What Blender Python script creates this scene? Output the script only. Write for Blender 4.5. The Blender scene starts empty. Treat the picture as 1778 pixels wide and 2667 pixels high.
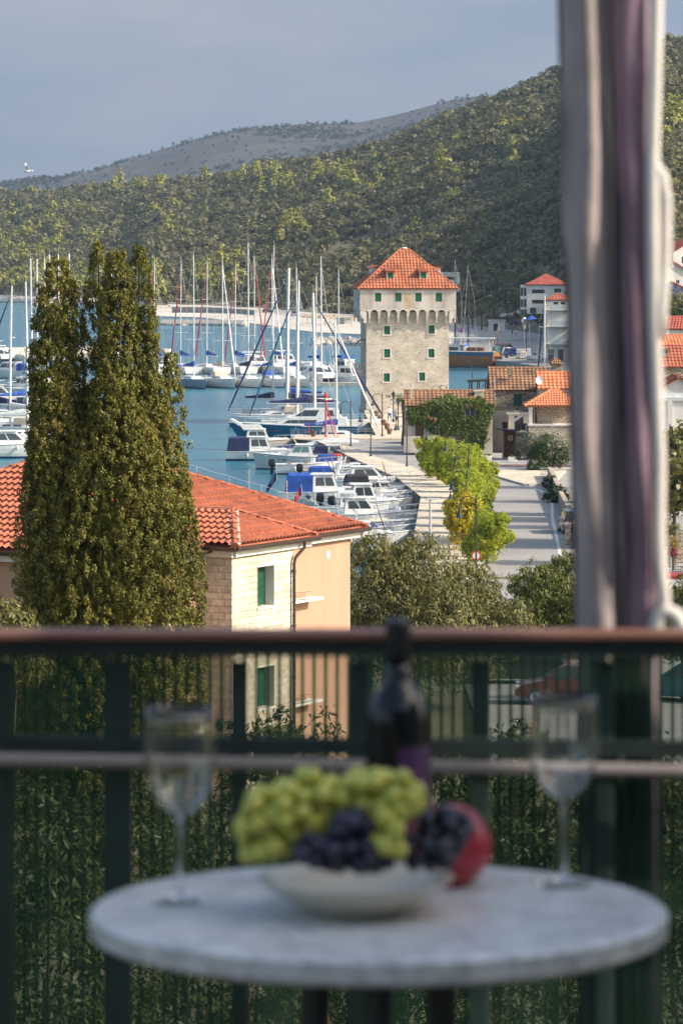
import bpy, bmesh, math, random
import numpy as np
from mathutils import Vector, Matrix, noise
R = math.radians
random.seed(7); RNG = np.random.default_rng(11)
scene = bpy.context.scene
col = scene.collection
# ------------------------------------------------------------------ camera
H, F, YH, CX = 20.0, 10000.0, 680.0, 889.0      # eye height (m), focal length in photo pixels, horizon row, centre column
cd = bpy.data.cameras.new('camera'); cam = bpy.data.objects.new('camera', cd); col.objects.link(cam)
cam.location = (0, 0, H); cam.rotation_euler = (R(90), 0, 0)
cd.sensor_fit = 'VERTICAL'; cd.sensor_height = 36; cd.sensor_width = 24
cd.lens = 36 * F / 2667
cd.shift_y = -(1333.5 - YH) / 2667
cd.clip_start = .1; cd.clip_end = 20000
cd.dof.use_dof = True; cd.dof.focus_distance = 330; cd.dof.aperture_fstop = 9.4; cd.dof.aperture_blades = 0
scene.camera = cam
# ------------------------------------------------------------------ sky, sun, exposure
SUN = Vector((1.0, -.21, .66)).normalized()
EL = math.asin(SUN.z); AZ = math.atan2(SUN.x, SUN.y)
scene.view_settings.view_transform = 'Standard'; scene.view_settings.look = 'None'
scene.view_settings.gamma = 1; scene.view_settings.exposure = 0.78
w = bpy.data.worlds.new('World'); scene.world = w; w.use_nodes = True
nt = w.node_tree; nt.nodes.clear(); N = nt.nodes.new; L_ = nt.links.new
sk = N('ShaderNodeTexSky'); sk.sky_type = 'NISHITA'; sk.sun_disc = False
sk.sun_elevation = EL; sk.sun_rotation = AZ; sk.air_density = 1.2; sk.dust_density = 3.5; sk.altitude = 20
# a bank of grey-blue cloud low over the hills: mixed by elevation and soft noise
tc = N('ShaderNodeTexCoord'); sp = N('ShaderNodeSeparateXYZ'); L_(tc.outputs['Generated'], sp.inputs[0])
mp = N('ShaderNodeMapping'); mp.inputs['Scale'].default_value = (9, 9, 34); L_(tc.outputs['Generated'], mp.inputs[0])
ns = N('ShaderNodeTexNoise'); ns.inputs['Scale'].default_value = 1.6; ns.inputs['Detail'].default_value = 3; L_(mp.outputs[0], ns.inputs['Vector'])
cr = N('ShaderNodeValToRGB'); e = cr.color_ramp.elements
e[0].position = .3; e[0].color = (.99, 1.26, 1.68, 1); e[1].position = .72; e[1].color = (1.46, 1.58, 1.84, 1)
L_(ns.outputs['Fac'], cr.inputs[0])
mr = N('ShaderNodeMapRange'); mr.inputs['From Min'].default_value = .12; mr.inputs['From Max'].default_value = .5
mr.inputs['To Min'].default_value = .94; mr.inputs['To Max'].default_value = .0; L_(sp.outputs['Z'], mr.inputs['Value'])
my = N('ShaderNodeMapRange'); my.inputs['From Min'].default_value = -.3; my.inputs['From Max'].default_value = .5; L_(sp.outputs['Y'], my.inputs['Value'])   # the bank stands over the bay, the sky behind is clear
mm_ = N('ShaderNodeMath'); mm_.operation = 'MULTIPLY'; L_(mr.outputs[0], mm_.inputs[0]); L_(my.outputs[0], mm_.inputs[1])
mx = N('ShaderNodeMix'); mx.data_type = 'RGBA'; L_(mm_.outputs[0], mx.inputs['Factor']); L_(sk.outputs[0], mx.inputs['A']); L_(cr.outputs[0], mx.inputs['B'])
bg = N('ShaderNodeBackground'); bg.inputs['Strength'].default_value = .15; L_(mx.outputs['Result'], bg.inputs['Color'])
wo = N('ShaderNodeOutputWorld'); L_(bg.outputs[0], wo.inputs['Surface'])
sl = bpy.data.lights.new('sun', 'SUN'); sl.energy = 4.0; sl.angle = R(.5); sl.color = (1, .90, .78)
so = bpy.data.objects.new('sun', sl); so.rotation_euler = (-SUN).to_track_quat('-Z', 'Y').to_euler(); so.location = (60, 0, 80); col.objects.link(so)
scene.cycles.use_denoising = True; scene.cycles.max_bounces = 8; scene.cycles.transparent_max_bounces = 16; scene.cycles.volume_bounces = 0
scene.cycles.sample_clamp_indirect = 4
# ------------------------------------------------------------------ layout helpers: photo pixel -> world
def P(px, py, Y): return Vector(((px - CX) / F * Y, Y, H - (py - YH) / F * Y))
def DZ(py, z=0.): return (H - z) * F / (py - YH)
def G(px, py, z=0.): return P(px, py, DZ(py, z))
def lerp_tab(tab, x):
    return float(np.interp(x, [a for a, b in tab], [b for a, b in tab]))
# ------------------------------------------------------------------ mesh builder
class MB:
    def __init__(s): s.v = []; s.f = []; s.m = []; s.mi = 0
    def add(s, vs, fs):
        o = len(s.v); s.v += [tuple(p) for p in vs]
        for f in fs: s.f.append([o + i for i in f]); s.m.append(s.mi)
        return s
    def face(s, *ps): return s.add(ps, [list(range(len(ps)))])
    def box(s, c, d, rz=0, rx=0, ry=0):
        M = Matrix.Rotation(rz, 3, 'Z') @ Matrix.Rotation(ry, 3, 'Y') @ Matrix.Rotation(rx, 3, 'X')
        c = Vector(c); hx, hy, hz = d[0] / 2, d[1] / 2, d[2] / 2
        vs = [c + M @ Vector((x * hx, y * hy, z * hz)) for x in (-1, 1) for y in (-1, 1) for z in (-1, 1)]
        return s.add(vs, [[0, 1, 3, 2], [4, 6, 7, 5], [0, 4, 5, 1], [2, 3, 7, 6], [0, 2, 6, 4], [1, 5, 7, 3]])
    def bbox(s, c, d, b=.02):                       # box with chamfered upright and top edges
        x, y, z = d[0] / 2, d[1] / 2, d[2] / 2
        ring = lambda X, Y, zz: [(c[0] + p[0], c[1] + p[1], c[2] + zz) for p in
            [(-X + b, -Y), (X - b, -Y), (X, -Y + b), (X, Y - b), (X - b, Y), (-X + b, Y), (-X, Y - b), (-X, -Y + b)]]
        return s.loft([ring(x, y, -z), ring(x, y, z - b), ring(x - b, y - b, z)])
    def loft(s, rings, closed=True, caps=True):
        n = len(rings[0]); vs = [p for r in rings for p in r]; fs = []
        for i in range(len(rings) - 1):
            for j in range(n if closed else n - 1):
                k = (j + 1) % n; fs.append([i * n + j, i * n + k, (i + 1) * n + k, (i + 1) * n + j])
        if caps and closed: fs.append(list(range(n))[::-1]); fs.append([(len(rings) - 1) * n + j for j in range(n)])
        return s.add(vs, fs)
    def tube(s, pts, r, n=6, caps=True):
        pts = [Vector(p) for p in pts]; rr = r if hasattr(r, '__len__') else [r] * len(pts); rings = []
        t0 = (pts[1] - pts[0]).normalized(); a = t0.orthogonal().normalized()
        for i, p in enumerate(pts):
            t = (pts[min(i + 1, len(pts) - 1)] - pts[max(i - 1, 0)]).normalized()
            a = (a - t * a.dot(t)).normalized(); b = t.cross(a)
            rings.append([p + (a * math.cos(q) + b * math.sin(q)) * rr[i] for q in [2 * math.pi * k / n for k in range(n)]])
        return s.loft(rings, True, caps)
    def lathe(s, prof, c=(0, 0, 0), n=24, caps=True):
        c = Vector(c)
        return s.loft([[c + Vector((r * math.cos(2 * math.pi * k / n), r * math.sin(2 * math.pi * k / n), z)) for k in range(n)] for r, z in prof], True, caps)
    def prism(s, poly, z0, z1):
        n = len(poly); vs = [(p[0], p[1], z0) for p in poly] + [(p[0], p[1], z1) for p in poly]
        return s.add(vs, [list(range(n))[::-1], list(range(n, 2 * n))] + [[i, (i + 1) % n, n + (i + 1) % n, n + i] for i in range(n)])
    def exy(s, prof, y0, y1, ty=None):              # XZ outline pushed along Y; ty(z) insets the sides
        n = len(prof); f = ty or (lambda x, z: 0)
        vs = [(x, y0 + f(x, z), z) for x, z in prof] + [(x, y1 - f(x, z), z) for x, z in prof]
        return s.add(vs, [list(range(n)), list(range(n, 2 * n))[::-1]] + [[(i + 1) % n, i, n + i, n + (i + 1) % n] for i in range(n)])
    def sphere(s, c, r, nu=12, nv=8, sc=(1, 1, 1)):
        c = Vector(c); rings = []
        for i in range(1, nv):
            a = math.pi * i / nv
            rings.append([c + Vector((math.sin(a) * math.cos(2 * math.pi * k / nu) * r * sc[0], math.sin(a) * math.sin(2 * math.pi * k / nu) * r * sc[1], -math.cos(a) * r * sc[2])) for k in range(nu)])
        return s.loft(rings)
    def build(s, name, mats, parent=None, smooth=False, flip=True):
        me = bpy.data.meshes.new(name); me.from_pydata(s.v, [], s.f)
        mats = mats if isinstance(mats, (list, tuple)) else [mats]
        for m in mats: me.materials.append(m)
        if len(mats) > 1: me.polygons.foreach_set('material_index', s.m)
        if flip:
            bm = bmesh.new(); bm.from_mesh(me); bmesh.ops.recalc_face_normals(bm, faces=bm.faces); bm.to_mesh(me); bm.free()
        if smooth: me.polygons.foreach_set('use_smooth', [True] * len(me.polygons))
        auto_uv(me)
        return link(name, me, parent)
def auto_uv(me):
    uv = me.uv_layers.new(name='UVMap').data; vs = me.vertices
    for p in me.polygons:
        n = p.normal
        if abs(n.z) > .75:
            for li in p.loop_indices: c = vs[me.loops[li].vertex_index].co; uv[li].uv = (c.x, c.y)
        else:
            t = Vector((-n.y, n.x, 0)).normalized()
            for li in p.loop_indices: c = vs[me.loops[li].vertex_index].co; uv[li].uv = (t.x * c.x + t.y * c.y, c.z)
def link(name, me, parent=None):
    o = bpy.data.objects.new(name, me); col.objects.link(o)
    if parent is not None: o.parent = parent
    return o
def tag(o, label=None, cat=None, group=None, kind=None):
    if label: o['label'] = label
    if cat: o['category'] = cat
    if group: o['group'] = group
    if kind: o['kind'] = kind
    return o
def thing(name, label, cat, loc=(0, 0, 0), rz=0, group=None):
    o = bpy.data.objects.new(name, None); col.objects.link(o); o.empty_display_size = .3
    o.location = loc; o.rotation_euler = (0, 0, rz)
    return tag(o, label, cat, group)
def dup(root, loc, rz=0, label=None, sc=None):
    r = root.copy(); col.objects.link(r); r.location = loc; r.rotation_euler = (0, 0, rz)
    if label: r['label'] = label
    if sc: r.scale = (sc, sc, sc) if not hasattr(sc, '__len__') else sc
    for ch in list(root.children):
        c = ch.copy(); col.objects.link(c); c.parent = r
        for g in list(ch.children):
            d = g.copy(); col.objects.link(d); d.parent = c
    return r
def text_part(s, size, mat, parent, M, name='lettering', depth=.004):
    cu = bpy.data.curves.new(name, 'FONT'); cu.body = s; cu.size = size; cu.extrude = depth; cu.align_x = 'CENTER'; cu.align_y = 'CENTER'
    t = bpy.data.objects.new('tmp', cu); col.objects.link(t); dg = bpy.context.evaluated_depsgraph_get()
    me = bpy.data.meshes.new_from_object(t.evaluated_get(dg)); bpy.data.objects.remove(t)
    me.transform(M); me.materials.clear(); me.materials.append(mat); return link(name, me, parent)
# ------------------------------------------------------------------ materials
def newmat(name):
    m = bpy.data.materials.new(name); m.use_nodes = True; t = m.node_tree
    return m, t, t.nodes['Principled BSDF'], t.nodes.new, t.links.new
def ramp(t, cols, pos):
    r = t.nodes.new('ShaderNodeValToRGB'); e = r.color_ramp.elements
    while len(e) < len(cols): e.new(.5)
    for i, (c, p) in enumerate(zip(cols, pos)): e[i].position = p; e[i].color = (*c, 1)
    return r
def mat(name, c, rough=.6, var=.15, scale=2., bump=0., metal=0., bscale=None, c2=None, coat=0., spec=.5, det=5., stretch=1.):
    """plain surface with uneven colour, uneven gloss and optional relief"""
    m, t, b, N, L = newmat(name)
    tc = N('ShaderNodeTexCoord'); n = N('ShaderNodeTexNoise'); n.inputs['Scale'].default_value = scale; n.inputs['Detail'].default_value = det
    mpn = N('ShaderNodeMapping'); mpn.inputs['Scale'].default_value = (1, 1, stretch); L(tc.outputs['Object'], mpn.inputs[0]); L(mpn.outputs[0], n.inputs['Vector'])
    lo = tuple(x * (1 - var) for x in c); hi = tuple(min(1, x * (1 + var)) for x in c)
    r = ramp(t, [lo, hi] if c2 is None else [c, c2], [.32, .68]); L(n.outputs['Fac'], r.inputs[0]); L(r.outputs[0], b.inputs['Base Color'])
    mr = N('ShaderNodeMapRange'); mr.inputs['To Min'].default_value = max(.02, rough - .12); mr.inputs['To Max'].default_value = min(1, rough + .12)
    L(n.outputs['Fac'], mr.inputs[0]); L(mr.outputs[0], b.inputs['Roughness'])
    b.inputs['Metallic'].default_value = metal; b.inputs['Specular IOR Level'].default_value = spec; b.inputs['Coat Weight'].default_value = coat
    if bump:
        n2 = N('ShaderNodeTexNoise'); n2.inputs['Scale'].default_value = bscale or scale * 6; n2.inputs['Detail'].default_value = 6; L(tc.outputs['Object'], n2.inputs['Vector'])
        bp = N('ShaderNodeBump'); bp.inputs['Strength'].default_value = bump; bp.inputs['Distance'].default_value = .05
        L(n2.outputs['Fac'], bp.inputs['Height']); L(bp.outputs[0], b.inputs['Normal'])
    return m
def mat_stone(name, c1, c2, mortar, bw, bh, msize=.012, bump=.5, stain=None, uneven=0.):
    m, t, b, N, L = newmat(name)
    uv = N('ShaderNodeUVMap'); vec = uv.outputs[0]
    if uneven:
        nn = N('ShaderNodeTexNoise'); nn.inputs['Scale'].default_value = 1.5; L(uv.outputs[0], nn.inputs['Vector'])
        mm = N('ShaderNodeMix'); mm.data_type = 'RGBA'; mm.blend_type = 'ADD'; mm.inputs['Factor'].default_value = uneven
        L(uv.outputs[0], mm.inputs['A']); L(nn.outputs['Color'], mm.inputs['B']); vec = mm.outputs['Result']
    br = N('ShaderNodeTexBrick'); L(vec, br.inputs['Vector']); br.inputs['Scale'].default_value = 1
    br.inputs['Brick Width'].default_value = bw; br.inputs['Row Height'].default_value = bh; br.inputs['Mortar Size'].default_value = msize
    br.inputs['Color1'].default_value = (*c1, 1); br.inputs['Color2'].default_value = (*c2, 1); br.inputs['Mortar'].default_value = (*mortar, 1)
    br.inputs['Bias'].default_value = -.1; br.offset = .5
    n = N('ShaderNodeTexNoise'); n.inputs['Scale'].default_value = .45; n.inputs['Detail'].default_value = 7; L(uv.outputs[0], n.inputs['Vector'])
    r = ramp(t, [(.72, .70, .66), (1.08, 1.06, 1.02)], [.3, .65]); L(n.outputs['Fac'], r.inputs[0])
    x = N('ShaderNodeMix'); x.data_type = 'RGBA'; x.blend_type = 'MULTIPLY'; x.inputs['Factor'].default_value = 1; L(br.outputs['Color'], x.inputs['A']); L(r.outputs[0], x.inputs['B'])
    n3 = N('ShaderNodeTexNoise'); n3.inputs['Scale'].default_value = 3.2 / bw; n3.inputs['Detail'].default_value = 4; L(uv.outputs[0], n3.inputs['Vector'])
    r3 = ramp(t, [(.78, .76, .72), (1.15, 1.13, 1.1)], [.3, .7]); L(n3.outputs['Fac'], r3.inputs[0])
    y = N('ShaderNodeMix'); y.data_type = 'RGBA'; y.blend_type = 'MULTIPLY'; y.inputs['Factor'].default_value = 1; L(x.outputs['Result'], y.inputs['A']); L(r3.outputs[0], y.inputs['B'])
    L(y.outputs['Result'], b.inputs['Base Color']); b.inputs['Roughness'].default_value = .9; b.inputs['Specular IOR Level'].default_value = .2
    ad = N('ShaderNodeMath'); ad.operation = 'MULTIPLY_ADD'; L(n3.outputs['Fac'], ad.inputs[0]); ad.inputs[1].default_value = .8
    iv = N('ShaderNodeMath'); iv.operation = 'SUBTRACT'; iv.inputs[0].default_value = 1; L(br.outputs['Fac'], iv.inputs[1]); L(iv.outputs[0], ad.inputs[2])
    bp = N('ShaderNodeBump'); bp.inputs['Strength'].default_value = bump; bp.inputs['Distance'].default_value = .04; L(ad.outputs[0], bp.inputs['Height']); L(bp.outputs[0], b.inputs['Normal'])
    return m
def mat_leaf(name, cols, pos=None, trans=.35, rough=.55, clump=.6, lw=.55):
    """every leaf its own tint, drifting in patches through the crown"""
    m, t, b, N, L = newmat(name)
    g = N('ShaderNodeNewGeometry'); tc = N('ShaderNodeTexCoord')
    n = N('ShaderNodeTexNoise'); n.inputs['Scale'].default_value = clump; n.inputs['Detail'].default_value = 3; L(tc.outputs['Object'], n.inputs['Vector'])
    a = N('ShaderNodeMath'); a.operation = 'MULTIPLY_ADD'; L(g.outputs['Random Per Island'], a.inputs[0]); a.inputs[1].default_value = lw
    k = N('ShaderNodeMapRange'); k.inputs['From Min'].default_value = .3; k.inputs['From Max'].default_value = .7; k.inputs['To Max'].default_value = 1 - lw; L(n.outputs['Fac'], k.inputs[0]); L(k.outputs[0], a.inputs[2])
    pos = pos or [i / (len(cols) - 1) for i in range(len(cols))]
    r = ramp(t, cols, pos); L(a.outputs[0], r.inputs[0]); L(r.outputs[0], b.inputs['Base Color'])
    b.inputs['Roughness'].default_value = rough; b.inputs['Specular IOR Level'].default_value = .25
    tr = N('ShaderNodeBsdfTranslucent'); L(r.outputs[0], tr.inputs['Color']); ms = N('ShaderNodeMixShader'); ms.inputs[0].default_value = trans
    L(b.outputs[0], ms.inputs[1]); L(tr.outputs[0], ms.inputs[2]); L(ms.outputs[0], t.nodes['Material Output'].inputs[0])
    return m
def mat_hull(name, c, boot=(.02, .03, .07), zl=.12, rough=.25):
    """gloss hull with the dark antifouling band at the waterline"""
    m, t, b, N, L = newmat(name)
    tc = N('ShaderNodeTexCoord'); s = N('ShaderNodeSeparateXYZ'); L(tc.outputs['Object'], s.inputs[0])
    g = N('ShaderNodeMath'); g.operation = 'GREATER_THAN'; g.inputs[1].default_value = zl; L(s.outputs['Z'], g.inputs[0])
    n = N('ShaderNodeTexNoise'); n.inputs['Scale'].default_value = 1.3; n.inputs['Detail'].default_value = 6; L(tc.outputs['Object'], n.inputs['Vector'])
    r = ramp(t, [tuple(x * .84 for x in c), c], [.3, .6]); L(n.outputs['Fac'], r.inputs[0])
    x = N('ShaderNodeMix'); x.data_type = 'RGBA'; L(g.outputs[0], x.inputs['Factor']); x.inputs['A'].default_value = (*boot, 1); L(r.outputs[0], x.inputs['B'])
    L(x.outputs['Result'], b.inputs['Base Color']); b.inputs['Roughness'].default_value = rough; b.inputs['Coat Weight'].default_value = .2
    return m
def mat_glass(name, c=(.03, .04, .05), rough=.08):
    m, t, b, N, L = newmat(name); b.inputs['Base Color'].default_value = (*c, 1); b.inputs['Roughness'].default_value = rough; b.inputs['Specular IOR Level'].default_value = .8
    return m
M = {}
M['white'] = mat('white_gelcoat', (.66, .66, .63), .3, .1, 1.5, coat=.2)
M['cream'] = mat('cream_gelcoat', (.62, .56, .44), .35, .1, 1.5)
M['greyw'] = mat('grey_white_gelcoat', (.50, .52, .51), .3, .1, 1.5)
M['navy'] = mat('navy_canvas', (.018, .026, .085), .85, .35, 2, .3)
M['blue'] = mat('blue_canvas', (.012, .07, .33), .8, .3, 2, .3)
M['blackcanvas'] = mat('black_canvas', (.015, .016, .024), .85, .3, 2, .3)
M['sand'] = mat('sand_canvas', (.55, .46, .34), .85, .12, 2, .2)
M['redc'] = mat('red_canvas', (.32, .02, .03), .7, .2, 2)
M['teak'] = mat('varnished_teak', (.30, .14, .06), .5, .3, 4)
M['alu'] = mat('mast_aluminium', (.60, .60, .58), .4, .08, .8)
M['steel'] = mat('stainless_tube', (.62, .63, .64), .3, .08, 3, metal=.6)
M['wire'] = mat('rigging_wire', (.42, .43, .44), .5, .1, 1)
M['dark'] = mat('dark_metal', (.018, .022, .024), .5, .3, 3)
M['black'] = mat('black_plastic', (.012, .012, .013), .4, .3, 3)
M['glass'] = mat_glass('dark_window')
M['greeng'] = mat_glass('green_windscreen', (.10, .19, .17))
M['redpaint'] = mat('red_paint', (.42, .025, .03), .5, .2, 2)
M['concrete'] = mat('pale_concrete', (.46, .42, .35), .9, .14, .6, .3, bscale=20)
M['wood'] = mat('brown_wood', (.12, .055, .03), .7, .35, 5, .3)
M['plaster'] = mat('white_plaster', (.60, .58, .53), .9, .10, .7, .15, bscale=25)
M['plaster_old'] = mat('weathered_plaster', (.55, .50, .42), .9, .2, .8, .3, bscale=14, c2=(.33, .29, .24), stretch=.35)
M['shutter'] = mat('green_shutter', (.012, .12, .05), .6, .25, 3)
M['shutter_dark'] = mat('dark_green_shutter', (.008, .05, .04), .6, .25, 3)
M['terra'] = mat('terracotta_pot', (.17, .08, .05), .8, .25, 6)
M['rubber'] = mat('black_rubber', (.015, .015, .016), .8, .2, 6)
# ================================================================== numpy leaf and roof makers
def np_mesh(name, V, Q, m, parent=None, smooth=False):
    me = bpy.data.meshes.new(name); nv, nf = len(V), len(Q)
    me.vertices.add(nv); me.vertices.foreach_set('co', np.asarray(V, np.float32).ravel())
    me.loops.add(nf * 4); me.loops.foreach_set('vertex_index', np.asarray(Q, np.int32).ravel())
    me.polygons.add(nf); me.polygons.foreach_set('loop_start', np.arange(0, nf * 4, 4, dtype=np.int32))
    me.polygons.foreach_set('loop_total', np.full(nf, 4, np.int32))
    me.update(calc_edges=True); me.materials.append(m)
    if smooth: me.polygons.foreach_set('use_smooth', [True] * nf)
    return link(name, me, parent)
def unit(a): return a / np.maximum(np.linalg.norm(a, axis=-1, keepdims=True), 1e-9)
def cards(C, Nn, ln, wd, tdir=None, tj=.5):
    """one small leaf-shaped face per centre: C centres, Nn facing, ln/wd half sizes, tdir the way the blades point"""
    n = len(C)
    t = RNG.normal(size=(n, 3)) if tdir is None else np.asarray(tdir, float) + RNG.normal(size=(n, 3)) * tj
    t = unit(t - Nn * np.sum(t * Nn, 1, keepdims=True)); b = np.cross(Nn, t)
    ln = np.broadcast_to(np.asarray(ln, float).reshape(-1, 1), (n, 1)); wd = np.broadcast_to(np.asarray(wd, float).reshape(-1, 1), (n, 1))
    V = np.stack([C - t * ln, C + b * wd + t * ln * .1, C + t * ln, C - b * wd + t * ln * .1], 1).reshape(-1, 3)
    return V, np.arange(n * 4).reshape(-1, 4)
def leafy(name, blobs, nclump, nleaf, ln, wd, m, parent=None, cr=.28, jit=.7, tdir=None, tj=.5, fill=.25, flat=1.0):
    """foliage as clumps of leaf faces over the shells of the blobs (centre, radii)"""
    B = np.array([b[0] for b in blobs], float); Rr = np.array([b[1] if hasattr(b[1], '__len__') else (b[1],) * 3 for b in blobs], float)
    wgt = (Rr.prod(1)) ** (2 / 3); idx = RNG.choice(len(B), nclump, p=wgt / wgt.sum())
    d = unit(RNG.normal(size=(nclump, 3))); rad = np.where(RNG.random(nclump) < fill, RNG.uniform(.35, .8, nclump), RNG.uniform(.82, 1.06, nclump))
    CC = B[idx] + d * Rr[idx] * rad[:, None]; cs = Rr[idx].mean(1) * cr * RNG.uniform(.6, 1.3, nclump)
    dd = unit(RNG.normal(size=(nclump, nleaf, 3)) + d[:, None] * .5)
    rr = RNG.uniform(.35, 1.05, (nclump, nleaf, 1)) * cs[:, None, None]
    C = (CC[:, None] + dd * rr * np.array([1, 1, flat])).reshape(-1, 3)
    Nn = unit(dd.reshape(-1, 3) + np.repeat(d, nleaf, 0) * .6 + RNG.normal(size=(nclump * nleaf, 3)) * jit)
    s = RNG.uniform(.65, 1.3, len(C))
    V, Q = cards(C, Nn, ln * s, wd * s, tdir, tj)
    return np_mesh(name, V, Q, m, parent)
def tile_roof(mb, poly, wave=.22, row=.34, amp=.035, su=4, lift=.9):
    """real tile relief over a sloping polygon whose first edge is the eave"""
    poly = [Vector(p) for p in poly]; u = (poly[1] - poly[0]).normalized(); n = (poly[1] - poly[0]).cross(poly[-1] - poly[0]).normalized()
    if n.z < 0: n = -n
    v = n.cross(u)
    if v.z < 0: v = -v
    o = poly[0]; p2 = [((p - o).dot(u), (p - o).dot(v)) for p in poly]
    def inside(x, y):
        c = False; j = len(p2) - 1
        for i in range(len(p2)):
            xi, yi = p2[i]; xj, yj = p2[j]
            if (yi > y) != (yj > y) and x < (xj - xi) * (y - yi) / (yj - yi) + xi: c = not c
            j = i
        return c
    us = [p[0] for p in p2]; vs = [p[1] for p in p2]; u0, u1, v0, v1 = min(us), max(us), min(vs), max(vs)
    du = wave / su; nu = max(2, int((u1 - u0) / du)); du = (u1 - u0) / nu
    rows = []
    for k in range(int((v1 - v0) / row) + 1):
        rows.append((v0 + k * row, amp * lift)); rows.append((min(v1, v0 + (k + 1) * row - .004), 0.))
    idx = {}; V = []; Fc = []
    def vid(i, j):
        if (i, j) not in idx:
            x = u0 + i * du; y, l = rows[j]; k = j // 2
            jx = .25 * math.sin(k * 12.9898) * amp
            h = amp * (.5 + .5 * math.cos(2 * math.pi * x / wave)) + l + jx * math.sin(x * 3 + k) * .4 + .015
            idx[(i, j)] = len(V); V.append(o + u * x + v * y + n * h)
        return idx[(i, j)]
    for j in range(len(rows) - 1):
        yc = (rows[j][0] + rows[j + 1][0]) / 2
        for i in range(nu):
            if inside(u0 + (i + .5) * du, min(max(yc, v0 + .01), v1 - .01)): Fc.append([vid(i, j), vid(i + 1, j), vid(i + 1, j + 1), vid(i, j + 1)])
    mb.add(V, Fc)
    mb.add([p - n * .02 for p in poly] + [p - n * .1 for p in poly], [list(range(len(poly)))] + [[i, (i + 1) % len(poly), len(poly) + (i + 1) % len(poly), len(poly) + i] for i in range(len(poly))])
    return mb
def ridge_caps(mb, a, b, r=.11, step=.36):
    a, b = Vector(a), Vector(b); L = (b - a).length; n = max(1, int(L / step)); d = (b - a) / n
    for i in range(n):
        p = a + d * i; mb.tube([p - d * .08, p + d * .15, p + d * 1.02], [r * 1.22, r * 1.05, r * .95], 8)
    return mb
def mat_tile(name, cols, pos=None, dirt=.35):
    m, t, b, N, L = newmat(name)
    tc = N('ShaderNodeTexCoord'); n = N('ShaderNodeTexNoise'); n.inputs['Scale'].default_value = 5; n.inputs['Detail'].default_value = 6; L(tc.outputs['Object'], n.inputs['Vector'])
    r = ramp(t, cols, pos or [.3 + .4 * i / (len(cols) - 1) for i in range(len(cols))]); L(n.outputs['Fac'], r.inputs[0])
    n2 = N('ShaderNodeTexNoise'); n2.inputs['Scale'].default_value = .7; n2.inputs['Detail'].default_value = 6; L(tc.outputs['Object'], n2.inputs['Vector'])
    r2 = ramp(t, [(1 - dirt, 1 - dirt, 1 - dirt * .9), (1.05, 1.05, 1.05)], [.32, .6]); L(n2.outputs['Fac'], r2.inputs[0])
    x = N('ShaderNodeMix'); x.data_type = 'RGBA'; x.blend_type = 'MULTIPLY'; x.inputs['Factor'].default_value = 1; L(r.outputs[0], x.inputs['A']); L(r2.outputs[0], x.inputs['B'])
    L(x.outputs['Result'], b.inputs['Base Color']); b.inputs['Roughness'].default_value = .75; b.inputs['Specular IOR Level'].default_value = .3
    return m
M['tile'] = mat_tile('orange_tile', [(.26, .072, .040), (.40, .132, .070), (.33, .096, .053)], dirt=.25)
M['tile_tower'] = mat_tile('tower_tile', [(.31, .10, .048), (.46, .165, .083), (.38, .118, .058)], dirt=.4)
M['tile_old'] = mat_tile('old_tile', [(.13, .078, .05), (.28, .135, .085), (.27, .17, .075), (.33, .17, .115)], dirt=.5)
M['tile_bright'] = mat_tile('bright_tile', [(.52, .15, .06), (.68, .26, .13)], dirt=.2)
M['tile_red'] = mat_tile('red_tile', [(.33, .08, .05), (.43, .12, .08)], dirt=.2)
M['tile_grey'] = mat_tile('grey_tile', [(.26, .20, .16), (.36, .29, .23)], dirt=.3)
# ================================================================== water
wm, t, b, Nn_, Lk = newmat('sea_water')
tc = Nn_('ShaderNodeTexCoord')
n1 = Nn_('ShaderNodeTexNoise'); n1.inputs['Scale'].default_value = .016; n1.inputs['Detail'].default_value = 5; Lk(tc.outputs['Object'], n1.inputs['Vector'])
r1 = ramp(t, [(.007, .088, .145), (.016, .130, .185), (.045, .175, .205)], [.3, .55, .75]); Lk(n1.outputs['Fac'], r1.inputs[0]); Lk(r1.outputs[0], b.inputs['Base Color'])
mpx = Nn_('ShaderNodeMapping'); mpx.inputs['Scale'].default_value = (1, .55, 1); Lk(tc.outputs['Object'], mpx.inputs[0])
n2 = Nn_('ShaderNodeTexNoise'); n2.inputs['Scale'].default_value = .9; n2.inputs['Detail'].default_value = 7; n2.inputs['Roughness'].default_value = .62; Lk(mpx.outputs[0], n2.inputs['Vector'])
bp = Nn_('ShaderNodeBump'); bp.inputs['Strength'].default_value = .6; bp.inputs['Distance'].default_value = .22; Lk(n2.outputs['Fac'], bp.inputs['Height']); Lk(bp.outputs[0], b.inputs['Normal'])
b.inputs['Roughness'].default_value = .2; b.inputs['IOR'].default_value = 1.33; b.inputs['Specular IOR Level'].default_value = .2
tag(MB().face((-1600, 150, 0), (1500, 150, 0), (1500, 5200, 0), (-1600, 5200, 0)).build('water', wm), kind='structure')
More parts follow.
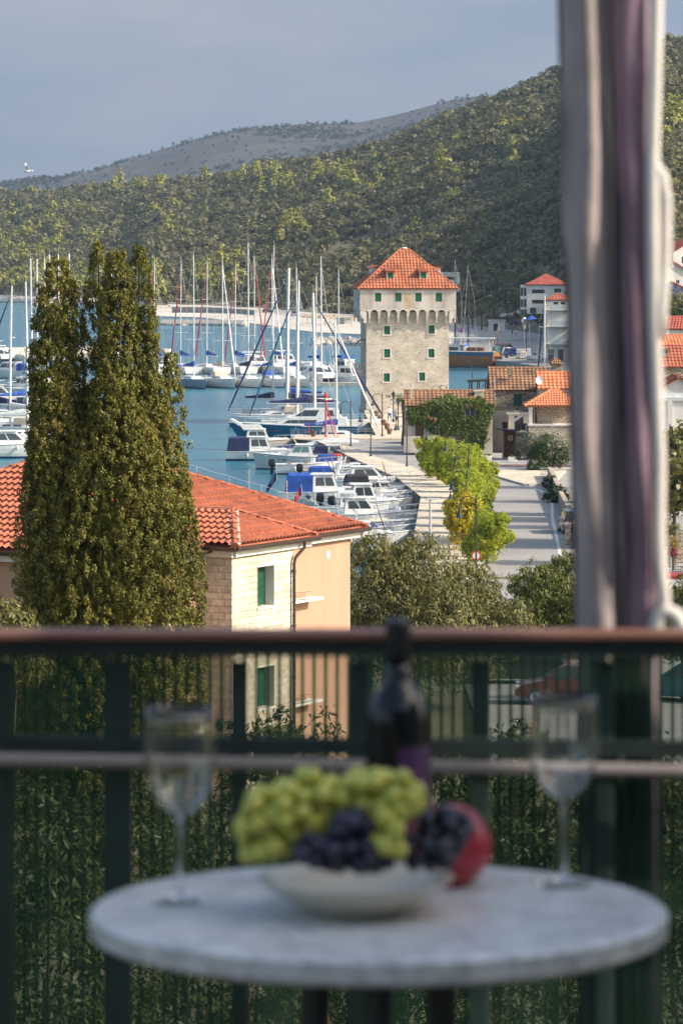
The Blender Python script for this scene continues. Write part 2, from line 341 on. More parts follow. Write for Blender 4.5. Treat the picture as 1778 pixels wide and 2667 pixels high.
# ================================================================== near ground, quay, road
M['grass'] = mat('dry_grass', (.075, .075, .03), .95, .3, .4, .8, bscale=5, c2=(.12, .10, .05))
M['asphalt'] = mat('bleached_asphalt', (.235, .222, .205), .9, .12, .25, .25, bscale=25, c2=(.30, .285, .262))
M['paving'] = mat_stone('pale_paving', (.60, .545, .45), (.54, .485, .40), (.48, .43, .355), 1.3, .65, .025, .2)
M['kerb'] = mat('kerb_stone', (.42, .39, .34), .9, .12, 1, .2)
M['paint'] = mat('road_paint', (.56, .55, .5), .8, .2, 2)
def gz(y): return float(np.interp(y, [-40, 90, 225, 240], [4.0, 4.0, 1.25, .9]))
mb = MB(); ys = list(range(-40, 245, 15)); xs = [-200, -60, -20, 0, 20, 40, 80, 160, 320]
gx = lambda x, y: gz(y) + max(0, x - 22) * .07
mb.add([(x, y, gx(x, y)) for y in ys for x in xs], [[j * len(xs) + i, j * len(xs) + i + 1, (j + 1) * len(xs) + i + 1, (j + 1) * len(xs) + i] for j in range(len(ys) - 1) for i in range(len(xs) - 1)])
tag(mb.build('ground', M['grass']), kind='structure')
QE = [(4.4, 226), (4.7, 250), (5.0, 264), (6.3, 305), (4.8, 332), (1.5, 361), (-2.6, 400)]          # harbour edge
EDGE = QE + [(-5.0, 404), (-5.0, 412), (3.7, 412), (2.9, 468), (2.9, 484), (14.2, 484), (14.2, 476), (60, 492), (80, 520)]
tag(MB().prism([(-150, 226)] + EDGE + [(420, 520), (420, 226)], -3, 1.15).build('road', M['asphalt']), kind='structure')
KB = [(8.5, 226), (8.9, 259), (9.6, 277), (10.1, 293), (9.7, 310), (8.6, 330), (6.3, 350), (3.1, 368), (1.0, 386), (-1.8, 398)]   # kerb between promenade and road
tag(MB().prism([(x - .004, y) for x, y in QE] + KB[::-1], 1.1, 1.29).build('promenade', M['paving']), kind='structure')
mb = MB()
for (x0, y0), (x1, y1) in zip(KB, KB[1:]): mb.prism([(x0 + .003, y0), (x0 + .2, y0), (x1 + .2, y1), (x1 + .003, y1)], 1.1, 1.305)
tag(mb.build('kerb', M['kerb']), kind='structure')
tag(MB().prism([(-5.0, 404), (-5.0, 412), (3.7, 412), (2.9, 468), (2.9, 484), (14.2, 484), (14.2, 470), (16.2, 452), (12.6, 412), (7.5, 404)], 1.1, 1.32).build('plaza', M['paving']), kind='structure')
M['quaystone'] = mat_stone('quay_stone', (.20, .18, .15), (.13, .12, .11), (.06, .055, .05), .9, .4, .02, .9)
mb = MB(); E2 = [(4.4, 226)] + EDGE[1:13]
for (x0, y0), (x1, y1) in zip(E2, E2[1:]):
    d = Vector((x1 - x0, y1 - y0, 0)).normalized(); n = Vector((-d.y, d.x, 0)) * .05
    mb.add([(x0 + n.x, y0 + n.y, -2), (x1 + n.x, y1 + n.y, -2), (x1 + n.x, y1 + n.y, 1.27), (x0 + n.x, y0 + n.y, 1.27), (x0 - n.x, y0 - n.y, 1.27), (x1 - n.x, y1 - n.y, 1.27)], [[0, 1, 2, 3], [3, 2, 5, 4]])
tag(mb.build('quay_wall', M['quaystone']), kind='structure')
# white edge line of the road, and a paved island with kerb by the houses
EL_ = [(13.4, 236), (14.1, 251), (14.5, 261), (15.3, 281), (16.3, 300), (16.5, 306), (16.2, 316), (14.9, 326)]
mb = MB()
for (x0, y0), (x1, y1) in zip(EL_, EL_[1:]): mb.face((x0, y0, 1.156), (x0 + .22, y0, 1.156), (x1 + .22, y1, 1.156), (x1, y1, 1.156))
tag(mb.build('road_marking', M['paint']), kind='structure')
ISL = [(13.3, 343), (13.0, 339), (15.6, 322), (17.8, 323), (20, 343)]
tag(MB().prism(ISL, 1.1, 1.30).build('pavement', M['paving']), kind='structure')
mb = MB()
for (x0, y0), (x1, y1) in zip(ISL[:4], ISL[1:4]):
    n = Vector((-(y1 - y0), x1 - x0, 0)).normalized() * .26
    mb.prism([(x0, y0), (x1, y1), (x1 - n.x, y1 - n.y), (x0 - n.x, y0 - n.y)], 1.1, 1.31)
tag(mb.build('kerb', M['kerb']), kind='structure')
M['maroon'] = mat('maroon_paving', (.16, .075, .08), .9, .2, 1)
tag(MB().face((12.6, 349.5, 1.158), (21, 349.5, 1.158), (21, 356, 1.158), (12.6, 356, 1.158)).build('pavement', M['maroon']), kind='structure')
tag(MB().prism([(12.6, 345.4), (21, 345.4), (21, 349.4), (12.6, 349.4)], 1.1, 1.27).build('pavement', M['kerb']), kind='structure')
# parking yard between the house and the road
mb = MB(); yy = [126, 150, 175, 205, 226]
for a, c in zip(yy, yy[1:]): mb.face((5, a, gz(a) + .05), (22, a, gz(a) + .05), (22, c, gz(c) + .05), (5, c, gz(c) + .05))
tag(mb.build('parking_ground', M['asphalt']), kind='structure')
# ================================================================== hills
SH = [(-500, 1900), (0, 1880), (110, 1800), (330, 1690), (400, 1380), (520, 1350), (620, 1250), (700, 1180), (760, 1110), (830, 1065), (950, 1035), (1100, 930), (1180, 810), (1285, 722), (1460, 660), (1490, 560), (1600, 525), (2300, 525)]
FLAT = [(-500, 50), (300, 60), (420, 110), (700, 210), (950, 190), (1130, 200), (1200, 260), (1290, 290), (1460, 210), (1600, 60), (2300, 40)]
RD = [(-500, 2950), (0, 2900), (450, 2600), (900, 2300), (1300, 2150), (1800, 2000), (2300, 1950)]
RY = [(-500, 520), (-150, 510), (0, 508), (86, 504), (155, 500), (247, 490), (436, 482), (560, 470), (666, 450), (800, 426), (900, 402), (947, 388), (1033, 350), (1067, 338), (1153, 300), (1245, 269), (1326, 237), (1452, 193), (1600, 140), (1728, 98), (1800, 88), (2300, 60)]
def shoreD(px): return lerp_tab(SH, px)
def flat_end(px): return shoreD(px) + lerp_tab(FLAT, px)
def flat_z(px, s): return (.25 + 2.6 * s ** .8) if px < 1185 else 1.4 + 1.2 * s
def hill_pt(px, t):
    D1 = flat_end(px); D2 = lerp_tab(RD, px); zr = H + (YH - lerp_tab(RY, px)) / F * D2; D = D1 + (D2 - D1) * t
    x = (px - CX) / F * D
    z = 2.7 + (zr - 2.7) * (t ** 1.15) if t <= 1 else zr - (t - 1) * 260
    z += (noise.noise(Vector((x * .008, D * .006, 3))) * 9 + noise.noise(Vector((x * .03, D * .02, 9))) * 3) * min(1, 5 * t) * (1 if t < .85 else max(0, (1.15 - t) / .3))
    return Vector((x, D, z))
hm, t, b, N_, Lk = newmat('hill_soil')
tc = N_('ShaderNodeTexCoord'); n1 = N_('ShaderNodeTexNoise'); n1.inputs['Scale'].default_value = .02; n1.inputs['Detail'].default_value = 9; n1.inputs['Roughness'].default_value = .65; Lk(tc.outputs['Object'], n1.inputs['Vector'])
r1 = ramp(t, [(.085, .080, .040), (.125, .108, .06), (.20, .155, .10), (.42, .36, .28)], [.3, .5, .62, .72]); Lk(n1.outputs['Fac'], r1.inputs[0]); Lk(r1.outputs[0], b.inputs['Base Color']); b.inputs['Roughness'].default_value = .95
mb = MB(); cols_ = list(range(-500, 2301, 25)); ts = [0, .02, .05, .1, .16, .23, .3, .38, .46, .54, .62, .7, .78, .86, .93, 1.0, 1.07, 1.3]
mb.add([hill_pt(p, q) for q in ts for p in cols_], [[j * len(cols_) + i, j * len(cols_) + i + 1, (j + 1) * len(cols_) + i + 1, (j + 1) * len(cols_) + i] for j in range(len(ts) - 1) for i in range(len(cols_) - 1)])
tag(mb.build('hill', hm, smooth=True), kind='structure')
def flat_strip(name, pa, pb, m, s0=0., s1=1., dz=0.):
    mb = MB(); pxs = [p for p in range(pa, pb + 1, 15)]; ss = [s0 + (s1 - s0) * k / 6 for k in range(7)]
    def pt(p, s):
        D = shoreD(p) + (flat_end(p) - shoreD(p)) * s + (2 if s >= 1 else 0)
        return ((p - CX) / F * D, D, flat_z(p, s) + dz)
    vs = [pt(p, s) for s in ss for p in pxs]; n = len(pxs)
    vs += [(v[0], v[1], -2) for v in vs[:n]]
    fs = [[j * n + i, j * n + i + 1, (j + 1) * n + i + 1, (j + 1) * n + i] for j in range(6) for i in range(n - 1)] + [[7 * n + i, 7 * n + i + 1, i + 1, i] for i in range(n - 1)] * (s0 == 0)
    return tag(mb.add(vs, fs).build(name, m, smooth=False), kind='structure')
M['beach'] = mat('pale_shingle', (.50, .44, .35), .95, .12, .05, .4, bscale=1.2, c2=(.62, .57, .48))
M['road_far'] = mat('dusty_track', (.46, .40, .32), .95, .1, .03, c2=(.40, .34, .27))
flat_strip('beach', -500, 1180, M['beach'])
flat_strip('road', -500, 1180, M['road_far'], .66, .92, .06)
flat_strip('road', 1180, 2300, M['asphalt'])
# far bare hill
FY = [(-700, 500), (-300, 486), (0, 480), (75, 466), (143, 463), (258, 441), (373, 404), (494, 368), (597, 342), (700, 329), (850, 321), (941, 319), (1016, 302), (1079, 288), (1153, 268), (1222, 254), (1400, 240), (1800, 230), (2500, 300)]
def far_pt(px, t):
    D = 3600 + 1700 * t; zr = H + (YH - lerp_tab(FY, px)) / F * 5300
    x = (px - CX) / F * D; z = -5 + (zr + 5) * (t ** .9 if t <= 1 else 1 - (t - 1) * .8)
    return Vector((x, D, z + (noise.noise(Vector((x * .004, D * .003, 1))) * 12 + noise.noise(Vector((x * .02, D * .01, 5))) * 3) * (1 if t < .9 else .25)))
fm, t, b, N_, Lk = newmat('bare_hill')
tc = N_('ShaderNodeTexCoord'); n1 = N_('ShaderNodeTexNoise'); n1.inputs['Scale'].default_value = .012; n1.inputs['Detail'].default_value = 10; n1.inputs['Roughness'].default_value = .7; Lk(tc.outputs['Object'], n1.inputs['Vector'])
r1 = ramp(t, [(.020, .024, .022), (.045, .042, .036), (.080, .066, .056)], [.35, .52, .68]); Lk(n1.outputs['Fac'], r1.inputs[0]); Lk(r1.outputs[0], b.inputs['Base Color']); b.inputs['Roughness'].default_value = .95
mb = MB(); cols_ = list(range(-700, 2501, 40)); ts = [0, .1, .2, .3, .4, .5, .6, .7, .8, .88, .95, 1., 1.1, 1.6]
mb.add([far_pt(p, q) for q in ts for p in cols_], [[j * len(cols_) + i, j * len(cols_) + i + 1, (j + 1) * len(cols_) + i + 1, (j + 1) * len(cols_) + i] for j in range(len(ts) - 1) for i in range(len(cols_) - 1)])
tag(mb.build('distant_hill', fm, smooth=True), kind='structure')
# ================================================================== scrub covering the hills (uncountable)
def blobs_mesh(name, C, Rad, per, m, kind='stuff', sq=.8):
    """per leaf-tuft faces over each low round bush"""
    C = np.asarray(C, float); Rad = np.asarray(Rad, float); n = len(C)
    lump = unit(RNG.normal(size=(n, 7, 3)) + np.array([0, 0, .5])); li = RNG.integers(0, 7, (n, per))
    d0 = np.take_along_axis(lump, li[..., None].repeat(3, 2), 1); d1 = unit(RNG.normal(size=(n, per, 3)))
    off = d0 * .55 + d1 * .5
    X = (C[:, None] + off * Rad[:, None, None] * np.array([1, 1, sq])).reshape(-1, 3)
    Nn = unit((d0 * .5 + d1).reshape(-1, 3) + RNG.normal(size=(n * per, 3)) * .35)
    s = np.repeat(Rad, per) * RNG.uniform(.12, .27, n * per)
    V, Q = cards(X, Nn, s, s * .8)
    return tag(np_mesh(name, V, Q, m), kind=kind)
M['scrub'] = mat_leaf('scrub_leaf', [(.080, .085, .036), (.125, .122, .050), (.168, .152, .066), (.21, .175, .09)], [0, .4, .72, 1], .32, clump=.11, lw=.25)
M['scrubfar'] = mat_leaf('far_scrub_leaf', [(.022, .034, .024), (.05, .062, .036)], None, .15, clump=.01)
C = []; Rd = []
def rock_gap(p): return noise.noise(Vector((p.x * .02, p.y * .012, 21)))
while len(C) < 16500:
    px = random.uniform(-120, 1900); tt = random.random() ** .8 * 1.02
    p = hill_pt(px, tt); g = rock_gap(p)
    if px > 1440 and px < 1720 and random.random() < .15: continue
    if g > .42 and random.random() < .8: continue
    if tt < .05 and random.random() < .4: continue
    r = 1.3 + 3.6 * random.random() ** 1.7 + (1.6 if random.random() < .06 else 0) * (1 + .35 * noise.noise(Vector((p.x * .01, p.y * .01, 2))))
    r *= .72 + .28 * min(1, max(0, (p.y - 900) / 700))
    C.append((p.x, p.y, p.z + r * .4)); Rd.append(r)
blobs_mesh('scrub', C, Rd, 74, M['scrub'])
C = []; Rd = []
while len(C) < 7000:
    px = random.uniform(-100, 1400); tt = random.random() ** .7 * 1.0
    p = far_pt(px, tt); g = noise.noise(Vector((p.x * .006, p.y * .004, 7))) + (.35 if tt < .5 + px / 3000 else -.25) + (.5 if tt > .97 else 0)
    if g < .02 and random.random() < .93: continue
    r = random.uniform(1.6, 4.6); C.append((p.x, p.y, p.z + r * .5)); Rd.append(r)
blobs_mesh('distant_scrub', C, Rd, 34, M['scrubfar'])
# ================================================================== pale pines one can tell apart on the hillside
M['pine'] = mat_leaf('pine_needles', [(.20, .215, .045), (.33, .325, .07), (.44, .41, .10)], None, .2, clump=.4)
M['bark'] = mat('grey_bark', (.10, .075, .055), .95, .3, 3, .6)
protos = []
for k in range(4):
    root = thing('pine_tree', 'pale yellow-green pine standing out of the darker scrub on the hillside', 'tree', (0, -500, -80), 0, 'pale green pines on the hillside')
    hgt = random.uniform(7, 9); bl = []
    for i in range(7):
        z = hgt * (.35 + .62 * i / 6); rr = 2.5 * (1 - .75 * i / 6) + .5
        for q in range(3 if i < 5 else 1):
            a = random.uniform(0, 6.28); bl.append(((math.cos(a) * rr * .55, math.sin(a) * rr * .55, z + random.uniform(-.5, .5)), (rr * .65, rr * .65, rr * .55)))
    leafy('crown', bl, 46, 14, .46, .3, M['pine'], root, cr=.5, jit=.4, fill=.1)
    MB().tube([(0, 0, -1), (.1, 0, hgt * .5), (0, .1, hgt * .9)], [.28, .2, .06], 6).build('trunk', M['bark'], root); protos.append(root)
npine = 0; placed = []
CL = [(60, .10, 120, .12, 26), (230, .08, 120, .1, 16), (60, .25, 150, .35, 34), (120, .55, 120, .3, 24), (330, .12, 90, .12, 14), (560, .12, 90, .14, 15), (420, .55, 150, .4, 14), (700, .86, 110, .14, 22), (860, .78, 130, .12, 24), (760, .45, 80, .12, 8), (960, .62, 80, .1, 7), (1330, .6, 50, .1, 5), (1745, .55, 30, .2, 8), (1140, .6, 120, .3, 8), (240, .92, 200, .08, 14)]
for cx_, ct, sx, stt, n in CL:
    for i in range(n):
        px = random.gauss(cx_, sx * .55); tt = min(.97, max(.03, random.gauss(ct, stt * .55))); p = hill_pt(px, tt)
        if not -60 < px < 1830: continue
        q = protos[npine % 4]; sc = random.uniform(.85, 1.5)
        if npine < 4: q.location = p; q.rotation_euler = (0, 0, random.uniform(0, 6)); q.scale = (sc,) * 3
        else: dup(q, p, random.uniform(0, 6), sc=(sc * random.uniform(.85, 1.2), sc, sc * random.uniform(.85, 1.15)))
        npine += 1
# ================================================================== breakwaters
M['rock'] = mat('pale_rock', (.42, .36, .29), .95, .25, .8, .6, c2=(.56, .50, .43))
def rocks(name, label, pts, wdt, hgt, n, rmax=1.0):
    mb = MB(); L = len(pts) - 1
    for i in range(n):
        s = random.random() * L; k = min(int(s), L - 1); a, c = Vector(pts[k]), Vector(pts[k + 1]); p = a.lerp(c, s - k)
        h = random.random(); q = p + Vector((0, (1 - h) * random.choice((-1, 1)) * wdt * random.random(), h * hgt))
        r = random.uniform(.4, 1) * rmax; o = len(mb.v)
        mb.sphere(q, r, 6, 4, (random.uniform(.8, 1.4), random.uniform(.8, 1.3), random.uniform(.6, .9)))
        for i2 in range(o, len(mb.v)): v = mb.v[i2]; mb.v[i2] = tuple(c_ + random.uniform(-.22, .22) * r for c_ in v)
    for a, c in zip(pts, pts[1:]): mb.tube([a, c], wdt * .75, 6)
    return tag(mb.build(name, M['rock']), label, 'breakwater')
rocks('breakwater', 'long low pale rock breakwater left of the cypress beyond the moored yachts', [G(-160, 934), G(60, 932), G(150, 930), G(330, 927)], 3.0, 1.6, 420, 1.0)
rocks('breakwater', 'short pale rock breakwater in the bay just left of the stone tower', [G(815, 898), G(870, 898), G(1010, 900)], 2.4, 1.5, 170, .9)
rocks('breakwater', 'pale rock heap ending a mole right behind the cypress', [G(330, 944), G(400, 944), G(438, 946)], 2.6, 2.6, 120, 1.0)
rocks('breakwater', 'sandy spit edged with white boulders in front of the beach track', [G(425, 847), G(520, 848), G(640, 850)], 2.5, 1.0, 220, .9)
rocks('breakwater', 'line of pale shore rocks below the far-left coast track', [G(-120, 787), G(0, 788), G(110, 790), G(250, 795)], 3.0, 1.8, 260, 1.1)
# ================================================================== walls with openings
def wframe(p0, p1):
    a = Vector((p0[0], p0[1], 0)); d = (Vector((p1[0], p1[1], 0)) - a); L = d.length; d.normalize(); n = Vector((-d.y, d.x, 0))
    return (lambda u, dep, v: a + d * u + n * dep + Vector((0, 0, v))), L
def wall(mb, p0, p1, z0, z1, holes=(), rev=.18):
    f, L = wframe(p0, p1); us = sorted({0, L, *[h[0] for h in holes], *[h[1] for h in holes]}); vs = sorted({z0, z1, *[h[2] for h in holes], *[h[3] for h in holes]})
    for u0, u1 in zip(us, us[1:]):
        for v0, v1 in zip(vs, vs[1:]):
            uc, vc = (u0 + u1) / 2, (v0 + v1) / 2
            if any(h[0] < uc < h[1] and h[2] < vc < h[3] for h in holes): continue
            mb.face(f(u0, 0, v0), f(u1, 0, v0), f(u1, 0, v1), f(u0, 0, v1))
    for h in holes:
        u0, u1, v0, v1 = h[:4]
        for a, c in (((u0, v0), (u1, v0)), ((u1, v0), (u1, v1)), ((u1, v1), (u0, v1)), ((u0, v1), (u0, v0))):
            mb.face(f(a[0], 0, a[1]), f(c[0], 0, c[1]), f(c[0], rev, c[1]), f(a[0], rev, a[1]))
    return mb
def fbox(mb, f, u0, u1, d0, d1, v0, v1):
    vs = [f(u, d, v) for u in (u0, u1) for d in (d0, d1) for v in (v0, v1)]
    return mb.add(vs, [[0, 1, 3, 2], [4, 6, 7, 5], [0, 4, 5, 1], [2, 3, 7, 6], [0, 2, 6, 4], [1, 5, 7, 3]])
def shutter_window(parent, p0, p1, h, m, dep=.1, surround=None, slats=10, leaves=2, pane=None):
    f, L = wframe(p0, p1); u0, u1, v0, v1 = h[:4]; mb = MB(); k = (u1 - u0) / leaves
    for i in range(leaves):
        a, c = u0 + i * k + .01, u0 + (i + 1) * k - .01
        for q in ((a, a + .05), (c - .05, c)): fbox(mb, f, q[0], q[1], dep, dep + .05, v0 + .01, v1 - .01)
        s = (v1 - v0 - .02) / slats
        for j in range(slats):
            z = v0 + .01 + j * s
            mb.add([f(a + .05, dep + .045, z + s), f(c - .05, dep + .045, z + s), f(c - .05, dep + .005, z + s * .1), f(a + .05, dep + .005, z + s * .1)], [[0, 1, 2, 3]])
        fbox(mb, f, a, c, dep + .05, dep + .07, v0 + .01, v1 - .01)
    w = mb.build('shutter', m, parent, flip=False)
    if surround:
        mb = MB(); t = .17
        fbox(mb, f, u0 - t, u0 - .002, -.03, .05, v0 - .002, v1 + t); fbox(mb, f, u1 + .002, u1 + t, -.03, .05, v0 - .002, v1 + t)
        fbox(mb, f, u0, u1, -.03, .05, v1 + .002, v1 + t); fbox(mb, f, u0 - t - .04, u1 + t + .04, -.06, .06, v0 - t, v0 - .004)
        mb.build('window_surround', surround, parent)
    return w
def glass_window(parent, p0, p1, h, frame, dep=.12, mull=1, glass=None):
    f, L = wframe(p0, p1); u0, u1, v0, v1 = h[:4]; mb = MB(); t = .05
    for a, c, d, e in ((u0, u1, v0, v0 + t), (u0, u1, v1 - t, v1), (u0, u0 + t, v0 + t, v1 - t), (u1 - t, u1, v0 + t, v1 - t)): fbox(mb, f, a, c, dep, dep + .05, d, e)
    for i in range(1, mull + 1):
        x = u0 + (u1 - u0) * i / (mull + 1); fbox(mb, f, x - .02, x + .02, dep + .002, dep + .048, v0 + t, v1 - t)
    wd = mb.build('window', frame, parent)
    MB().face(f(u0, dep + .03, v0), f(u1, dep + .03, v0), f(u1, dep + .03, v1), f(u0, dep + .03, v1)).build('pane', glass or M['glass'], wd, flip=False)
    return wd
# ================================================================== the stone tower
M['tower_stone'] = mat_stone('tower_stone', (.61, .57, .50), (.45, .42, .365), (.64, .60, .53), .46, .27, .03, .8, uneven=.5)
M['tower_plaster'] = mat('tower_plaster', (.64, .59, .51), .95, .1, .9, .3, bscale=9, c2=(.36, .32, .27), stretch=.28, det=7.)
M['surround'] = mat('stone_surround', (.58, .54, .47), .9, .12, 2, .2)
TY = 469.
tw = thing('stone_tower', 'square old stone fortress tower with red pyramid roof and arched corbels on the quay', 'tower', (8.05, TY, 1.3), R(3.6))
def zt(py): return H - (py - YH) / F * TY - 1.3
B5 = [(-5.05, 0), (5.05, 0), (5.05, 10.1), (-5.05, 10.1)]; TOPB = zt(812); ZE = zt(751)
def hw(cx, cz, w=.74, h=1.02): return (cx + 5.05 - w / 2, cx + 5.05 + w / 2, cz - h / 2, cz + h / 2)
front = [hw(-2.5, zt(860)), hw(2.95, zt(858)), hw(-2.5, zt(920)), hw(2.92, zt(920)), hw(-2.53, zt(983)), hw(1.78, zt(981))]
slit = (5.05 - 2.68, 5.05 - 2.1, zt(1036), zt(1029))
mb = MB(); side = [(3.2, 3.8, zt(870), zt(850)), (6.6, 7.2, zt(870), zt(850)), (3.0, 4.0, zt(950), zt(905)), (3.2, 3.9, zt(993), zt(972)), (3.2, 3.9, zt(1055), zt(1040))]
wall(mb, B5[0], B5[1], 0, TOPB, front + [slit]); wall(mb, B5[1], B5[2], 0, TOPB); wall(mb, B5[2], B5[3], 0, TOPB); wall(mb, B5[3], B5[0], 0, TOPB, side)
f, _ = wframe(B5[0], B5[1]); fbox(mb, f, slit[0], slit[1], .17, .2, slit[2], slit[3])
mb.build('wall', M['tower_stone'], tw, flip=False)
for h in front: shutter_window(tw, B5[0], B5[1], h, M['shutter'], .05, M['surround'])
for h in side: shutter_window(tw, B5[3], B5[0], h, M['shutter_dark'], .06, M['surround'])
mb = MB(); mb.box((0, 5.05, .25), (10.5, 10.5, .5)); mb.build('plinth', M['tower_stone'], tw)
# upper storey on its corbels
o = .82; U5 = [(-5.05 - o, -o), (5.05 + o, -o), (5.05 + o, 10.1 + o), (-5.05 - o, 10.1 + o)]; Lu = 10.1 + 2 * o; Z0 = zt(806)
up = [hw(c + o, zt(774), .76, 1.06) for c in (-3.65, -1.2, 1.27, 3.75)]; lf = [(Lu * k - .3, Lu * k + .3, zt(785), zt(764)) for k in (.22, .5, .78)]
mb = MB(); wall(mb, U5[0], U5[1], Z0, ZE, up); wall(mb, U5[1], U5[2], Z0, ZE); wall(mb, U5[2], U5[3], Z0, ZE); wall(mb, U5[3], U5[0], Z0, ZE, lf)
mb.face(*[(x, y, Z0 + .35) for x, y in U5]); mb.build('upper_wall', M['tower_plaster'], tw, flip=False)
for h in up: shutter_window(tw, U5[0], U5[1], h, M['shutter'], .05)
for h in lf: shutter_window(tw, U5[3], U5[0], h, M['shutter_dark'], .05)
st = mat('rust_stain', (.40, .27, .11), .95, .25, 1.2, c2=(.50, .42, .30))
f, _ = wframe(U5[0], U5[1]); mb = MB(); rs = random.Random(3); cx_ = Lu * .497
prof = [(-.38, zt(764)), (-.25, zt(761)), (.1, zt(764)), (.3, zt(762)), (.36, zt(772)), (.42, zt(785)), (.36, zt(797)), (.30, zt(805)), (-.1, zt(804)), (-.36, zt(806)), (-.47, zt(796)), (-.4, zt(780))]
mb.face(*[f(cx_ + u, -.004, v) for u, v in prof]); mb.build('rust_stain', st, tw, flip=False)
mb = MB(); nb = 10; bw = Lu / nb; ZB = zt(841)
def arcade(p0, p1):
    f, L = wframe(p0, p1); zs = Z0 - bw * .42
    for i in range(nb):
        u0 = i * bw + .13; u1 = (i + 1) * bw - .13; um = (u0 + u1) / 2; r = (u1 - u0) / 2; K = 10
        arc = [(um - r * math.cos(math.pi * k / K), zs + min(r * math.sin(math.pi * k / K), bw * .42 + .0)) for k in range(K + 1)]
        for (a, za), (c, zc) in zip(arc, arc[1:]):
            mb.face(f(a, 0, za), f(c, 0, zc), f(c, 0, Z0), f(a, 0, Z0)); mb.face(f(a, 0, za), f(a, o, za), f(c, o, zc), f(c, 0, zc))
            mb.face(f(a, -.05, za + .02), f(c, -.05, zc + .02), f(um + (c - um) * 1.24, -.05, zs + (zc - zs) * 1.28 + .02), f(um + (a - um) * 1.24, -.05, zs + (za - zs) * 1.28 + .02))
    for i in range(nb + 1):
        u = i * bw; t = .13
        a, c = max(0, u - t), min(L, u + t)
        for zlo, zhi, dep in ((zs, Z0, 0), (zs - .28, zs, .0), (zs - .58, zs - .28, .22), (ZB, zs - .58, .46)):
            fbox(mb, f, a, c, dep, o, zlo, zhi)
for k in range(4): arcade(U5[k], U5[(k + 1) % 4])
mb.build('corbel_arcade', M['surround'], tw, flip=False)
eo = .28; e = 5.05 + o + eo; yb = 5.05; ZA = zt(648.5)
ec = [(-e, yb - e, ZE - .05), (e, yb - e, ZE - .05), (e, yb + e, ZE - .05), (-e, yb + e, ZE - .05)]; ra, rb = (-.55, yb, ZA), (.55, yb, ZA)
mb = MB(); kw = dict(wave=.40, row=.55, amp=.075)
tile_roof(mb, [ec[0], ec[1], rb, ra], **kw); tile_roof(mb, [ec[1], ec[2], rb], **kw); tile_roof(mb, [ec[2], ec[3], ra, rb], **kw); tile_roof(mb, [ec[3], ec[0], ra], **kw)
for a, c in ((ec[0], ra), (ec[1], rb), (ec[2], rb), (ec[3], ra), (ra, rb)): ridge_caps(mb, a, c, .13, .45)
rf = mb.build('roof', M['tile_tower'], tw, flip=False)
mb = MB(); mb.sphere((0, yb, ZA + .12), .2, 8, 6, (1.8, 1, .8)); mb.build('ridge_stone', M['plaster'], rf)
slope = (ZA - ZE) / e
def dormer(cx_, w_, zb, hh, face):
    """small roof dormer; face 0 front, 1 right, 3 left"""
    Mx = Matrix.Translation((0, yb, 0)) @ Matrix.Rotation({0: 0, 1: math.pi / 2, 3: -math.pi / 2}[face], 4, 'Z') @ Matrix.Translation((0, -yb, 0))
    T = lambda p: tuple(Mx @ Vector(p)); y0 = yb - e + (zb - ZE) / slope; dep = (hh + .25) / slope
    mb = MB(); x0, x1 = cx_ - w_ / 2, cx_ + w_ / 2
    fw, L = wframe((x0, y0), (x1, y0)); m2 = MB(); wall(m2, (x0, y0), (x1, y0), zb, zb + hh, [(.17, w_ - .17, zb + .08, zb + hh - .1)], .1)
    for x in (x0, x1): m2.face((x, y0, zb), (x, y0, zb + hh), (x, y0 + dep, zb + hh + .1))
    mb.add([T(p) for p in m2.v], m2.f); d = mb.build('dormer', M['tower_plaster'], tw, flip=False)
    mb = MB(); ov = .16
    pts = [T((x0 - ov, y0 - .25, zb + hh)), T((x1 + ov, y0 - .25, zb + hh)), T((x1 + ov, y0 + dep + .7, zb + hh + .42)), T((x0 - ov, y0 + dep + .7, zb + hh + .42))]
    tile_roof(mb, pts, .3, .45, .05); mb.build('dormer_roof', M['tile_tower'], d, flip=False)
    m2 = MB(); 
    for j in range(6): fbox(m2, fw, .17, w_ - .17, .06, .09, zb + .09 + j * (hh - .2) / 6, zb + .07 + (j + 1) * (hh - .2) / 6)
    m3 = MB(); m3.add([T(p) for p in m2.v], m2.f); m3.build('shutter', M['shutter'], d, flip=False)
dormer(-2.05, 1.0, zt(728), .98, 0); dormer(2.0, 1.0, zt(727), .95, 0); dormer(0, 2.2, zt(722), 1.2, 3); dormer(0, 2.2, zt(722), 1.2, 1)
MB().tube([(1.65, 7, ZA - 3.0), (1.65, 7, zt(613))], [.06, .035], 5).build('antenna', M['wood'], tw)
# balcony with red awning on the water side
mb = MB(); yb_ = 2.4; zb = zt(968); mb.box((-5.65, yb_, zb), (1.2, 2.6, .22)); mb.box((-5.5, yb_ - .9, zb - .35), (.9, .3, .5)); mb.box((-5.5, yb_ + .9, zb - .35), (.9, .3, .5))
bal = mb.build('balcony', M['surround'], tw)
mb = MB(); mb.box((-6.2, yb_, zb + .98), (.16, 2.6, .1))
for k in range(8): mb.lathe([(.05, .11), (.1, .3), (.05, .55), (.08, .8), (.06, .93)], (-6.2, yb_ - 1.15 + k * .33, zb), 6)
for k in range(4):
    for s in (-1, 1): mb.lathe([(.05, .11), (.1, .3), (.05, .55), (.08, .8), (.06, .93)], (-5.95 + k * .28, yb_ + s * 1.22, zb), 6)
for s in (-1, 1): mb.box((-5.6, yb_ + s * 1.22, zb + .98), (1.1, .14, .1))
mb.build('balustrade', M['surround'], bal)
awn = mat('dusty_red_awning', (.26, .07, .08), .9, .3, 4, .4)
mb = MB(); az = zt(895); rs = [(-5.07, .55), (-5.5, .45), (-5.9, .2), (-6.15, -.1), (-6.22, -.4)]
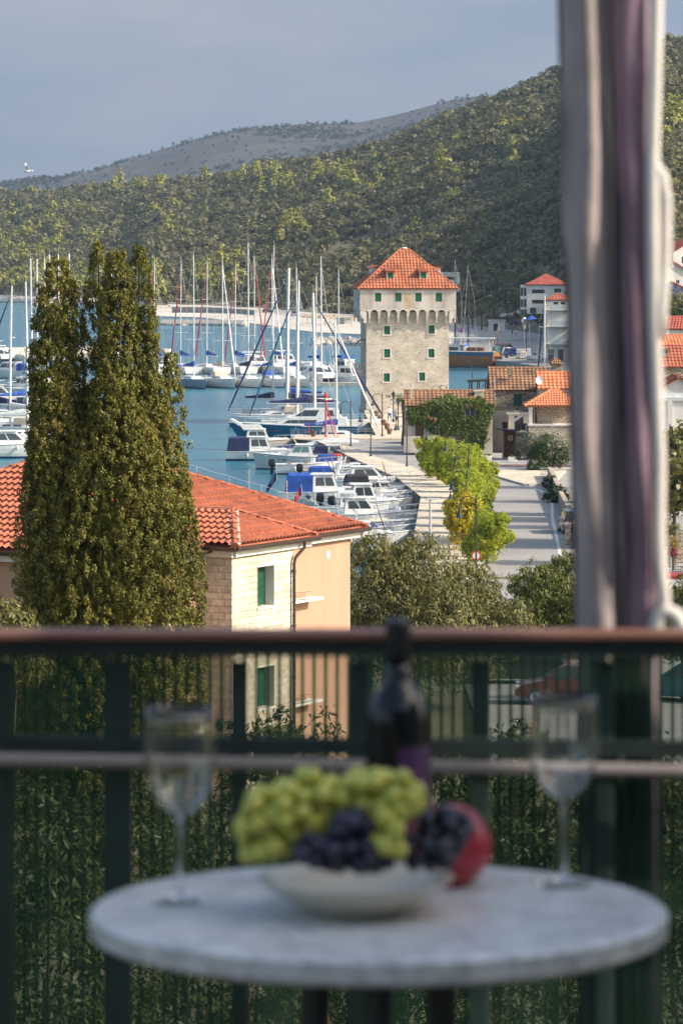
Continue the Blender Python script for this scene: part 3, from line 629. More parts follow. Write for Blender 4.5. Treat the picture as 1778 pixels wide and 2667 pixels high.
for (xa, za), (xb, zb2) in zip(rs, rs[1:]):
    n = 9
    for k in range(n):
        y0, y1 = yb_ - 1.1 + 2.2 * k / n, yb_ - 1.1 + 2.2 * (k + 1) / n; sag = .1 * math.sin(k * 1.9)
        mb.face((xa, y0, az + za), (xb, y0, az + zb2 + sag), (xb, y1, az + zb2 - sag), (xa, y1, az + za))
mb.build('awning', awn, tw, flip=False)
mb = MB(); mb.box((4.2, -.1, zt(1050)), (.2, .2, .4)); mb.build('wall_lantern', M['dark'], tw)
# ================================================================== the peach house with the stone bay
M['peach'] = mat('peach_render', (.42, .252, .165), .95, .09, 1.1, .15, bscale=60, stretch=.3)
M['house_stone'] = mat_stone('house_stone', (.65, .59, .50), (.54, .465, .375), (.40, .35, .29), .46, .205, .008, 1.0)
M['gutter'] = mat('brown_gutter', (.055, .035, .025), .45, .2, 3)
M['fascia'] = mat('white_fascia', (.66, .64, .58), .8, .06, 2)
hs = thing('peach_house', 'peach rendered house with orange tiled roof and pale stone bay below the balcony', 'house', (-3.22, 116.0, 4.0), math.atan2(.893, .45))
ZM, ZBY = 7.28, 7.37; A = (3.47, 7.35, 10.15)
ey = [(-3.5, 1.0, ZM), (10.9, 1.0, ZM), (10.9, 13.7, ZM), (-3.5, 13.7, ZM)]
mb = MB()
for k in range(4): tile_roof(mb, [ey[k], ey[(k + 1) % 4], A], .24, .40, .085, 6, .85)
rf = mb.build('roof', M['tile'], hs, flip=False)
mb = MB()
for k in range(4): ridge_caps(mb, ey[k], A, .12, .40)
mb.build('ridge_tiles', M['tile'], rf)
mort = mat('ridge_mortar', (.45, .36, .29), .95, .2, 4); mb = MB()
for k in range(4):
    a, c = Vector(ey[k]), Vector(A); s = (c - a).cross(Vector((0, 0, 1))).normalized() * .19
    mb.face(a + s + Vector((0, 0, .06)), a - s + Vector((0, 0, .06)), c - s + Vector((0, 0, .06)), c + s + Vector((0, 0, .06)))
mb.build('ridge_mortar', mort, rf, flip=False)
mb = MB()
for k in (0, 1): # little rods of the lightning wire along the hip
    pass
a, c = Vector(ey[1]), Vector(A)
for k in (.085, .185, .285, .42):
    p = a.lerp(c, k); mb.tube([p, p + Vector((0, 0, .75))], .013, 6)
prev = None
for k in range(9):
    p = a.lerp(c, .03 + k * .115); mb.tube([p + Vector((0, 0, .1)), p + Vector((0, 0, .34))], .009, 5)
    if prev: mb.tube([prev + Vector((0, 0, .36)), (prev + p) / 2 + Vector((0, 0, .33)), p + Vector((0, 0, .36))], .004, 4)
    prev = p
mb.build('lightning_wire', M['wire'], rf)
WM = [(-3.1, 1.32), (10.4, 1.32), (10.4, 13.3), (-3.1, 13.3)]
mb = MB()
for k in range(4): wall(mb, WM[k], WM[(k + 1) % 4], -.5, ZM - .12)
mb.build('wall', M['peach'], hs, flip=False)
# stone bay
BX = [(.22, .22), (4.25, .22), (4.25, 1.4), (.22, 1.4)]
def zh(py, D): return H - (py - YH) / F * D - 4.0
wins = [(1.62, 2.75, zh(1581, 118), zh(1475, 118)), (1.62, 2.75, zh(1845, 118), zh(1737, 118)), (1.62, 2.75, .2, 1.4)]
mb = MB(); wall(mb, BX[0], BX[1], -.5, ZBY - .12, wins, .34); wall(mb, BX[1], BX[2], -.5, ZBY - .12); wall(mb, BX[3], BX[0], -.5, ZBY - .12)
mb.build('stone_wall', M['house_stone'], hs, flip=False)
f, _ = wframe(BX[0], BX[1]); jamb = mat('white_jamb', (.62, .60, .53), .85, .08, 2)
for h in wins:
    u0, u1, v0, v1 = h; mb = MB(); n = 26; s = (v1 - v0) / n
    for j in range(n):
        z = v0 + j * s; mb.add([f(u0, .32, z), f(u1 - .03, .32, z), f(u1 - .03, .30, z + s * .2), f(u0, .30, z + s * .2), f(u1 - .03, .30, z + s * .85), f(u0, .30, z + s * .85), f(u0, .32, z + s), f(u1 - .03, .32, z + s)], [[0, 1, 2, 3], [3, 2, 4, 5], [5, 4, 7, 6]])
    w_ = mb.build('shutter', M['shutter_h'] if 'shutter_h' in M else M.setdefault('shutter_h', mat('roller_shutter_green', (.007, .075, .045), .5, .15, 2)), hs, flip=False)
    mb = MB(); fbox(mb, f, u0 - .02, u1 + .02, -.05, .3, v0 - .07, v0 - .002); fbox(mb, f, u1 - .012, u1 + .0, -.012, .33, v0, v1); fbox(mb, f, u0, u0 + .012, -.012, .33, v0, v1); fbox(mb, f, u0 - .02, u1 + .02, -.02, .33, v1 - .012, v1 + .03)
    mb.build('window_sill', jamb, w_)
bc = [(0, 0, ZBY), (5.29, 0, ZBY)]; BA = (2.64, 1.5, 8.26); BR = (2.64, 3.25, 8.26)
mb = MB(); tile_roof(mb, [bc[0], bc[1], BA], .24, .40, .085, 6, .85); tile_roof(mb, [(0, 1.25, ZBY), (0, 0, ZBY), BA, BR], .24, .40, .085, 6, .85); tile_roof(mb, [(5.29, 0, ZBY), (5.29, 1.25, ZBY), BR, BA], .24, .40, .085, 6, .85)
rf = mb.build('bay_roof', M['tile'], hs, flip=False)
mb = MB(); ridge_caps(mb, bc[0], BA, .12, .40); ridge_caps(mb, bc[1], BA, .12, .40); ridge_caps(mb, BR, BA, .12, .40); mb.build('ridge_tiles', M['tile'], rf)
mb = MB()
for a, c in ((bc[0], BA), (bc[1], BA), (BR, BA)):
    a, c = Vector(a), Vector(c); s = (c - a).cross(Vector((0, 0, 1))).normalized() * .19; z = Vector((0, 0, .06)); mb.face(a + s + z, a - s + z, c - s + z, c + s + z)
mb.build('ridge_mortar', mort, rf, flip=False)
mb = MB()
def fasc(p0, p1, z, i=.10):
    f, L = wframe(p0, p1); fbox(mb, f, -.0, L, i, i + .06, z - .34, z - .09); fbox(mb, f, 0, L, i, 1.2, z - .10, z - .06)
fasc((0, 0), (5.29, 0), ZBY); fasc((0, 1.6), (0, 0), ZBY); fasc((4.6, 1.0), (10.9, 1.0), ZM); fasc((10.9, 1.0), (10.9, 13.7), ZM); fasc((-3.5, 13.7), (-3.5, 1.0), ZM); fasc((-3.5, 1.0), (.3, 1.0), ZM)
mb.build('fascia', M['fascia'], hs, flip=False)
mb = MB()
def gut(p0, p1, z):
    f, L = wframe(p0, p1); n = 8; r = .105
    for k in range(int(L / 1.1)): u = .6 + k * 1.1; mb.add([f(u, -.17, z - .13), f(u + .03, -.17, z - .13), f(u + .03, -.17, z + .0), f(u, -.17, z + .0)], [[0, 1, 2, 3]])
    rings = [[f(u, -.10 - r * math.cos(math.pi * k / n), z - .02 - r * 1.2 * math.sin(math.pi * k / n)) for k in range(n + 1)] + [f(u, -.10 + r * .8 * math.cos(math.pi * k / n) * -1 * -1, z - .02) for k in (0,)] for u in (-.12, L + .12)]
    mb.loft(rings, True, True)
gut((0, 0), (5.29, 0), ZBY); gut((0, 1.3), (0, 0), ZBY); gut((5.1, 1.0), (10.9, 1.0), ZM); gut((10.9, 1.0), (10.9, 13.7), ZM); gut((-3.5, 13.7), (-3.5, 1.0), ZM); gut((-3.5, 1.0), (.2, 1.0), ZM)
mb.build('gutter', M['gutter'], hs, flip=False)
mb = MB(); x = 4.12; mb.tube([(x + .35, -.07, ZBY - .1), (x + .35, -.07, ZBY - .3), (x + .05, .1, ZBY - .62), (x, .12, ZBY - .8), (x, .12, -.4)], .055, 8)
for z in (6.3, 4.6, 3., 1.4): mb.tube([(x, .12, z), (x, .12, z + .06)], .075, 8)
mb.build('downpipe', M['gutter'], hs)
for zc in (zh(1568, 121), zh(1838, 121), .35):
    mb = MB(); mb.box((6.0, 1.06, zc - .05), (3.0, .5, .07)); b_ = mb.build('balcony', M['fascia'], hs)
    mb = MB()
    for z in (zc + .07, zc + .30): mb.tube([(4.6, .84, z), (6.6, .84, z - .08)], .010, 5)
    for k in range(6): mb.tube([(4.6 + k * .2, .84, zc - .01), (4.6 + k * .2, .84, zc + .27 - k * .01)], .006, 4)
    for k in range(7): c = (5.0 + k * .2, .84, zc + .14); mb.tube([(c[0] + .07 * math.cos(q), c[1], c[2] + .07 * math.sin(q)) for q in [j * math.pi / 5 for j in range(11)]], .008, 4)
    mb.tube([(4.6, .84, zc - .01), (4.6, .84, zc + .34)], .02, 6); mb.tube([(4.6, 1.3, zc + .3), (4.6, .84, zc + .3)], .012, 5); mb.build('balcony_railing', M['dark'], b_)
mb = MB(); f, _ = wframe((4.25, 1.32), (10.4, 1.32)); c = f(4.55, -.015, zh(1448, 124)); ax = f(4.55, .02, zh(1448, 124))
mb.tube([ax, c], .14, 16); mb.build('vent_cover', jamb, hs)
# ================================================================== trees near the house
def limbed(root, h, r, limbs, m, lean=(0, 0)):
    mb = MB(); mb.tube([(0, 0, -.3), (lean[0] * .3, lean[1] * .3, h * .3), (lean[0], lean[1], h * .62)], [r, r * .8, r * .5], 8)
    for (dx, dy, dz) in limbs:
        mb.tube([(lean[0] * .4, lean[1] * .4, h * .36), (dx * .5, dy * .5, h * .36 + (dz - h * .36) * .55), (dx, dy, dz)], [r * .5, r * .32, r * .1], 6)
    return mb.build('trunk', m, root)
M['cyp'] = mat_leaf('cypress_spray', [(.05, .058, .012), (.12, .122, .022), (.20, .175, .03), (.27, .175, .045)], [0, .4, .78, 1.0], .15, .6, .5)
cy = thing('cypress_tree', 'big dense olive-green cypress with several pointed tops in front of the peach house', 'tree', P(300, 2330, 95), 0)
base = Vector(P(300, 2330, 95)); rel = lambda px, py, dy=0.: P(px, py, 95 + dy) - base
SP = [(150, 674, 1350, 62, 0), (122, 745, 1700, 42, -.2), (182, 735, 1500, 34, .1), (258, 638, 1300, 36, .3), (304, 652, 1700, 58, -.3), (362, 645, 1400, 42, .2), (318, 735, 2200, 94, 0), (385, 800, 1900, 44, -.2), (446, 925, 1900, 40, .1),
      (148, 820, 2200, 72, -.2), (300, 950, 2250, 118, -.7), (150, 1000, 2250, 80, -.6), (420, 1080, 2250, 82, -.4), (108, 1120, 2250, 64, -.9), (470, 1260, 2200, 58, -.3), (225, 1040, 2250, 90, .6), (360, 1100, 2250, 110, -1.0), (230, 1180, 2250, 100, -1.2)]
CC = []; ND = []; CR = []
for (px, top, bot, hwid, dy) in SP:
    n = int((bot - top) * hwid / 88)
    for i in range(n):
        q = random.random(); py = top + (bot - top) * q; rr = hwid / 105 * min(1, .22 + 2.6 * q ** .8) * (1 - .35 * max(0, q - .7))
        a = random.uniform(0, 6.28) if random.random() < .3 else random.uniform(-3.5, .36); rad = rr * (random.uniform(.8, 1.12) if random.random() < .8 else random.uniform(.2, .8))
        d = Vector((math.cos(a), math.sin(a), 0)); CC.append(rel(px, py, dy) + d * rad); ND.append(d + Vector((0, 0, .35))); CR.append(random.uniform(.07, .16) * (.75 if q < .15 else 1))
CC = np.array(CC); ND = unit(np.array(ND)); CR = np.array(CR); nl = 52; nc = len(CC)
dd = unit(RNG.normal(size=(nc, nl, 3)) + ND[:, None] * .8); X = (CC[:, None] + dd * RNG.uniform(.3, 1.05, (nc, nl, 1)) * CR[:, None, None] * np.array([1, 1, 1.5])).reshape(-1, 3)
Nn2 = unit(dd.reshape(-1, 3) + RNG.normal(size=(nc * nl, 3)) * .6); s = RNG.uniform(.018, .040, len(X))
V, Q = cards(X, Nn2, s * 1.15, s * .6, np.tile([0, 0, 1.], (len(X), 1)) + Nn2 * .6, .8); np_mesh('crown', V, Q, M['cyp'], cy)
mb = MB()
for (px, top, bot, hwid, dy) in SP: mb.tube([rel(300, 2340) * .2, rel(px * .5 + 150, 1900, dy * .5), rel(px, (top * .55 + bot * .45), dy), rel(px, top + 25, dy)], [.14, .07, .035, .01], 6)
mb.tube([(0, 0, -.4), (0, 0, 4)], [.35, .2], 8); mb.build('trunk', M['bark'], cy)
M['hack'] = mat_leaf('drooping_leaf', [(.06, .068, .02), (.135, .132, .038), (.21, .185, .06), (.30, .24, .10)], [0, .42, .8, 1], .25, .45, .35)
M['hack2'] = mat_leaf('yellowing_leaf', [(.07, .09, .02), (.145, .16, .034), (.23, .22, .05)], None, .3, .5, .4)
def bushy(name, label, cat, px, D, ptop, w, blobs, m, ncl, nlf, ln, wd, droop=True, zb=None, group=None):
    zb = gz(D) if zb is None else zb
    loc = Vector(((px - CX) / F * D, D, zb)); root = thing(name, label, cat, loc, 0, group)
    bl = [((b[0], b[1], b[2] - zb), b[3]) for b in blobs]
    leafy('crown', bl, ncl, nlf, ln, wd, m, root, cr=.34, jit=.55, tdir=None if not droop else np.tile([0, 0, -1.], (ncl * nlf, 1)), tj=.55)
    zt_ = max(b[2] for b in blobs) - zb
    limbed(root, zt_, .16, [(b[0] * .8, b[1] * .8, b[2] - zb) for b in blobs], M['bark']); return root
def crown_from_px(lst, px0, D):
    """(photo x, photo y, radius px, depth offset) -> blobs relative to the trunk"""
    s = F / D; out = []
    for (x, y, r, dy) in lst:
        Dd = D + dy; out.append((((x - px0) / F * Dd), dy, H - (y - YH) / F * Dd, (r / s, r / s * 1.1, r / s * .9)))
    return out
bushy('hackberry_tree', 'broad olive-green tree with drooping leaves right of the peach house', 'tree', 1040, 148, 0, 0,
      crown_from_px([(960, 1480, 80, 0), (1000, 1560, 110, -1), (1090, 1510, 105, -.5), (1180, 1560, 100, 0), (1260, 1600, 95, .5), (1330, 1640, 70, 0), (930, 1600, 70, -1), (1130, 1630, 120, -1.5), (1010, 1450, 60, 0), (1090, 1440, 55, 0), (1230, 1530, 60, 0), (1330, 1620, 55, -.5), (940, 1440, 45, .3), (1040, 1690, 120, -1), (1200, 1690, 110, -1)], 1040, 148), M['hack'], 1400, 36, .095, .029)
bushy('leafy_tree', 'yellow-green tree at the road end just left of the curtain', 'tree', 1430, 170, 0, 0,
      crown_from_px([(1430, 1560, 75, 0), (1390, 1520, 55, 0), (1460, 1500, 50, .3), (1370, 1590, 55, -.3), (1480, 1590, 75, 0), (1410, 1640, 75, -.4), (1540, 1560, 90, 0), (1475, 1470, 34, .2), (1352, 1530, 30, .2), (1600, 1600, 90, 0)], 1430, 170), M['hack2'], 760, 36, .09, .034)
bushy('leafy_tree', 'small light-green tree at the right edge of the picture behind the curtain cord', 'tree', 1780, 150, 0, 0,
      crown_from_px([(1770, 1600, 60, 0), (1800, 1560, 70, 0), (1850, 1620, 80, 0), (1740, 1660, 60, 0)], 1780, 150), M['hack2'], 300, 34, .10, .04)
bushy('leafy_tree', 'pale green tree at the left edge of the picture beside the cypress', 'tree', 20, 88, 0, 0,
      crown_from_px([(-20, 1640, 90, 0), (40, 1640, 60, 0), (-70, 1720, 120, 0), (60, 1720, 80, -.5)], 20, 88), M['hack'], 300, 34, .075, .026)
# the yellowing row along the road
M['linden'] = mat_leaf('lime_leaf', [(.20, .26, .022), (.33, .385, .035), (.45, .46, .045), (.50, .42, .045)], [0, .4, .8, 1], .5, .45, .5)
M['linden_y'] = mat_leaf('golden_leaf', [(.34, .36, .03), (.52, .42, .03), (.55, .33, .035)], None, .42, .45, .5)
def rowtree(px, D, ptop, hwpx, label, m=M['linden'], n=260):
    zb = 1.25; s = F / D; zt_ = H - (ptop - YH) / s; h = zt_ - zb; r = hwpx / s * .88
    root = thing('row_tree', label, 'tree', ((px - CX) / s, D, zb), random.uniform(0, 6), 'yellowing trees in a row beside the road')
    bl = [((0, 0, h * .56), (r * .6, r * .6, h * .43))]
    for k in range(9): a = k * 2.4; q_ = random.uniform(.5, .85); bl.append(((math.cos(a) * r * q_, math.sin(a) * r * q_, h * random.uniform(.22, .9)), (r * random.uniform(.2, .42), r * .34, h * random.uniform(.08, .16))))
    leafy('crown', bl, int(n * 1.6), 26, .078, .052, m, root, cr=.42, jit=.7)
    limbed(root, h, .09, [(random.uniform(-1, 1) * r * .7, random.uniform(-1, 1) * r * .7, h * random.uniform(.6, .9)) for _ in range(6)], M['bark'])
for a in [(1268, 236, 1330, 74, 'nearest yellow-green tree of the roadside row, beside the red sign', M['linden'], 330), (1205, 243, 1285, 62, 'golden-orange tree of the roadside row below the nearest bell lamp', M['linden_y'], 240),
          (1236, 256, 1252, 62, 'second yellow-green tree of the roadside row behind the golden one', M['linden'], 300), (1228, 271, 1222, 62, 'tree of the roadside row between the second and third bell lamps', M['linden'], 280),
          (1236, 287, 1195, 58, 'middle tree of the roadside row in front of the doorway', M['linden'], 260), (1222, 303, 1168, 56, 'tree of the roadside row in front of the ivy house corner', M['linden'], 240),
          (1218, 249, 1262, 56, 'yellow-green tree squeezed between the golden tree and the second lamp', M['linden'], 240), (1222, 264, 1226, 56, 'yellow-green tree beside the third bell lamp', M['linden'], 230), (1232, 279, 1198, 54, 'yellow-green tree beside the fourth bell lamp', M['linden'], 220), (1195, 311, 1158, 50, 'yellow-green tree under the ivy house window', M['linden'], 200), (1140, 328, 1142, 44, 'yellow-green tree between the two far left trees of the row', M['linden'], 170), (1262, 296, 1205, 44, 'slim light-green tree on the road side of the row', M['linden'], 150), (1165, 322, 1146, 48, 'far tree of the row below the ivy windows', M['linden'], 220), (1115, 334, 1140, 42, 'farthest left tree of the row beside the low white post', M['linden'], 170), (1210, 318, 1152, 48, 'far tree of the row beside the small sign board', M['linden'], 170)]: rowtree(*a)
# dark tall trees on the right of the road, the ones that throw the bars of shade over it
for k, (x, y, h) in enumerate([(20.6, 238, 8.5), (21.4, 256, 9), (22.4, 270, 8.0), (22.0, 284, 8.5), (23.6, 299, 8.0), (23.2, 318, 8.4)]):
    root = thing('roadside_tree', ['first', 'second', 'third', 'fourth', 'fifth', 'farthest'][k] + ' tall dark roadside tree behind the hanging curtain', 'tree', (x, y, 1.2), k, 'tall trees on the right of the road')
    leafy('crown', [((0, 0, h * .72), (1.5, 1.5, h * .27)), ((.5, .2, h * .6), (1.2, 1.2, 1.4)), ((-.5, -.2, h * .55), (1.2, 1.2, 1.2))], 230, 26, .2, .13, M['hack'], root, cr=.4)
    limbed(root, h, .14, [(.6, .3, h * .7), (-.7, .2, h * .65)], M['bark'])
# hedge and shrubs below the balcony, seen through the screen
M['hedge'] = mat_leaf('oleander_leaf', [(.030, .045, .014), (.07, .085, .026), (.12, .125, .045)], None, .25, .45, .3)
hg = [(-60, 1990, 62, 120), (120, 2050, 60, 140), (300, 2010, 62, 130), (480, 2060, 64, 130), (640, 1880, 70, 115), (800, 1850, 74, 125), (960, 1960, 66, 120), (1120, 1930, 66, 120), (1290, 1900, 68, 115), (1450, 1960, 64, 130), (1620, 1990, 62, 130), (1790, 1960, 60, 130)]
hl = ['leftmost dense shrub', 'shrub under the left wine glass foot', 'shrub left of the bowl', 'shrub below the stone corner', 'tall shrub under the lower house window', 'tall shrub under the lower house balcony', 'shrub behind the bottle', 'shrub behind the red fruit', 'shrub left of the right wine glass', 'shrub behind the right wine glass', 'shrub right of the right wine glass', 'rightmost dense shrub']
for (px, pt, D, hwid), lb in zip(hg, hl):
    s = F / D; zb = gz(D); zt_ = H - (pt - YH) / s; r = hwid / s; h = zt_ - zb
    root = thing('oleander_shrub', lb + ' seen through the green balcony screen', 'shrub', ((px - CX) / s, D, zb), 0, 'tall shrubs below the balcony')
    bl = [((random.uniform(-.3, .3) * r, random.uniform(-.5, .5), h * q), (r * 1.05, r, h * .2)) for q in (.15, .38, .6, .8)] + [((random.uniform(-.7, .7) * r, 0, h * random.uniform(.8, .93)), (r * .35, r * .35, h * .1)) for _ in range(4)]
    leafy('crown', bl, 420, 34, .075, .022, M['hedge'], root, cr=.3, jit=.6, tdir=np.tile([0, 0, 1.], (420 * 34, 1)), tj=1.6)
    limbed(root, h, .1, [(.4, .2, h * .8), (-.5, 0, h * .75), (.1, -.4, h * .85)], M['bark'])
# ================================================================== boats
def half(B, t, bowp=2.2, st=.86): return B / 2 * ((st + (1 - st) * min(1, t / .35)) if t < .4 else max(.012, 1 - ((t - .4) / .6) ** bowp))
def sheer(Fb, t, k=.3): return Fb * (1 + k * t * t)
def add_hull(mb, L, B, Fb, rake=.35, bowp=2.2, st=.86, k=.3, draft=.35, n=16):
    rings = []
    for i in range(n + 1):
        t = i / n; b = half(B, t, bowp, st); zs = sheer(Fb, t, k); x = -L / 2 + L * t; sec = []
        for fb, z in ((1, zs), (.985, zs * .7), (.93, zs * .35), (.82, .02), (.5, -draft * .6), (0, -draft)):
            sec.append((x + rake * t ** 3 * (z / zs) - (.0 if z > 0 else .1 * t), -b * fb * (1 - .25 * (1 - max(0, z / zs)) * t ** 2), z))
        rings.append(sec + [(p[0], -p[1], p[2]) for p in sec[-2::-1]])
    mb.loft(rings, False); m = len(rings[0]); mb.add(rings[0], [list(range(m))]); return mb
def add_deck(mb, L, B, Fb, rake=.35, bowp=2.2, st=.86, k=.3, n=16, drop=.03):
    vs = []
    for i in range(n + 1):
        t = i / n; b = half(B, t, bowp, st) - .03; z = sheer(Fb, t, k) - drop; x = -L / 2 + L * t + rake * t ** 3; vs += [(x, -max(b, .005), z), (x, max(b, .005), z)]
    return mb.add(vs, [[2 * i, 2 * i + 2, 2 * i + 3, 2 * i + 1] for i in range(n)])
def edge_pt(L, B, Fb, t, side, rake=.35, inset=.06, up=0., **kw):
    return Vector((-L / 2 + L * t + rake * t ** 3, side * max(0, half(B, t) - inset), sheer(Fb, t) + up))
def add_rail(mb, L, B, Fb, t0, h=.5, rake=.35, r=.016, step=5, mid=False):
    for s in (-1, 1):
        pts = [edge_pt(L, B, Fb, t0 + (1 - t0) * q / 8, s, rake, .06, h) for q in range(9)]
        mb.tube([edge_pt(L, B, Fb, t0, s, rake, .06, 0)] + pts, r, 5)
        if mid: mb.tube([p - Vector((0, 0, h * .5)) for p in pts], r * .7, 4)
        for q in range(1, 9, 2): mb.tube([pts[q] - Vector((0, 0, h)), pts[q]], r * .9, 4)
    return mb
def trapez(mb, x0, x1, xr0, xr1, z0, h, w0, w1, crown=.05):
    """cabin: base x0..x1, roof xr0..xr1, widths at base and roof"""
    a, c = w0 / 2, w1 / 2
    vs = [(x0, -a, z0), (x1, -a * .82, z0), (x1, a * .82, z0), (x0, a, z0), (xr0, -c, z0 + h), (xr1, -c * .88, z0 + h), (xr1, c * .88, z0 + h), (xr0, c, z0 + h), (xr0, 0, z0 + h + crown), (xr1, 0, z0 + h + crown)]
    return mb.add(vs, [[0, 1, 5, 4], [2, 3, 7, 6], [1, 2, 6, 9, 5], [3, 0, 4, 8, 7], [4, 5, 9, 8], [8, 9, 6, 7], [3, 2, 1, 0]])
def trap_glass(mb, x0, x1, xr0, xr1, z0, h, w0, w1, panes=((.12, .5), (.54, .9)), v=(.35, .85), front=True, back=False):
    a, c = w0 / 2, w1 / 2
    def side(u, q, s): # u along, q up
        xb = x0 + (x1 - x0) * u; xt = xr0 + (xr1 - xr0) * u; yb = a * (1 - .18 * u); yt = c * (1 - .12 * u)
        return (xb + (xt - xb) * q, s * (yb + (yt - yb) * q + .012), z0 + h * q)
    for s in (-1, 1):
        for u0, u1 in panes: mb.face(side(u0, v[0], s), side(u1, v[0], s), side(u1, v[1], s), side(u0, v[1], s))
    def fr(u, q): return (x1 + (xr1 - x1) * q + .015, (u * 2 - 1) * (a * .82 + (c * .88 - a * .82) * q), z0 + h * q + .01)
    if front:
        for u0, u1 in ((.06, .48), (.52, .94)): mb.face(fr(u0, v[0] - .12), fr(u1, v[0] - .12), fr(u1, v[1] + .04), fr(u0, v[1] + .04))
    if back:
        bk = lambda u, q: (x0 + (xr0 - x0) * q - .012, (u * 2 - 1) * (a + (c - a) * q), z0 + h * q); mb.face(bk(.1, .2), bk(.9, .2), bk(.9, .85), bk(.1, .85))
    return mb
def canvas_box(mb, x0, x1, z0, h, w, r=.22, lean=.12):
    prof = [(x0 - lean * .3, z0), (x0 + lean, z0 + h - r), (x0 + lean + r * .6, z0 + h), (x1 - r * .5, z0 + h + .03), (x1, z0 + h - r * .4), (x1, z0)]
    n = 7; rings = []
    for i in range(n + 1):
        y = -w / 2 + w * i / n; e = 1 - .10 * abs(2 * i / n - 1) ** 3
        rings.append([(x, y, z0 + (z - z0) * e + .015 * math.sin(i * 2.3 + k)) for k, (x, z) in enumerate(prof)])
    return mb.loft(rings)
def outboard(parent, x, z, m=None, s=1., tilt=.0, y=0.):
    c = MB(); c.loft([[(x - .22 * s + dx * s * k, y + dy * s * k, z + zz * s) for dx, dy in ((-.30, -.15), (-.22, -.2), (.2, -.2), (.26, -.1), (.26, .1), (.2, .2), (-.22, .2), (-.30, .15))] for k, zz in ((.75, .1), (1, .22), (1.0, .5), (.85, .66), (.5, .72))])
    c.loft([[(x - .2 * s + dx * s - tilt * q, y + dy * s, z + zz * s) for dx, dy in ((-.12, -.07), (.12, -.07), (.12, .07), (-.12, .07))] for zz, q in ((.12, 0), (-.4, .4), (-.75, .8))])
    c.tube([(x - .2 * s - tilt * .8, y, z - .6 * s), (x - .5 * s - tilt * .9, y, z - .6 * s)], [.07 * s, .05 * s], 7); return c.build('outboard_motor', m or M['black'], parent)
def moor(root, L, B, Fb, reach, drop=0.1):
    for s in (-.35, .35):
        mb = MB(); a = Vector((L / 2 + .2, s * .4, Fb * 1.25)); c = Vector((L / 2 + reach, s * B * 1.3, 1.25 + drop)); mid = (a + c) / 2 - Vector((0, 0, .25)); mb.tube([a, a.lerp(mid, .5) - Vector((0, 0, .08)), mid, mid.lerp(c, .5) - Vector((0, 0, .08)), c], .018, 4); mb.build('mooring_line', M['rope'], root)
M['rope'] = mat('grey_rope', (.20, .18, .15), .9, .3, 5)
M['h_white'] = mat_hull('white_hull', (.66, .66, .63)); M['h_grey'] = mat_hull('pale_grey_hull', (.48, .51, .50)); M['h_cream'] = mat_hull('cream_hull', (.62, .56, .45), zl=.15)
M['h_white_n'] = mat_hull('white_hull_navy_boot', (.68, .68, .65), (.02, .04, .12), .2); M['h_blue'] = mat_hull('petrol_blue_hull', (.010, .10, .19), (.01, .02, .05), .16, .18); M['h_slate'] = mat_hull('slate_hull', (.24, .29, .35), (.03, .03, .05), .14)
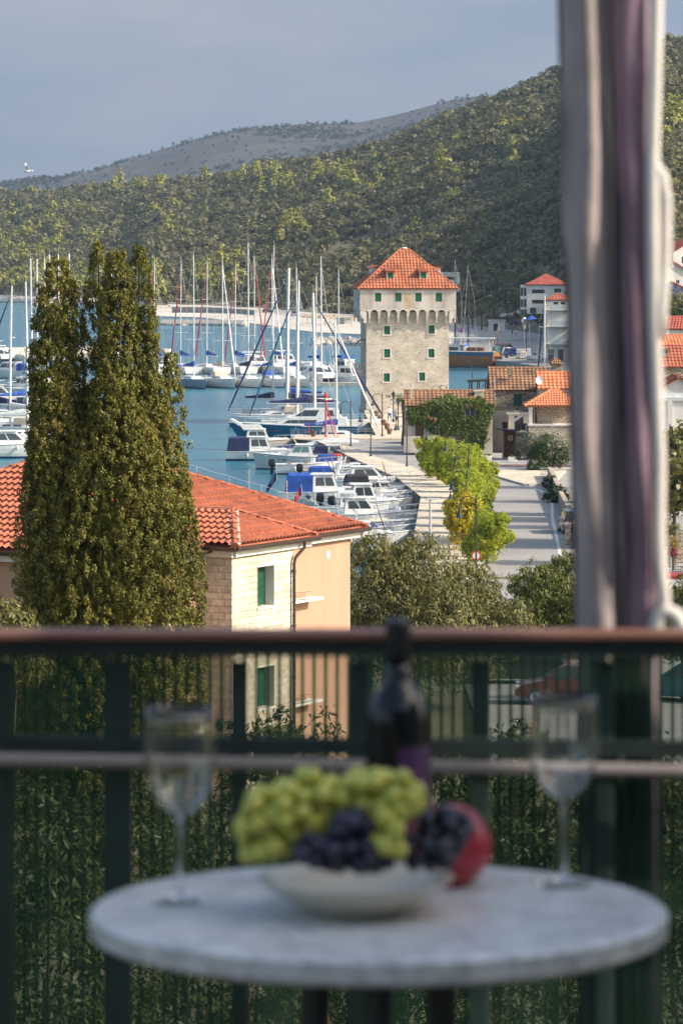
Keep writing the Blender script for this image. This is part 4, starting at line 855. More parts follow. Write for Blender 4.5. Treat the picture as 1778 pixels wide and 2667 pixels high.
def motorboat(label, px, py, L, B, Fb, rz=0., hull='h_white', cabin=None, canvas=None, cover=None, ob=0, rail=True, arch=False, reach=2.2, text=None, extra=None, glass='glass', cat='motorboat', name='motor_boat', roofw=True, tiltcover=None):
    loc = G(px, py, 0); root = thing(name, label, cat, loc, rz)
    mb = add_hull(MB(), L, B, Fb); mb.build('hull', M[hull], root, smooth=False)
    add_deck(MB(), L, B, Fb).build('deck', M['white'] if hull != 'h_cream' else M['cream'], root)
    mb = MB()
    for s in (-1, 1): mb.tube([edge_pt(L, B, Fb, q / 14, s, .35, -.01, -.03) for q in range(15)], .035, 5)
    mb.build('rub_rail', M['greyw'] if hull != 'h_cream' else M['teak'], root)
    zd = Fb * 1.03
    if cabin:
        x0, x1, r0, r1, h = [v * L if i < 4 else v for i, v in enumerate(cabin)]; w0, w1 = B * .80, B * .70
        cb = trapez(MB(), x0, x1, r0, r1, zd, h, w0, w1).build('cabin', M['white'], root)
        trap_glass(MB(), x0, x1, r0, r1, zd, h, w0, w1, back=False).build('window', M[glass], cb, flip=False)
        mb = MB(); mb.bbox(((r0 + r1) / 2 - .12, 0, zd + h + .06), (r1 - r0 + .4, w1 + .12, .09), .04); mb.build('cabin_roof', M['white'], cb)
        # low foredeck trunk in front of the cabin
        trapez(MB(), x1 - .2, L * .40, x1 - .2, L * .31, zd, .26, B * .62, B * .46).build('foredeck_trunk', M['white'], root)
        mb = MB(); mb.bbox((L * .25, 0, zd + .32), (.4, .42, .04), .015); mb.build('hatch', M['glass'], root)
    if canvas: cm, x0, x1, h = canvas; canvas_box(MB(), x0 * L, x1 * L, zd - .04, h, B * .84).build('canvas_canopy', M[cm], root)
    if cover:
        cm, x0, x1, h = cover; mb = MB(); n = 9
        rg = []
        for i in range(n + 1):
            t = x0 + (x1 - x0) * i / n; b = half(B, t) * .99; z = sheer(Fb, t) + .01; x = -L / 2 + L * t + .35 * t ** 3; hh = h * math.sin(math.pi * (i + .6) / (n + 1.2)) ** .7
            rg.append([(x, -b, z - .06), (x, -b, z + .02), (x, -b * .5, z + hh * .75 + .02 * math.sin(i * 3)), (x, 0, z + hh), (x, b * .5, z + hh * .75), (x, b, z + .02), (x, b, z - .06)])
        mb.loft(rg, False); mb.build('boat_cover', M[cm], root)
    if not cabin and not cover:  # open cockpit: well, thwart and console
        mb = MB()
        for x in (-.28, -.02): MB().box((L * x, 0, zd + .04), (.32, B * .72, .06)).build('bench', M['teak'], root)
        mb = MB(); mb.bbox((L * .08, B * .1, zd + .28), (.5, .5, .6), .08); mb.face((L * .08 + .26, -.1, zd + .58), (L * .08 + .26, .35, zd + .58), (L * .08 + .12, .35, zd + .9), (L * .08 + .12, -.1, zd + .9)); mb.build('console', M['greyw'], root)
    if rail: add_rail(MB(), L, B, Fb, .62, .42).build('bow_rail', M['steel'], root)
    if arch:
        mb = MB(); xa = -.30 * L
        for dx in (0, .35): mb.tube([(xa + dx, -B * .40, zd), (xa + dx + .35, -B * .36, zd + 1.15), (xa + dx + .4, 0, zd + 1.3), (xa + dx + .35, B * .36, zd + 1.15), (xa + dx, B * .40, zd)], .035, 6)
        mb.build('roll_bar', M['white'], root)
    if tiltcover:
        mb = MB(); xa = -.42 * L; mb.loft([[(xa + .1 * math.cos(q) * 2 - .05, y, zd + .75 + .16 * math.sin(q)) for q in [k * math.pi / 3 for k in range(6)]] for y in (-B * .4, -B * .15, B * .15, B * .4)]); mb.build('folded_sunshade', M[tiltcover], root)
        mb = MB()
        for s in (-1, 1): mb.tube([(xa, s * B * .42, zd + .75), (xa + .8, s * B * .42, zd)], .02, 5)
        mb.build('sunshade_frame', M['steel'], root)
    for q in range(ob): outboard(root, -L / 2 - .05, Fb * .62, s=1.15 if ob == 1 else 1, y=(q - (ob - 1) / 2) * .5, tilt=.15)
    if reach: moor(root, L, B, Fb, reach)
    for q in (.3, .55):
        mb = MB(); p = edge_pt(L, B, Fb, q, -1, .35, -.1, -.42); mb.sphere(p, .11, 8, 6, (1, 1, 2.1)); mb.tube([p + Vector((0, 0, .2)), p + Vector((0, .1, .45))], .012, 4); mb.build('fender', M['cream'], root)
    if text:
        for (s, size, x, y, z, tm, flip) in text:
            Mx = Matrix.Translation((x, y, z)) @ (Matrix.Rotation(math.pi, 4, 'Z') if flip else Matrix.Identity(4)) @ Matrix.Rotation(math.pi / 2, 4, 'X'); text_part(s, size, M[tm], root, Mx)
    if extra: extra(root, L, B, Fb, zd)
    return root
def ensign(root, L, B, Fb, zd, m=None):
    mb = MB(); mb.tube([(-L / 2 + .1, .2, zd), (-L / 2 - .1, .2, zd + 1.7)], .022, 5); st_ = mb.build('flag_staff', M['steel'], root); mb = MB(); n = 5
    for i in range(n): mb.face(*[(-L / 2 - .1 + .02 - .16 * u, .2 + .06 * math.sin(u * 1.7), zd + 1.65 - .28 * u - q) for u, q in ((i, 0), (i + 1, 0), (i + 1, .7 - .05 * i), (i, .75 - .05 * i))])
    mb.build('flag', m or M['navy'], st_, flip=False)
def oars(root, L, B, Fb, zd):
    mb = MB(); mb.tube([(-.9, -.3, zd + .2), (.3, .1, zd + 1.7)], .05, 6); mb.build('furled_pole', M['sand'], root)
def pole(root, L, B, Fb, zd):
    mb = MB(); mb.tube([(.1, -.2, zd), (-.55, -.3, zd + 2.0)], [.05, .025], 6); mb.build('wooden_pole', M['wood'], root)
def redraft(root, L, B, Fb, zd):
    mb = MB(); mb.sphere((0, -.3, zd + .62), .3, 10, 6, (2.4, 1.1, .7)); mb.build('red_bundle', M['redc'], root)
def handrail(root, L, B, Fb, zd):
    MB().bbox((-1.45, -.855, 2.47), (1.45, .06, .38), .01).build('name_board', M['white'], root)
    mb = MB()
    for s in (-1, 1): MB().tube([(-.28 * L, s * B * .42, zd), (-.30 * L, s * B * .42, zd + 1.0), (-.16 * L, s * B * .4, zd + 1.45), (-.02 * L, s * B * .42, zd)], .03, 5).build('canopy_hoop', M['steel'], root)
def lapstrake(root, L, B, Fb, zd):
    mb = MB()
    for q in (.35, .55, .75):
        for s in (-1, 1): mb.tube([(-L / 2 + L * t + .35 * t ** 3 * q, s * (half(B, t) * (.93 + .07 * q) + .005) * (1 - .25 * (1 - q) * t * t), sheer(Fb, t) * q) for t in [k / 12 for k in range(13)]], .018, 4)
    mb.build('plank_line', M['greyw'], root); pole(root, L, B, Fb, zd); ensign(root, L, B, Fb, zd)
mbs = motorboat
mbs('white cabin cruiser with navy canvas stern tent and low white roof, second from the pier', 682, 1199, 7.2, 2.5, .95, 0, 'h_white_n', (-.18, .14, -.17, .06, 1.35), ('navy', -.48, -.17, 1.45), reach=1.6)
mbs('pale grey-hulled sports cruiser with green windscreen whose bow points left', 770, 1222, 7.6, 2.6, 1.25, math.pi, 'h_grey', (-.22, .12, -.18, .0, 1.05), None, ob=0, glass='greeng', reach=0, text=[('TG 2898B', .26, 1.2, 1.12, .95, 'shutter_dark', True)], extra=oars)
mbs('white open launch with a big tilted black outboard on its stern', 800, 1234, 6.0, 2.3, .95, .05, 'h_white', None, None, None, 1, arch=False, reach=2.5)
mbs('small boat with bright blue canopy carrying a red bundle', 872, 1225, 5.2, 2.1, .8, .08, 'h_white', None, ('blue', -.34, .0, .75), reach=1.4, extra=redraft)
mbs('white canopy skiff with navy side, tucked beside the bright blue canopy', 880, 1203, 5.4, 2.1, .85, .05, 'h_white', (-.2, .12, -.18, .04, .75), ('navy', -.45, -.2, .8), reach=1.2)
mbs('long low boat under a pale grey-white tarpaulin just below the pier quay', 860, 1180, 6.0, 2.2, .9, -.05, 'h_white', None, None, ('greyw', .1, .95, .55), reach=1.0)
mbs('cream open boat with navy covered outboard at its stern', 868, 1243, 5.6, 2.1, .7, .04, 'h_cream', None, None, None, 1, reach=1.6, extra=pole)
mbs('white runabout with a raked white arch and windscreen', 925, 1252, 5.4, 2.1, .85, .05, 'h_white', (-.05, .16, -.04, .06, .65), None, arch=True, ob=1, reach=1.5)
mbs('boat carrying a bright blue box canopy with a white emblem', 862, 1262, 5.8, 2.2, .85, .05, 'h_white', None, ('blue', -.36, .0, .8), reach=1.8, extra=pole)
mbs('sleek white cabin boat with dark side glass behind the blue-tented cruiser', 960, 1280, 7.2, 2.5, 1.0, .06, 'h_white', (-.25, .2, -.2, .05, 1.1), None, reach=1.7)
mbs('big white lapstrake cruiser with a bright blue stern tent, nearest the roof hip', 856, 1318, 8.4, 2.8, 1.2, .02, 'h_white', (-.16, .10, -.15, .04, 1.35), ('blue', -.42, -.155, 1.5), reach=3.2, extra=lapstrake)
mbs('white fishing boat with a black canvas wheelhouse tent', 968, 1312, 6.2, 2.3, .9, .08, 'h_white', (-.05, .15, -.04, .08, 1.1), ('blackcanvas', -.38, -.06, 1.55), reach=1.3, extra=pole)
mbs('grey-white pilothouse boat with "Antares 550" on its side', 968, 1340, 5.7, 2.35, 1.05, .1, 'h_grey', (-.30, .07, -.26, -.02, 1.30), None, ob=1, reach=1.5, text=[('Antares 550', .30, -.55, -.955, 1.28, 'dark', False), ('ZD 345933', .17, 1.55, -.86, 1.14, 'shutter_dark', False)], extra=None)
mbs('white cabin boat with a folded navy sunshade behind the roof edge', 895, 1352, 6.4, 2.3, .95, .04, 'h_white', (-.05, .2, -.03, .11, 1.1), None, None, 0, tiltcover='navy', reach=0, extra=lambda r, L, B, Fb, zd: ensign(r, L, B, Fb, zd, M['redc']))
mbs('white wheelhouse boat lettered TG-3111 close to the peach house roof', 952, 1374, 7.6, 2.5, 1.05, .06, 'h_white', (-.22, .12, -.2, .0, 1.15), None, reach=1.6, text=[('TG-3111', .27, -1.45, -.895, 2.48, 'navy', False)], extra=handrail)
mbs('grey tender with a navy bow cover moored below the TG-3111 boat', 978, 1400, 4.8, 1.9, .75, .1, 'h_grey', None, None, ('navy', .12, .5, .4), reach=1.5, text=[('RI 7945', .17, 1.0, -.86, .6, 'navy', False)])
mbs('small white dinghy half hidden by the hackberry crown with white hood', 950, 1425, 5.4, 2.1, .9, .05, 'h_white', (-.2, .14, -.18, .05, .8), None, reach=2)
mbs('open white rowing boat at the corner of the quay', 1020, 1336, 4.6, 1.6, .5, .12, 'h_cream', None, None, None, 0, rail=False, reach=.8, name='rowing_boat', cat='rowing boat')
mbs('narrow open skiff between the TG-3111 boat and the quay corner', 1022, 1355, 4.4, 1.5, .5, .06, 'h_white', None, None, None, 0, rail=False, reach=.8, name='rowing_boat', cat='rowing boat')
mbs('white rowing boat with a blue thwart cover beside the upper quay edge', 945, 1228, 4.2, 1.5, .5, .1, 'h_white', None, None, ('blue', .3, .6, .2), rail=False, reach=.7, name='rowing_boat', cat='rowing boat')
mbs('slim white bowrider with steel bow rail near the bend of the quay', 985, 1268, 5.2, 2.0, .75, .1, 'h_white', None, None, ('greyw', .15, .6, .35), reach=1.1)
mbs('white boat with grey cockpit cover, bow under the quay bend', 1000, 1300, 5.4, 2.0, .8, .1, 'h_white', (-.1, .15, -.08, .05, .6), None, reach=1.0)
for k, (px, py, L, lab, kw) in enumerate([(905, 1236, 4.6, 'slim white dinghy with a grey tarpaulin in front of the red-bundle boat', dict(cover=('greyw', .15, .8, .3))), (945, 1262, 5.0, 'white centre-console boat below the raked white arch', {}), (915, 1292, 5.6, 'white cuddy boat with raked glass behind the black wheelhouse tent', dict(cabin=(-.15, .15, -.1, .02, .75))), (1005, 1318, 5.2, 'long-bowed white sports boat above the Antares boat', dict(cover=('white', .1, .6, .25))),
        (1010, 1284, 4.8, 'white dinghy with steel rails beside the bend of the quay', {}), (925, 1325, 5.0, 'white cabin boat with dark glass left of the Antares boat', dict(cabin=(-.2, .16, -.16, .04, .95))), (1000, 1382, 5.4, 'white bowrider right of the TG-3111 boat', dict(cover=('sand', .2, .55, .25))), (905, 1395, 5.2, 'white launch with a blue hood at the roof edge', dict(canvas=('blue', -.42, -.1, .8))), (1000, 1412, 4.6, 'low white skiff nearest the hackberry crown', {}), (760, 1188, 5.0, 'white skiff with navy tonneau behind the green-glazed cruiser', dict(cover=('navy', .1, .6, .35))), (800, 1165, 5.2, 'white inflatable-style tender under the pier wall', dict(cover=('white', .05, .9, .3)))]):
    motorboat(lab, px, py, L, L * .37, .72, random.uniform(-.05, .14), 'h_white' if k % 3 else 'h_white_n', reach=random.uniform(.8, 2), ob=k % 2, extra=pole if k % 4 == 0 else None, **kw)
# small cruiser with a white flybridge and brown rail
def flyb(root, L, B, Fb, zd):
    trapez(MB(), -.30 * L, .0, -.36 * L, -.08 * L, zd + 1.1, .55, B * .72, B * .74).build('flybridge', M['white'], root)
    mb = MB(); mb.add([(-.38 * L, -.9, zd + 1.6), (-.30 * L, -.9, zd + 1.6), (-.46 * L, -.9, zd + 2.3), (-.50 * L, -.9, zd + 2.3)] + [(-.38 * L, .9, zd + 1.6), (-.30 * L, .9, zd + 1.6), (-.46 * L, .9, zd + 2.3), (-.50 * L, .9, zd + 2.3)], [[0, 1, 2, 3], [4, 5, 6, 7], [0, 1, 5, 4], [3, 2, 6, 7], [1, 2, 6, 5], [0, 3, 7, 4]]); mb.build('radar_arch', M['white'], root)
motorboat('cream-hulled trawler yacht with brown gunwale and white flybridge by the pier head', 690, 1171, 7.4, 2.7, .95, 0, 'h_cream', (-.28, .08, -.24, .0, 1.15), None, reach=1.2, extra=flyb)
# blue motor yacht
def blue_yacht():
    L, B, Fb = 13.2, 3.8, 1.6; loc = G(778, 1146, 0); r = thing('motor_yacht', 'long motor yacht with petrol-blue hull and white superstructure, bow to the left', 'motor yacht', loc, math.pi - .04)
    add_hull(MB(), L, B, Fb, 1.3, 2.0, .9, .22, .5).build('hull', M['h_blue'], r); add_deck(MB(), L, B, Fb, 1.3, 2.0, .9, .22).build('deck', M['white'], r)
    mb = MB()
    for s in (-1, 1): mb.tube([(-L / 2 + L * t + 1.3 * t ** 3, s * half(B, t, 2.0, .9), sheer(Fb, t, .22) + .02) for t in [k / 14 for k in range(15)]], .06, 5)
    mb.build('rub_rail', M['white'], r); zd = Fb * 1.06
    trapez(MB(), -.42 * L, .22 * L, -.40 * L, .10 * L, zd, .85, B * .80, B * .72).build('lower_cabin', M['white'], r)
    c2 = trapez(MB(), -.36 * L, .06 * L, -.32 * L, -.06 * L, zd + .86, 1.0, B * .72, B * .6).build('superstructure', M['white'], r)
    trap_glass(MB(), -.36 * L, .06 * L, -.32 * L, -.06 * L, zd + .86, 1.0, B * .72, B * .6, ((.12, .28), (.52, .96)), (.15, .82)).build('window', M['glass'], c2, flip=False)
    trap_glass(MB(), -.42 * L, .22 * L, -.40 * L, .10 * L, zd, .85, B * .80, B * .72, ((.45, .9), (.18, .3)), (.25, .7)).build('cabin_window', M['glass'], r, flip=False)
    mb = MB(); y = half(B, .7, 2, .9) + .03
    for s in (-1, 1): mb.face((L * .12, s * (y + .08), 1.25), (L * .27, s * (y - .12), 1.35), (L * .25, s * (y - .12), 1.05), (L * .16, s * (y + .04), 1.02))
    mb.build('hull_window', M['glass'], r, flip=False)
    mb = MB()
    for s in (-1, 1):
        pts = [(-L / 2 + L * t + 1.3 * t ** 3, s * (half(B, t, 2., .9) - .08), sheer(Fb, t, .22) + .75) for t in [.55 + .45 * k / 8 for k in range(9)]]
        mb.tube(pts, .03, 5)
        for p in pts[::2]: mb.tube([(p[0] - .15, p[1], p[2] - .75), p], .025, 4)
    mb.build('bow_rail', M['steel'], r); mb = MB(); mb.bbox((.47 * L + .9, 0, Fb * 1.2), (.6, .3, .3), .05); mb.build('anchor', M['steel'], r)
    mb = MB(); mb.tube([(L / 2 + 1.0, 0, 1.4), (L / 2 + 4, 1.2, -.1)], .03, 5); mb.build('mooring_line', M['rope'], r)
blue_yacht()
# sailing yachts --------------------------------------------------------------------
def yacht(label, loc, rz, L, mast_h, jib=None, cover='blue', hull='h_white', hood=None, bimini=None, spread=2, mr=.09, boomup=1.9, detail=True, name='sailing_yacht', cat='sailing yacht', mx=.06, bag=True, text=None, backfurl=False, mast_m='alu'):
    B, Fb = L * .31, L * .105; r = thing(name, label, cat, loc, rz); kw = dict(rake=.25, bowp=1.9, st=.9, k=.12)
    add_hull(MB(), L, B, Fb, draft=.6, **kw).build('hull', M[hull], r); add_deck(MB(), L, B, Fb, **kw).build('deck', M['white'], r)
    zd = Fb * 1.03; cr = trapez(MB(), -.12 * L, .22 * L, -.10 * L, .14 * L, zd, .42, B * .6, B * .48).build('coachroof', M['white'], r)
    trap_glass(MB(), -.12 * L, .22 * L, -.10 * L, .14 * L, zd, .42, B * .6, B * .48, ((.1, .38), (.45, .75)), (.25, .72), False).build('window', M['glass'], cr, flip=False)
    mb = MB(); xm = mx * L; mb.tube([(xm, 0, zd), (xm - .05, 0, mast_h * .6), (xm - .2, 0, mast_h)], [mr, mr * .95, mr * .7], 8); mb.tube([(xm - .2, 0, mast_h), (xm - .2, 0, mast_h + .9)], .015, 4); mast = mb.build('mast', M[mast_m], r)
    mb = MB(); sp = []
    for k in range(spread):
        z = zd + (mast_h - zd) * (k + 1) / (spread + 1) * .95; w = B * (.34 - .07 * k)
        for s in (-1, 1): mb.tube([(xm - .05, 0, z), (xm - .25, s * w, z + .05)], .03, 4); sp.append((s, w, z))
    mb.build('spreader', M[mast_m], mast)
    mb = MB(); wr = .013
    for s in (-1, 1):
        pts = [(xm - .2, s * B * .44, zd)] + [(xm - .25, s * w, z) for (q, w, z) in sp if q == s] + [(xm - .18, 0, mast_h * .97)]
        for a, c in zip(pts, pts[1:]): mb.tube([a, c], wr, 3)
        mb.tube([(xm - .6, s * B * .43, zd), (xm - .08, 0, zd + (mast_h - zd) * .48)], wr, 3)
        mb.tube([(-L / 2 + .15, s * B * .3, zd), (-L / 2 + 1.6, 0, zd + (mast_h - zd) * .25)], wr, 3)
    mb.tube([(-L / 2 + 1.6, 0, zd + (mast_h - zd) * .25), (xm - .2, 0, mast_h)], wr, 3); mb.tube([(xm + .02, 0, mast_h * .97), (L * .5 + .15, 0, zd * 1.1)], wr, 3); mb.build('rigging', M['wire'], r)
    if jib:
        a, c = Vector((L * .5 + .12, 0, zd * 1.1 + .25)), Vector((xm + .05, 0, mast_h * .93)); MB().tube([a, a.lerp(c, .08), a.lerp(c, .5), a.lerp(c, .9), c], [.05, .13, .12, .07, .03], 7).build('furled_jib', M[jib], r)
    zb = zd + boomup; xe = xm - .40 * L; mb = MB(); mb.tube([(xm, 0, zb), (xe, 0, zb + .05)], .08, 6); bo = mb.build('boom', M['alu'], r)
    if cover:
        n = 8; rg = []
        for i in range(n + 1):
            q = i / n; x = xm + .12 + (xe + .3 - xm - .12) * q; h = .62 * (1 - q) ** 1.5 + .26; w = .17 - .05 * q
            rg.append([(x, w * math.cos(a), zb + .08 + (h * .5 + h * .5 * math.sin(a)) + .02 * math.sin(i * 4)) for a in [j * math.pi / 4 for j in range(8)]])
        MB().loft(rg).build('sail_cover', M[cover], bo)
    if hood: canvas_box(MB(), -.15 * L, .0, zd + .35, .75, B * .52, .3, .15).build('sprayhood', M[hood], r)
    if bimini:
        mb = MB(); mb.loft([[(x, -B * .36, zd + 1.85), (x, -B * .2, zd + 2.0 + .05 * c), (x, B * .2, zd + 2.0 + .05 * c), (x, B * .36, zd + 1.85), (x, 0, zd + 1.93)] for x, c in ((-.42 * L, 0), (-.36 * L, 1), (-.26 * L, 1), (-.20 * L, 0))]); mb.build('bimini', M[bimini], r)
        mb = MB()
        for s in (-1, 1):
            for x in (-.40, -.23): mb.tube([(-.31 * L, s * B * .38, zd), (x * L, s * B * .36, zd + 1.86)], .018, 4)
        mb.build('bimini_frame', M['steel'], r)
    if detail:
        mb = MB()
        for s in (-1, 1):
            pts = [Vector((-L / 2 + L * t + .25 * t ** 3, s * max(.02, half(B, t, 1.9, .9) - .06), sheer(Fb, t, .12) + .6)) for t in [k / 12 for k in range(13)]]
            mb.tube(pts, .012, 4); mb.tube([p - Vector((0, 0, .28)) for p in pts], .01, 4)
            for p in pts: mb.tube([p - Vector((0, 0, .6)), p], .016, 4)
        mb.build('guard_rail', M['steel'], r)
    if text:
        s, size, tx, ty, tz, tm, flip = text; text_part(s, size, M[tm], bo, Matrix.Translation((xm + tx, ty, zb + tz)) @ (Matrix.Rotation(math.pi, 4, 'Z') if flip else Matrix.Identity(4)) @ Matrix.Rotation(math.pi / 2, 4, 'X'))
    return r
def bow_at(px, py, rz, L): return G(px, py, 0) - Vector((math.cos(rz), math.sin(rz), 0)) * L * .5
A1 = R(-69)
FRONT = [(536, 1013, A1, 13.0, 21.0, None, 'blue', 'h_slate', None, 'blue', 'yacht with a slate-grey hull, leftmost of the row moored at the far pontoon'),
 (612, 1012, A1, 13.2, 20.2, 'alu', 'sand', 'h_white', 'sand', None, 'white yacht with a beige sprayhood, beside the slate-hulled one at the far pontoon'),
 (678, 1011, A1, 12.6, 22.8, None, 'blackcanvas', 'h_white', None, None, 'white yacht under a black sail bag with the tallest mast at the far pontoon'),
 (740, 1010, A1, 12.4, 20.4, 'alu', 'blue', 'h_white', 'blue', 'blue', 'white yacht with blue hood and bimini at the far pontoon'),
 (803, 1009, A1, 12.0, 19.0, None, 'blue', 'h_white', 'greyw', None, 'white yacht with a pale grey hood, next left of the white catamaran'),
 ]
for px, py, a, L, mh, jib, cov, hull, hood, bim, lab in FRONT: yacht(lab, bow_at(px, py, a, L), a, L, mh, jib, cov, hull, hood, bim, mr=.105, spread=2)
BACK = [(402, 680, R(112), 'redc', 'blue', 'yacht with a red furled jib partly hidden by the cypress edge'), (471, 684, R(112), 'redc', 'blue', 'yacht with red furled jib and blue sail cover behind the slate-hulled one'), (539, 682, R(115), 'redc', 'blue', 'yacht with red jib and blue cover behind the beige-hooded one'),
        (613, 684, R(112), 'redc', 'blue', 'yacht with red jib and blue cover behind the black-bagged one'), (663, 690, R(70), 'redc', None, 'yacht whose red jib leans to the right behind the far pontoon'), (712, 686, R(118), 'redc', 'blue', 'tall-masted yacht with red jib and high blue cover behind the pontoon'),
        (824, 690, R(85), None, 'blue', 'yacht with bare forestay behind the white catamaran'), (881, 690, R(95), None, None, 'bare-masted yacht close to the left side of the stone tower')]
for (px, D, a, jib, cov, lab), top in zip(BACK, [679, 679, 679, 689, 668, 637, 718, 700]):
    L = 12.2; zt_ = H - (top - YH) / F * D; c = Vector(((px - CX) / F * D, D, 0)) - Vector((math.cos(a), math.sin(a), 0)) * L * .06
    yacht(lab, c, a, L, zt_, jib, cov, 'h_white', None, 'blue' if px in (471, 613) else None, mr=.095)
def catamaran(label, loc, rz, L=12., hull='h_white', mast=20.5, cov='blue'):
    r = thing('catamaran', label, 'catamaran', loc, rz)
    for s in (-1, 1):
        mb = add_hull(MB(), L, 1.7, 1.75, .2, 2, .9, .1, .5); mb.v = [(x, y + s * 2.35, z) for x, y, z in mb.v]; mb.build('hull', M[hull], r)
        mb = MB()
        for k in (0, 1, 2): mb.box((L * (.1 + .13 * k), s * 2.35 - .83 * (1 - .06 * k) , 1.15), (.6, .03, .18)); mb.box((L * (.1 + .13 * k), s * 2.35 + .83 * (1 - .06 * k), 1.15), (.6, .03, .18))
        mb.build('porthole', M['glass'], r)
    mb = MB(); mb.bbox((-.08 * L, 0, 1.45), (.72 * L, 5.2, .75), .1); mb.build('bridge_deck', M['white'], r)
    c = trapez(MB(), -.22 * L, .20 * L, -.24 * L, .10 * L, 1.8, 1.15, 4.2, 3.4).build('saloon', M['white'], r); trap_glass(MB(), -.22 * L, .20 * L, -.24 * L, .10 * L, 1.8, 1.15, 4.2, 3.4, ((.05, .95),), (.3, .82)).build('window', M['glass'], c, flip=False)
    mb = MB(); mb.bbox((-.30 * L, 0, 3.5), (.26 * L, 4.0, .12), .04)
    for s in (-1, 1):
        for x in (-.2, -.42): mb.tube([(x * L, s * 1.85, 1.8), (x * L, s * 1.85, 3.5)], .04, 5)
    mb.build('hardtop', M['white'], r)
    if mast:
        MB().tube([(.1 * L, 0, 2.9), (.08 * L, 0, mast)], [.14, .09], 8).build('mast', M['alu'], r); mb = MB()
        for s in (-1, 1): mb.tube([(-.02 * L, s * 2.6, 1.8), (.08 * L, 0, mast * .92)], .013, 3)
        mb.tube([(.5 * L, 0, 1.8), (.09 * L, 0, mast * .93)], .03, 4)
        for s in (-1, 1): mb.tube([(.095 * L, 0, mast * .55), (.06 * L, s * 1.1, mast * .56)], .03, 4)
        mb.build('rigging', M['wire'], r)
        mb = MB(); mb.tube([(.09 * L, 0, 4.2), (-.3 * L, 0, 4.3)], [.1, .1], 6); mb.tube([(.08 * L, 0, 4.5), (-.1 * L, 0, 4.4), (-.28 * L, 0, 4.4)], [.34, .26, .16], 8); mb.build('sail_cover', M[cov], r)
    return r
ca = R(-63); catamaran('broad white catamaran at the right end of the far pontoon row', G(868, 1003, 0) - Vector((math.cos(ca), math.sin(ca), 0)) * 5.5, ca, 12.5, mast=20.8)
catamaran('white hardtop catamaran with dark saloon glass in the second row', Vector(((662 - CX) / F * 690, 694, 0)), R(-80), 12, mast=None)
catamaran('white hardtop motor catamaran in the second row right of the red jibs', Vector(((736 - CX) / F * 700, 704, 0)), R(-75), 11, mast=None)
catamaran('grey-green hulled motor catamaran at the left edge near the breakwater', G(2, 948, 0), R(-65), 13, 'h_grey', None)
motorboat('dark green and white motor launch beside the tower water side', 915, 1000, 8, 2.8, 1.2, R(-40), 'h_white', (-.25, .15, -.22, .06, 1.6), None, reach=0)
motorboat('white cruiser with blue sun top on the jetty left of the tower', 905, 985, 9, 3.0, 1.3, R(-60), 'h_white', (-.25, .15, -.22, .06, 1.8), None, reach=0, extra=lambda r, L, B, Fb, zd: canvas_box(MB(), -3.5, 0, zd + 2.1, .5, 2.4).build('sun_top', M['blue'], r))
# pontoons
def pontoon(label, pts, w=1.1):
    mb = MB()
    for (a, c) in zip(pts, pts[1:]):
        d = (c - a).normalized(); n = Vector((-d.y, d.x, 0)) * w; mb.add([a + n, c + n, c - n, a - n] + [p - Vector((0, 0, .5)) for p in (a + n, c + n, c - n, a - n)], [[0, 1, 2, 3], [0, 1, 5, 4], [2, 3, 7, 6], [1, 2, 6, 5], [3, 0, 4, 7]])
    return tag(mb.build('pontoon', M['concrete']), label, 'pontoon')
pontoon('long grey pontoon carrying the far row of yachts', [Vector((-42, 622, .5)), Vector((3.5, 617, .5))])
pontoon('short pale jetty left of the stone tower', [Vector(((850 - CX) / F * 640, 646, .5)), Vector(((1000 - CX) / F * 640, 640, .5))])
# middle group beyond the pier
yacht('big white yacht with dark blue furled jib, its bow farthest left beyond the pier', Vector(((742 - CX) / F * 463, 463, 0)), math.pi - .05, 13.5, H - (698 - YH) / F * 463, 'navy', 'navy', 'h_white', 'sand', 'sand', mr=.2, mx=-.02)
yacht('small white yacht with a short mast and navy boom cover pointing left', Vector(((700 - CX) / F * 476, 476, 0)), .05, 9.5, H - (857 - YH) / F * 476, None, 'navy', 'h_white', None, None, mr=.11)
yacht('white yacht with teal furled jib and long navy sail cover', Vector(((790 - CX) / F * 453, 453, 0)), math.pi + .02, 12.5, H - (731 - YH) / F * 453, 'teal' if 'teal' in M else M.setdefault('teal', mat('teal_canvas', (.012, .10, .16), .8, .3, 2)) and 'teal', 'navy', 'h_white', None, None, mr=.18)
yacht('white yacht whose navy jib slopes down to the right by the tower', Vector(((838 - CX) / F * 447, 447, 0)), .0, 14, H - (763 - YH) / F * 447, 'navy', 'navy', 'h_white', 'greyw', None, mr=.2, mx=-.06)
yacht('white yacht with varnished trim and a blue boom cover lettered LEMA beside the red beacon', Vector(((872 - CX) / F * 419, 419, 0)), .02, 9.6, H - (840 - YH) / F * 419, 'alu', 'blue', 'h_white', 'greyw', None, mr=.13, mx=.02, boomup=.9, text=('LEMA',   .34, -1.9, -.185, .33, 'white', False))
yacht('white yacht with a plain thick mast behind the teal-jibbed one', Vector(((760 - CX) / F * 485, 485, 0)), math.pi, 12, H - (702 - YH) / F * 485, None, 'blue', 'h_white', None, None, mr=.13)
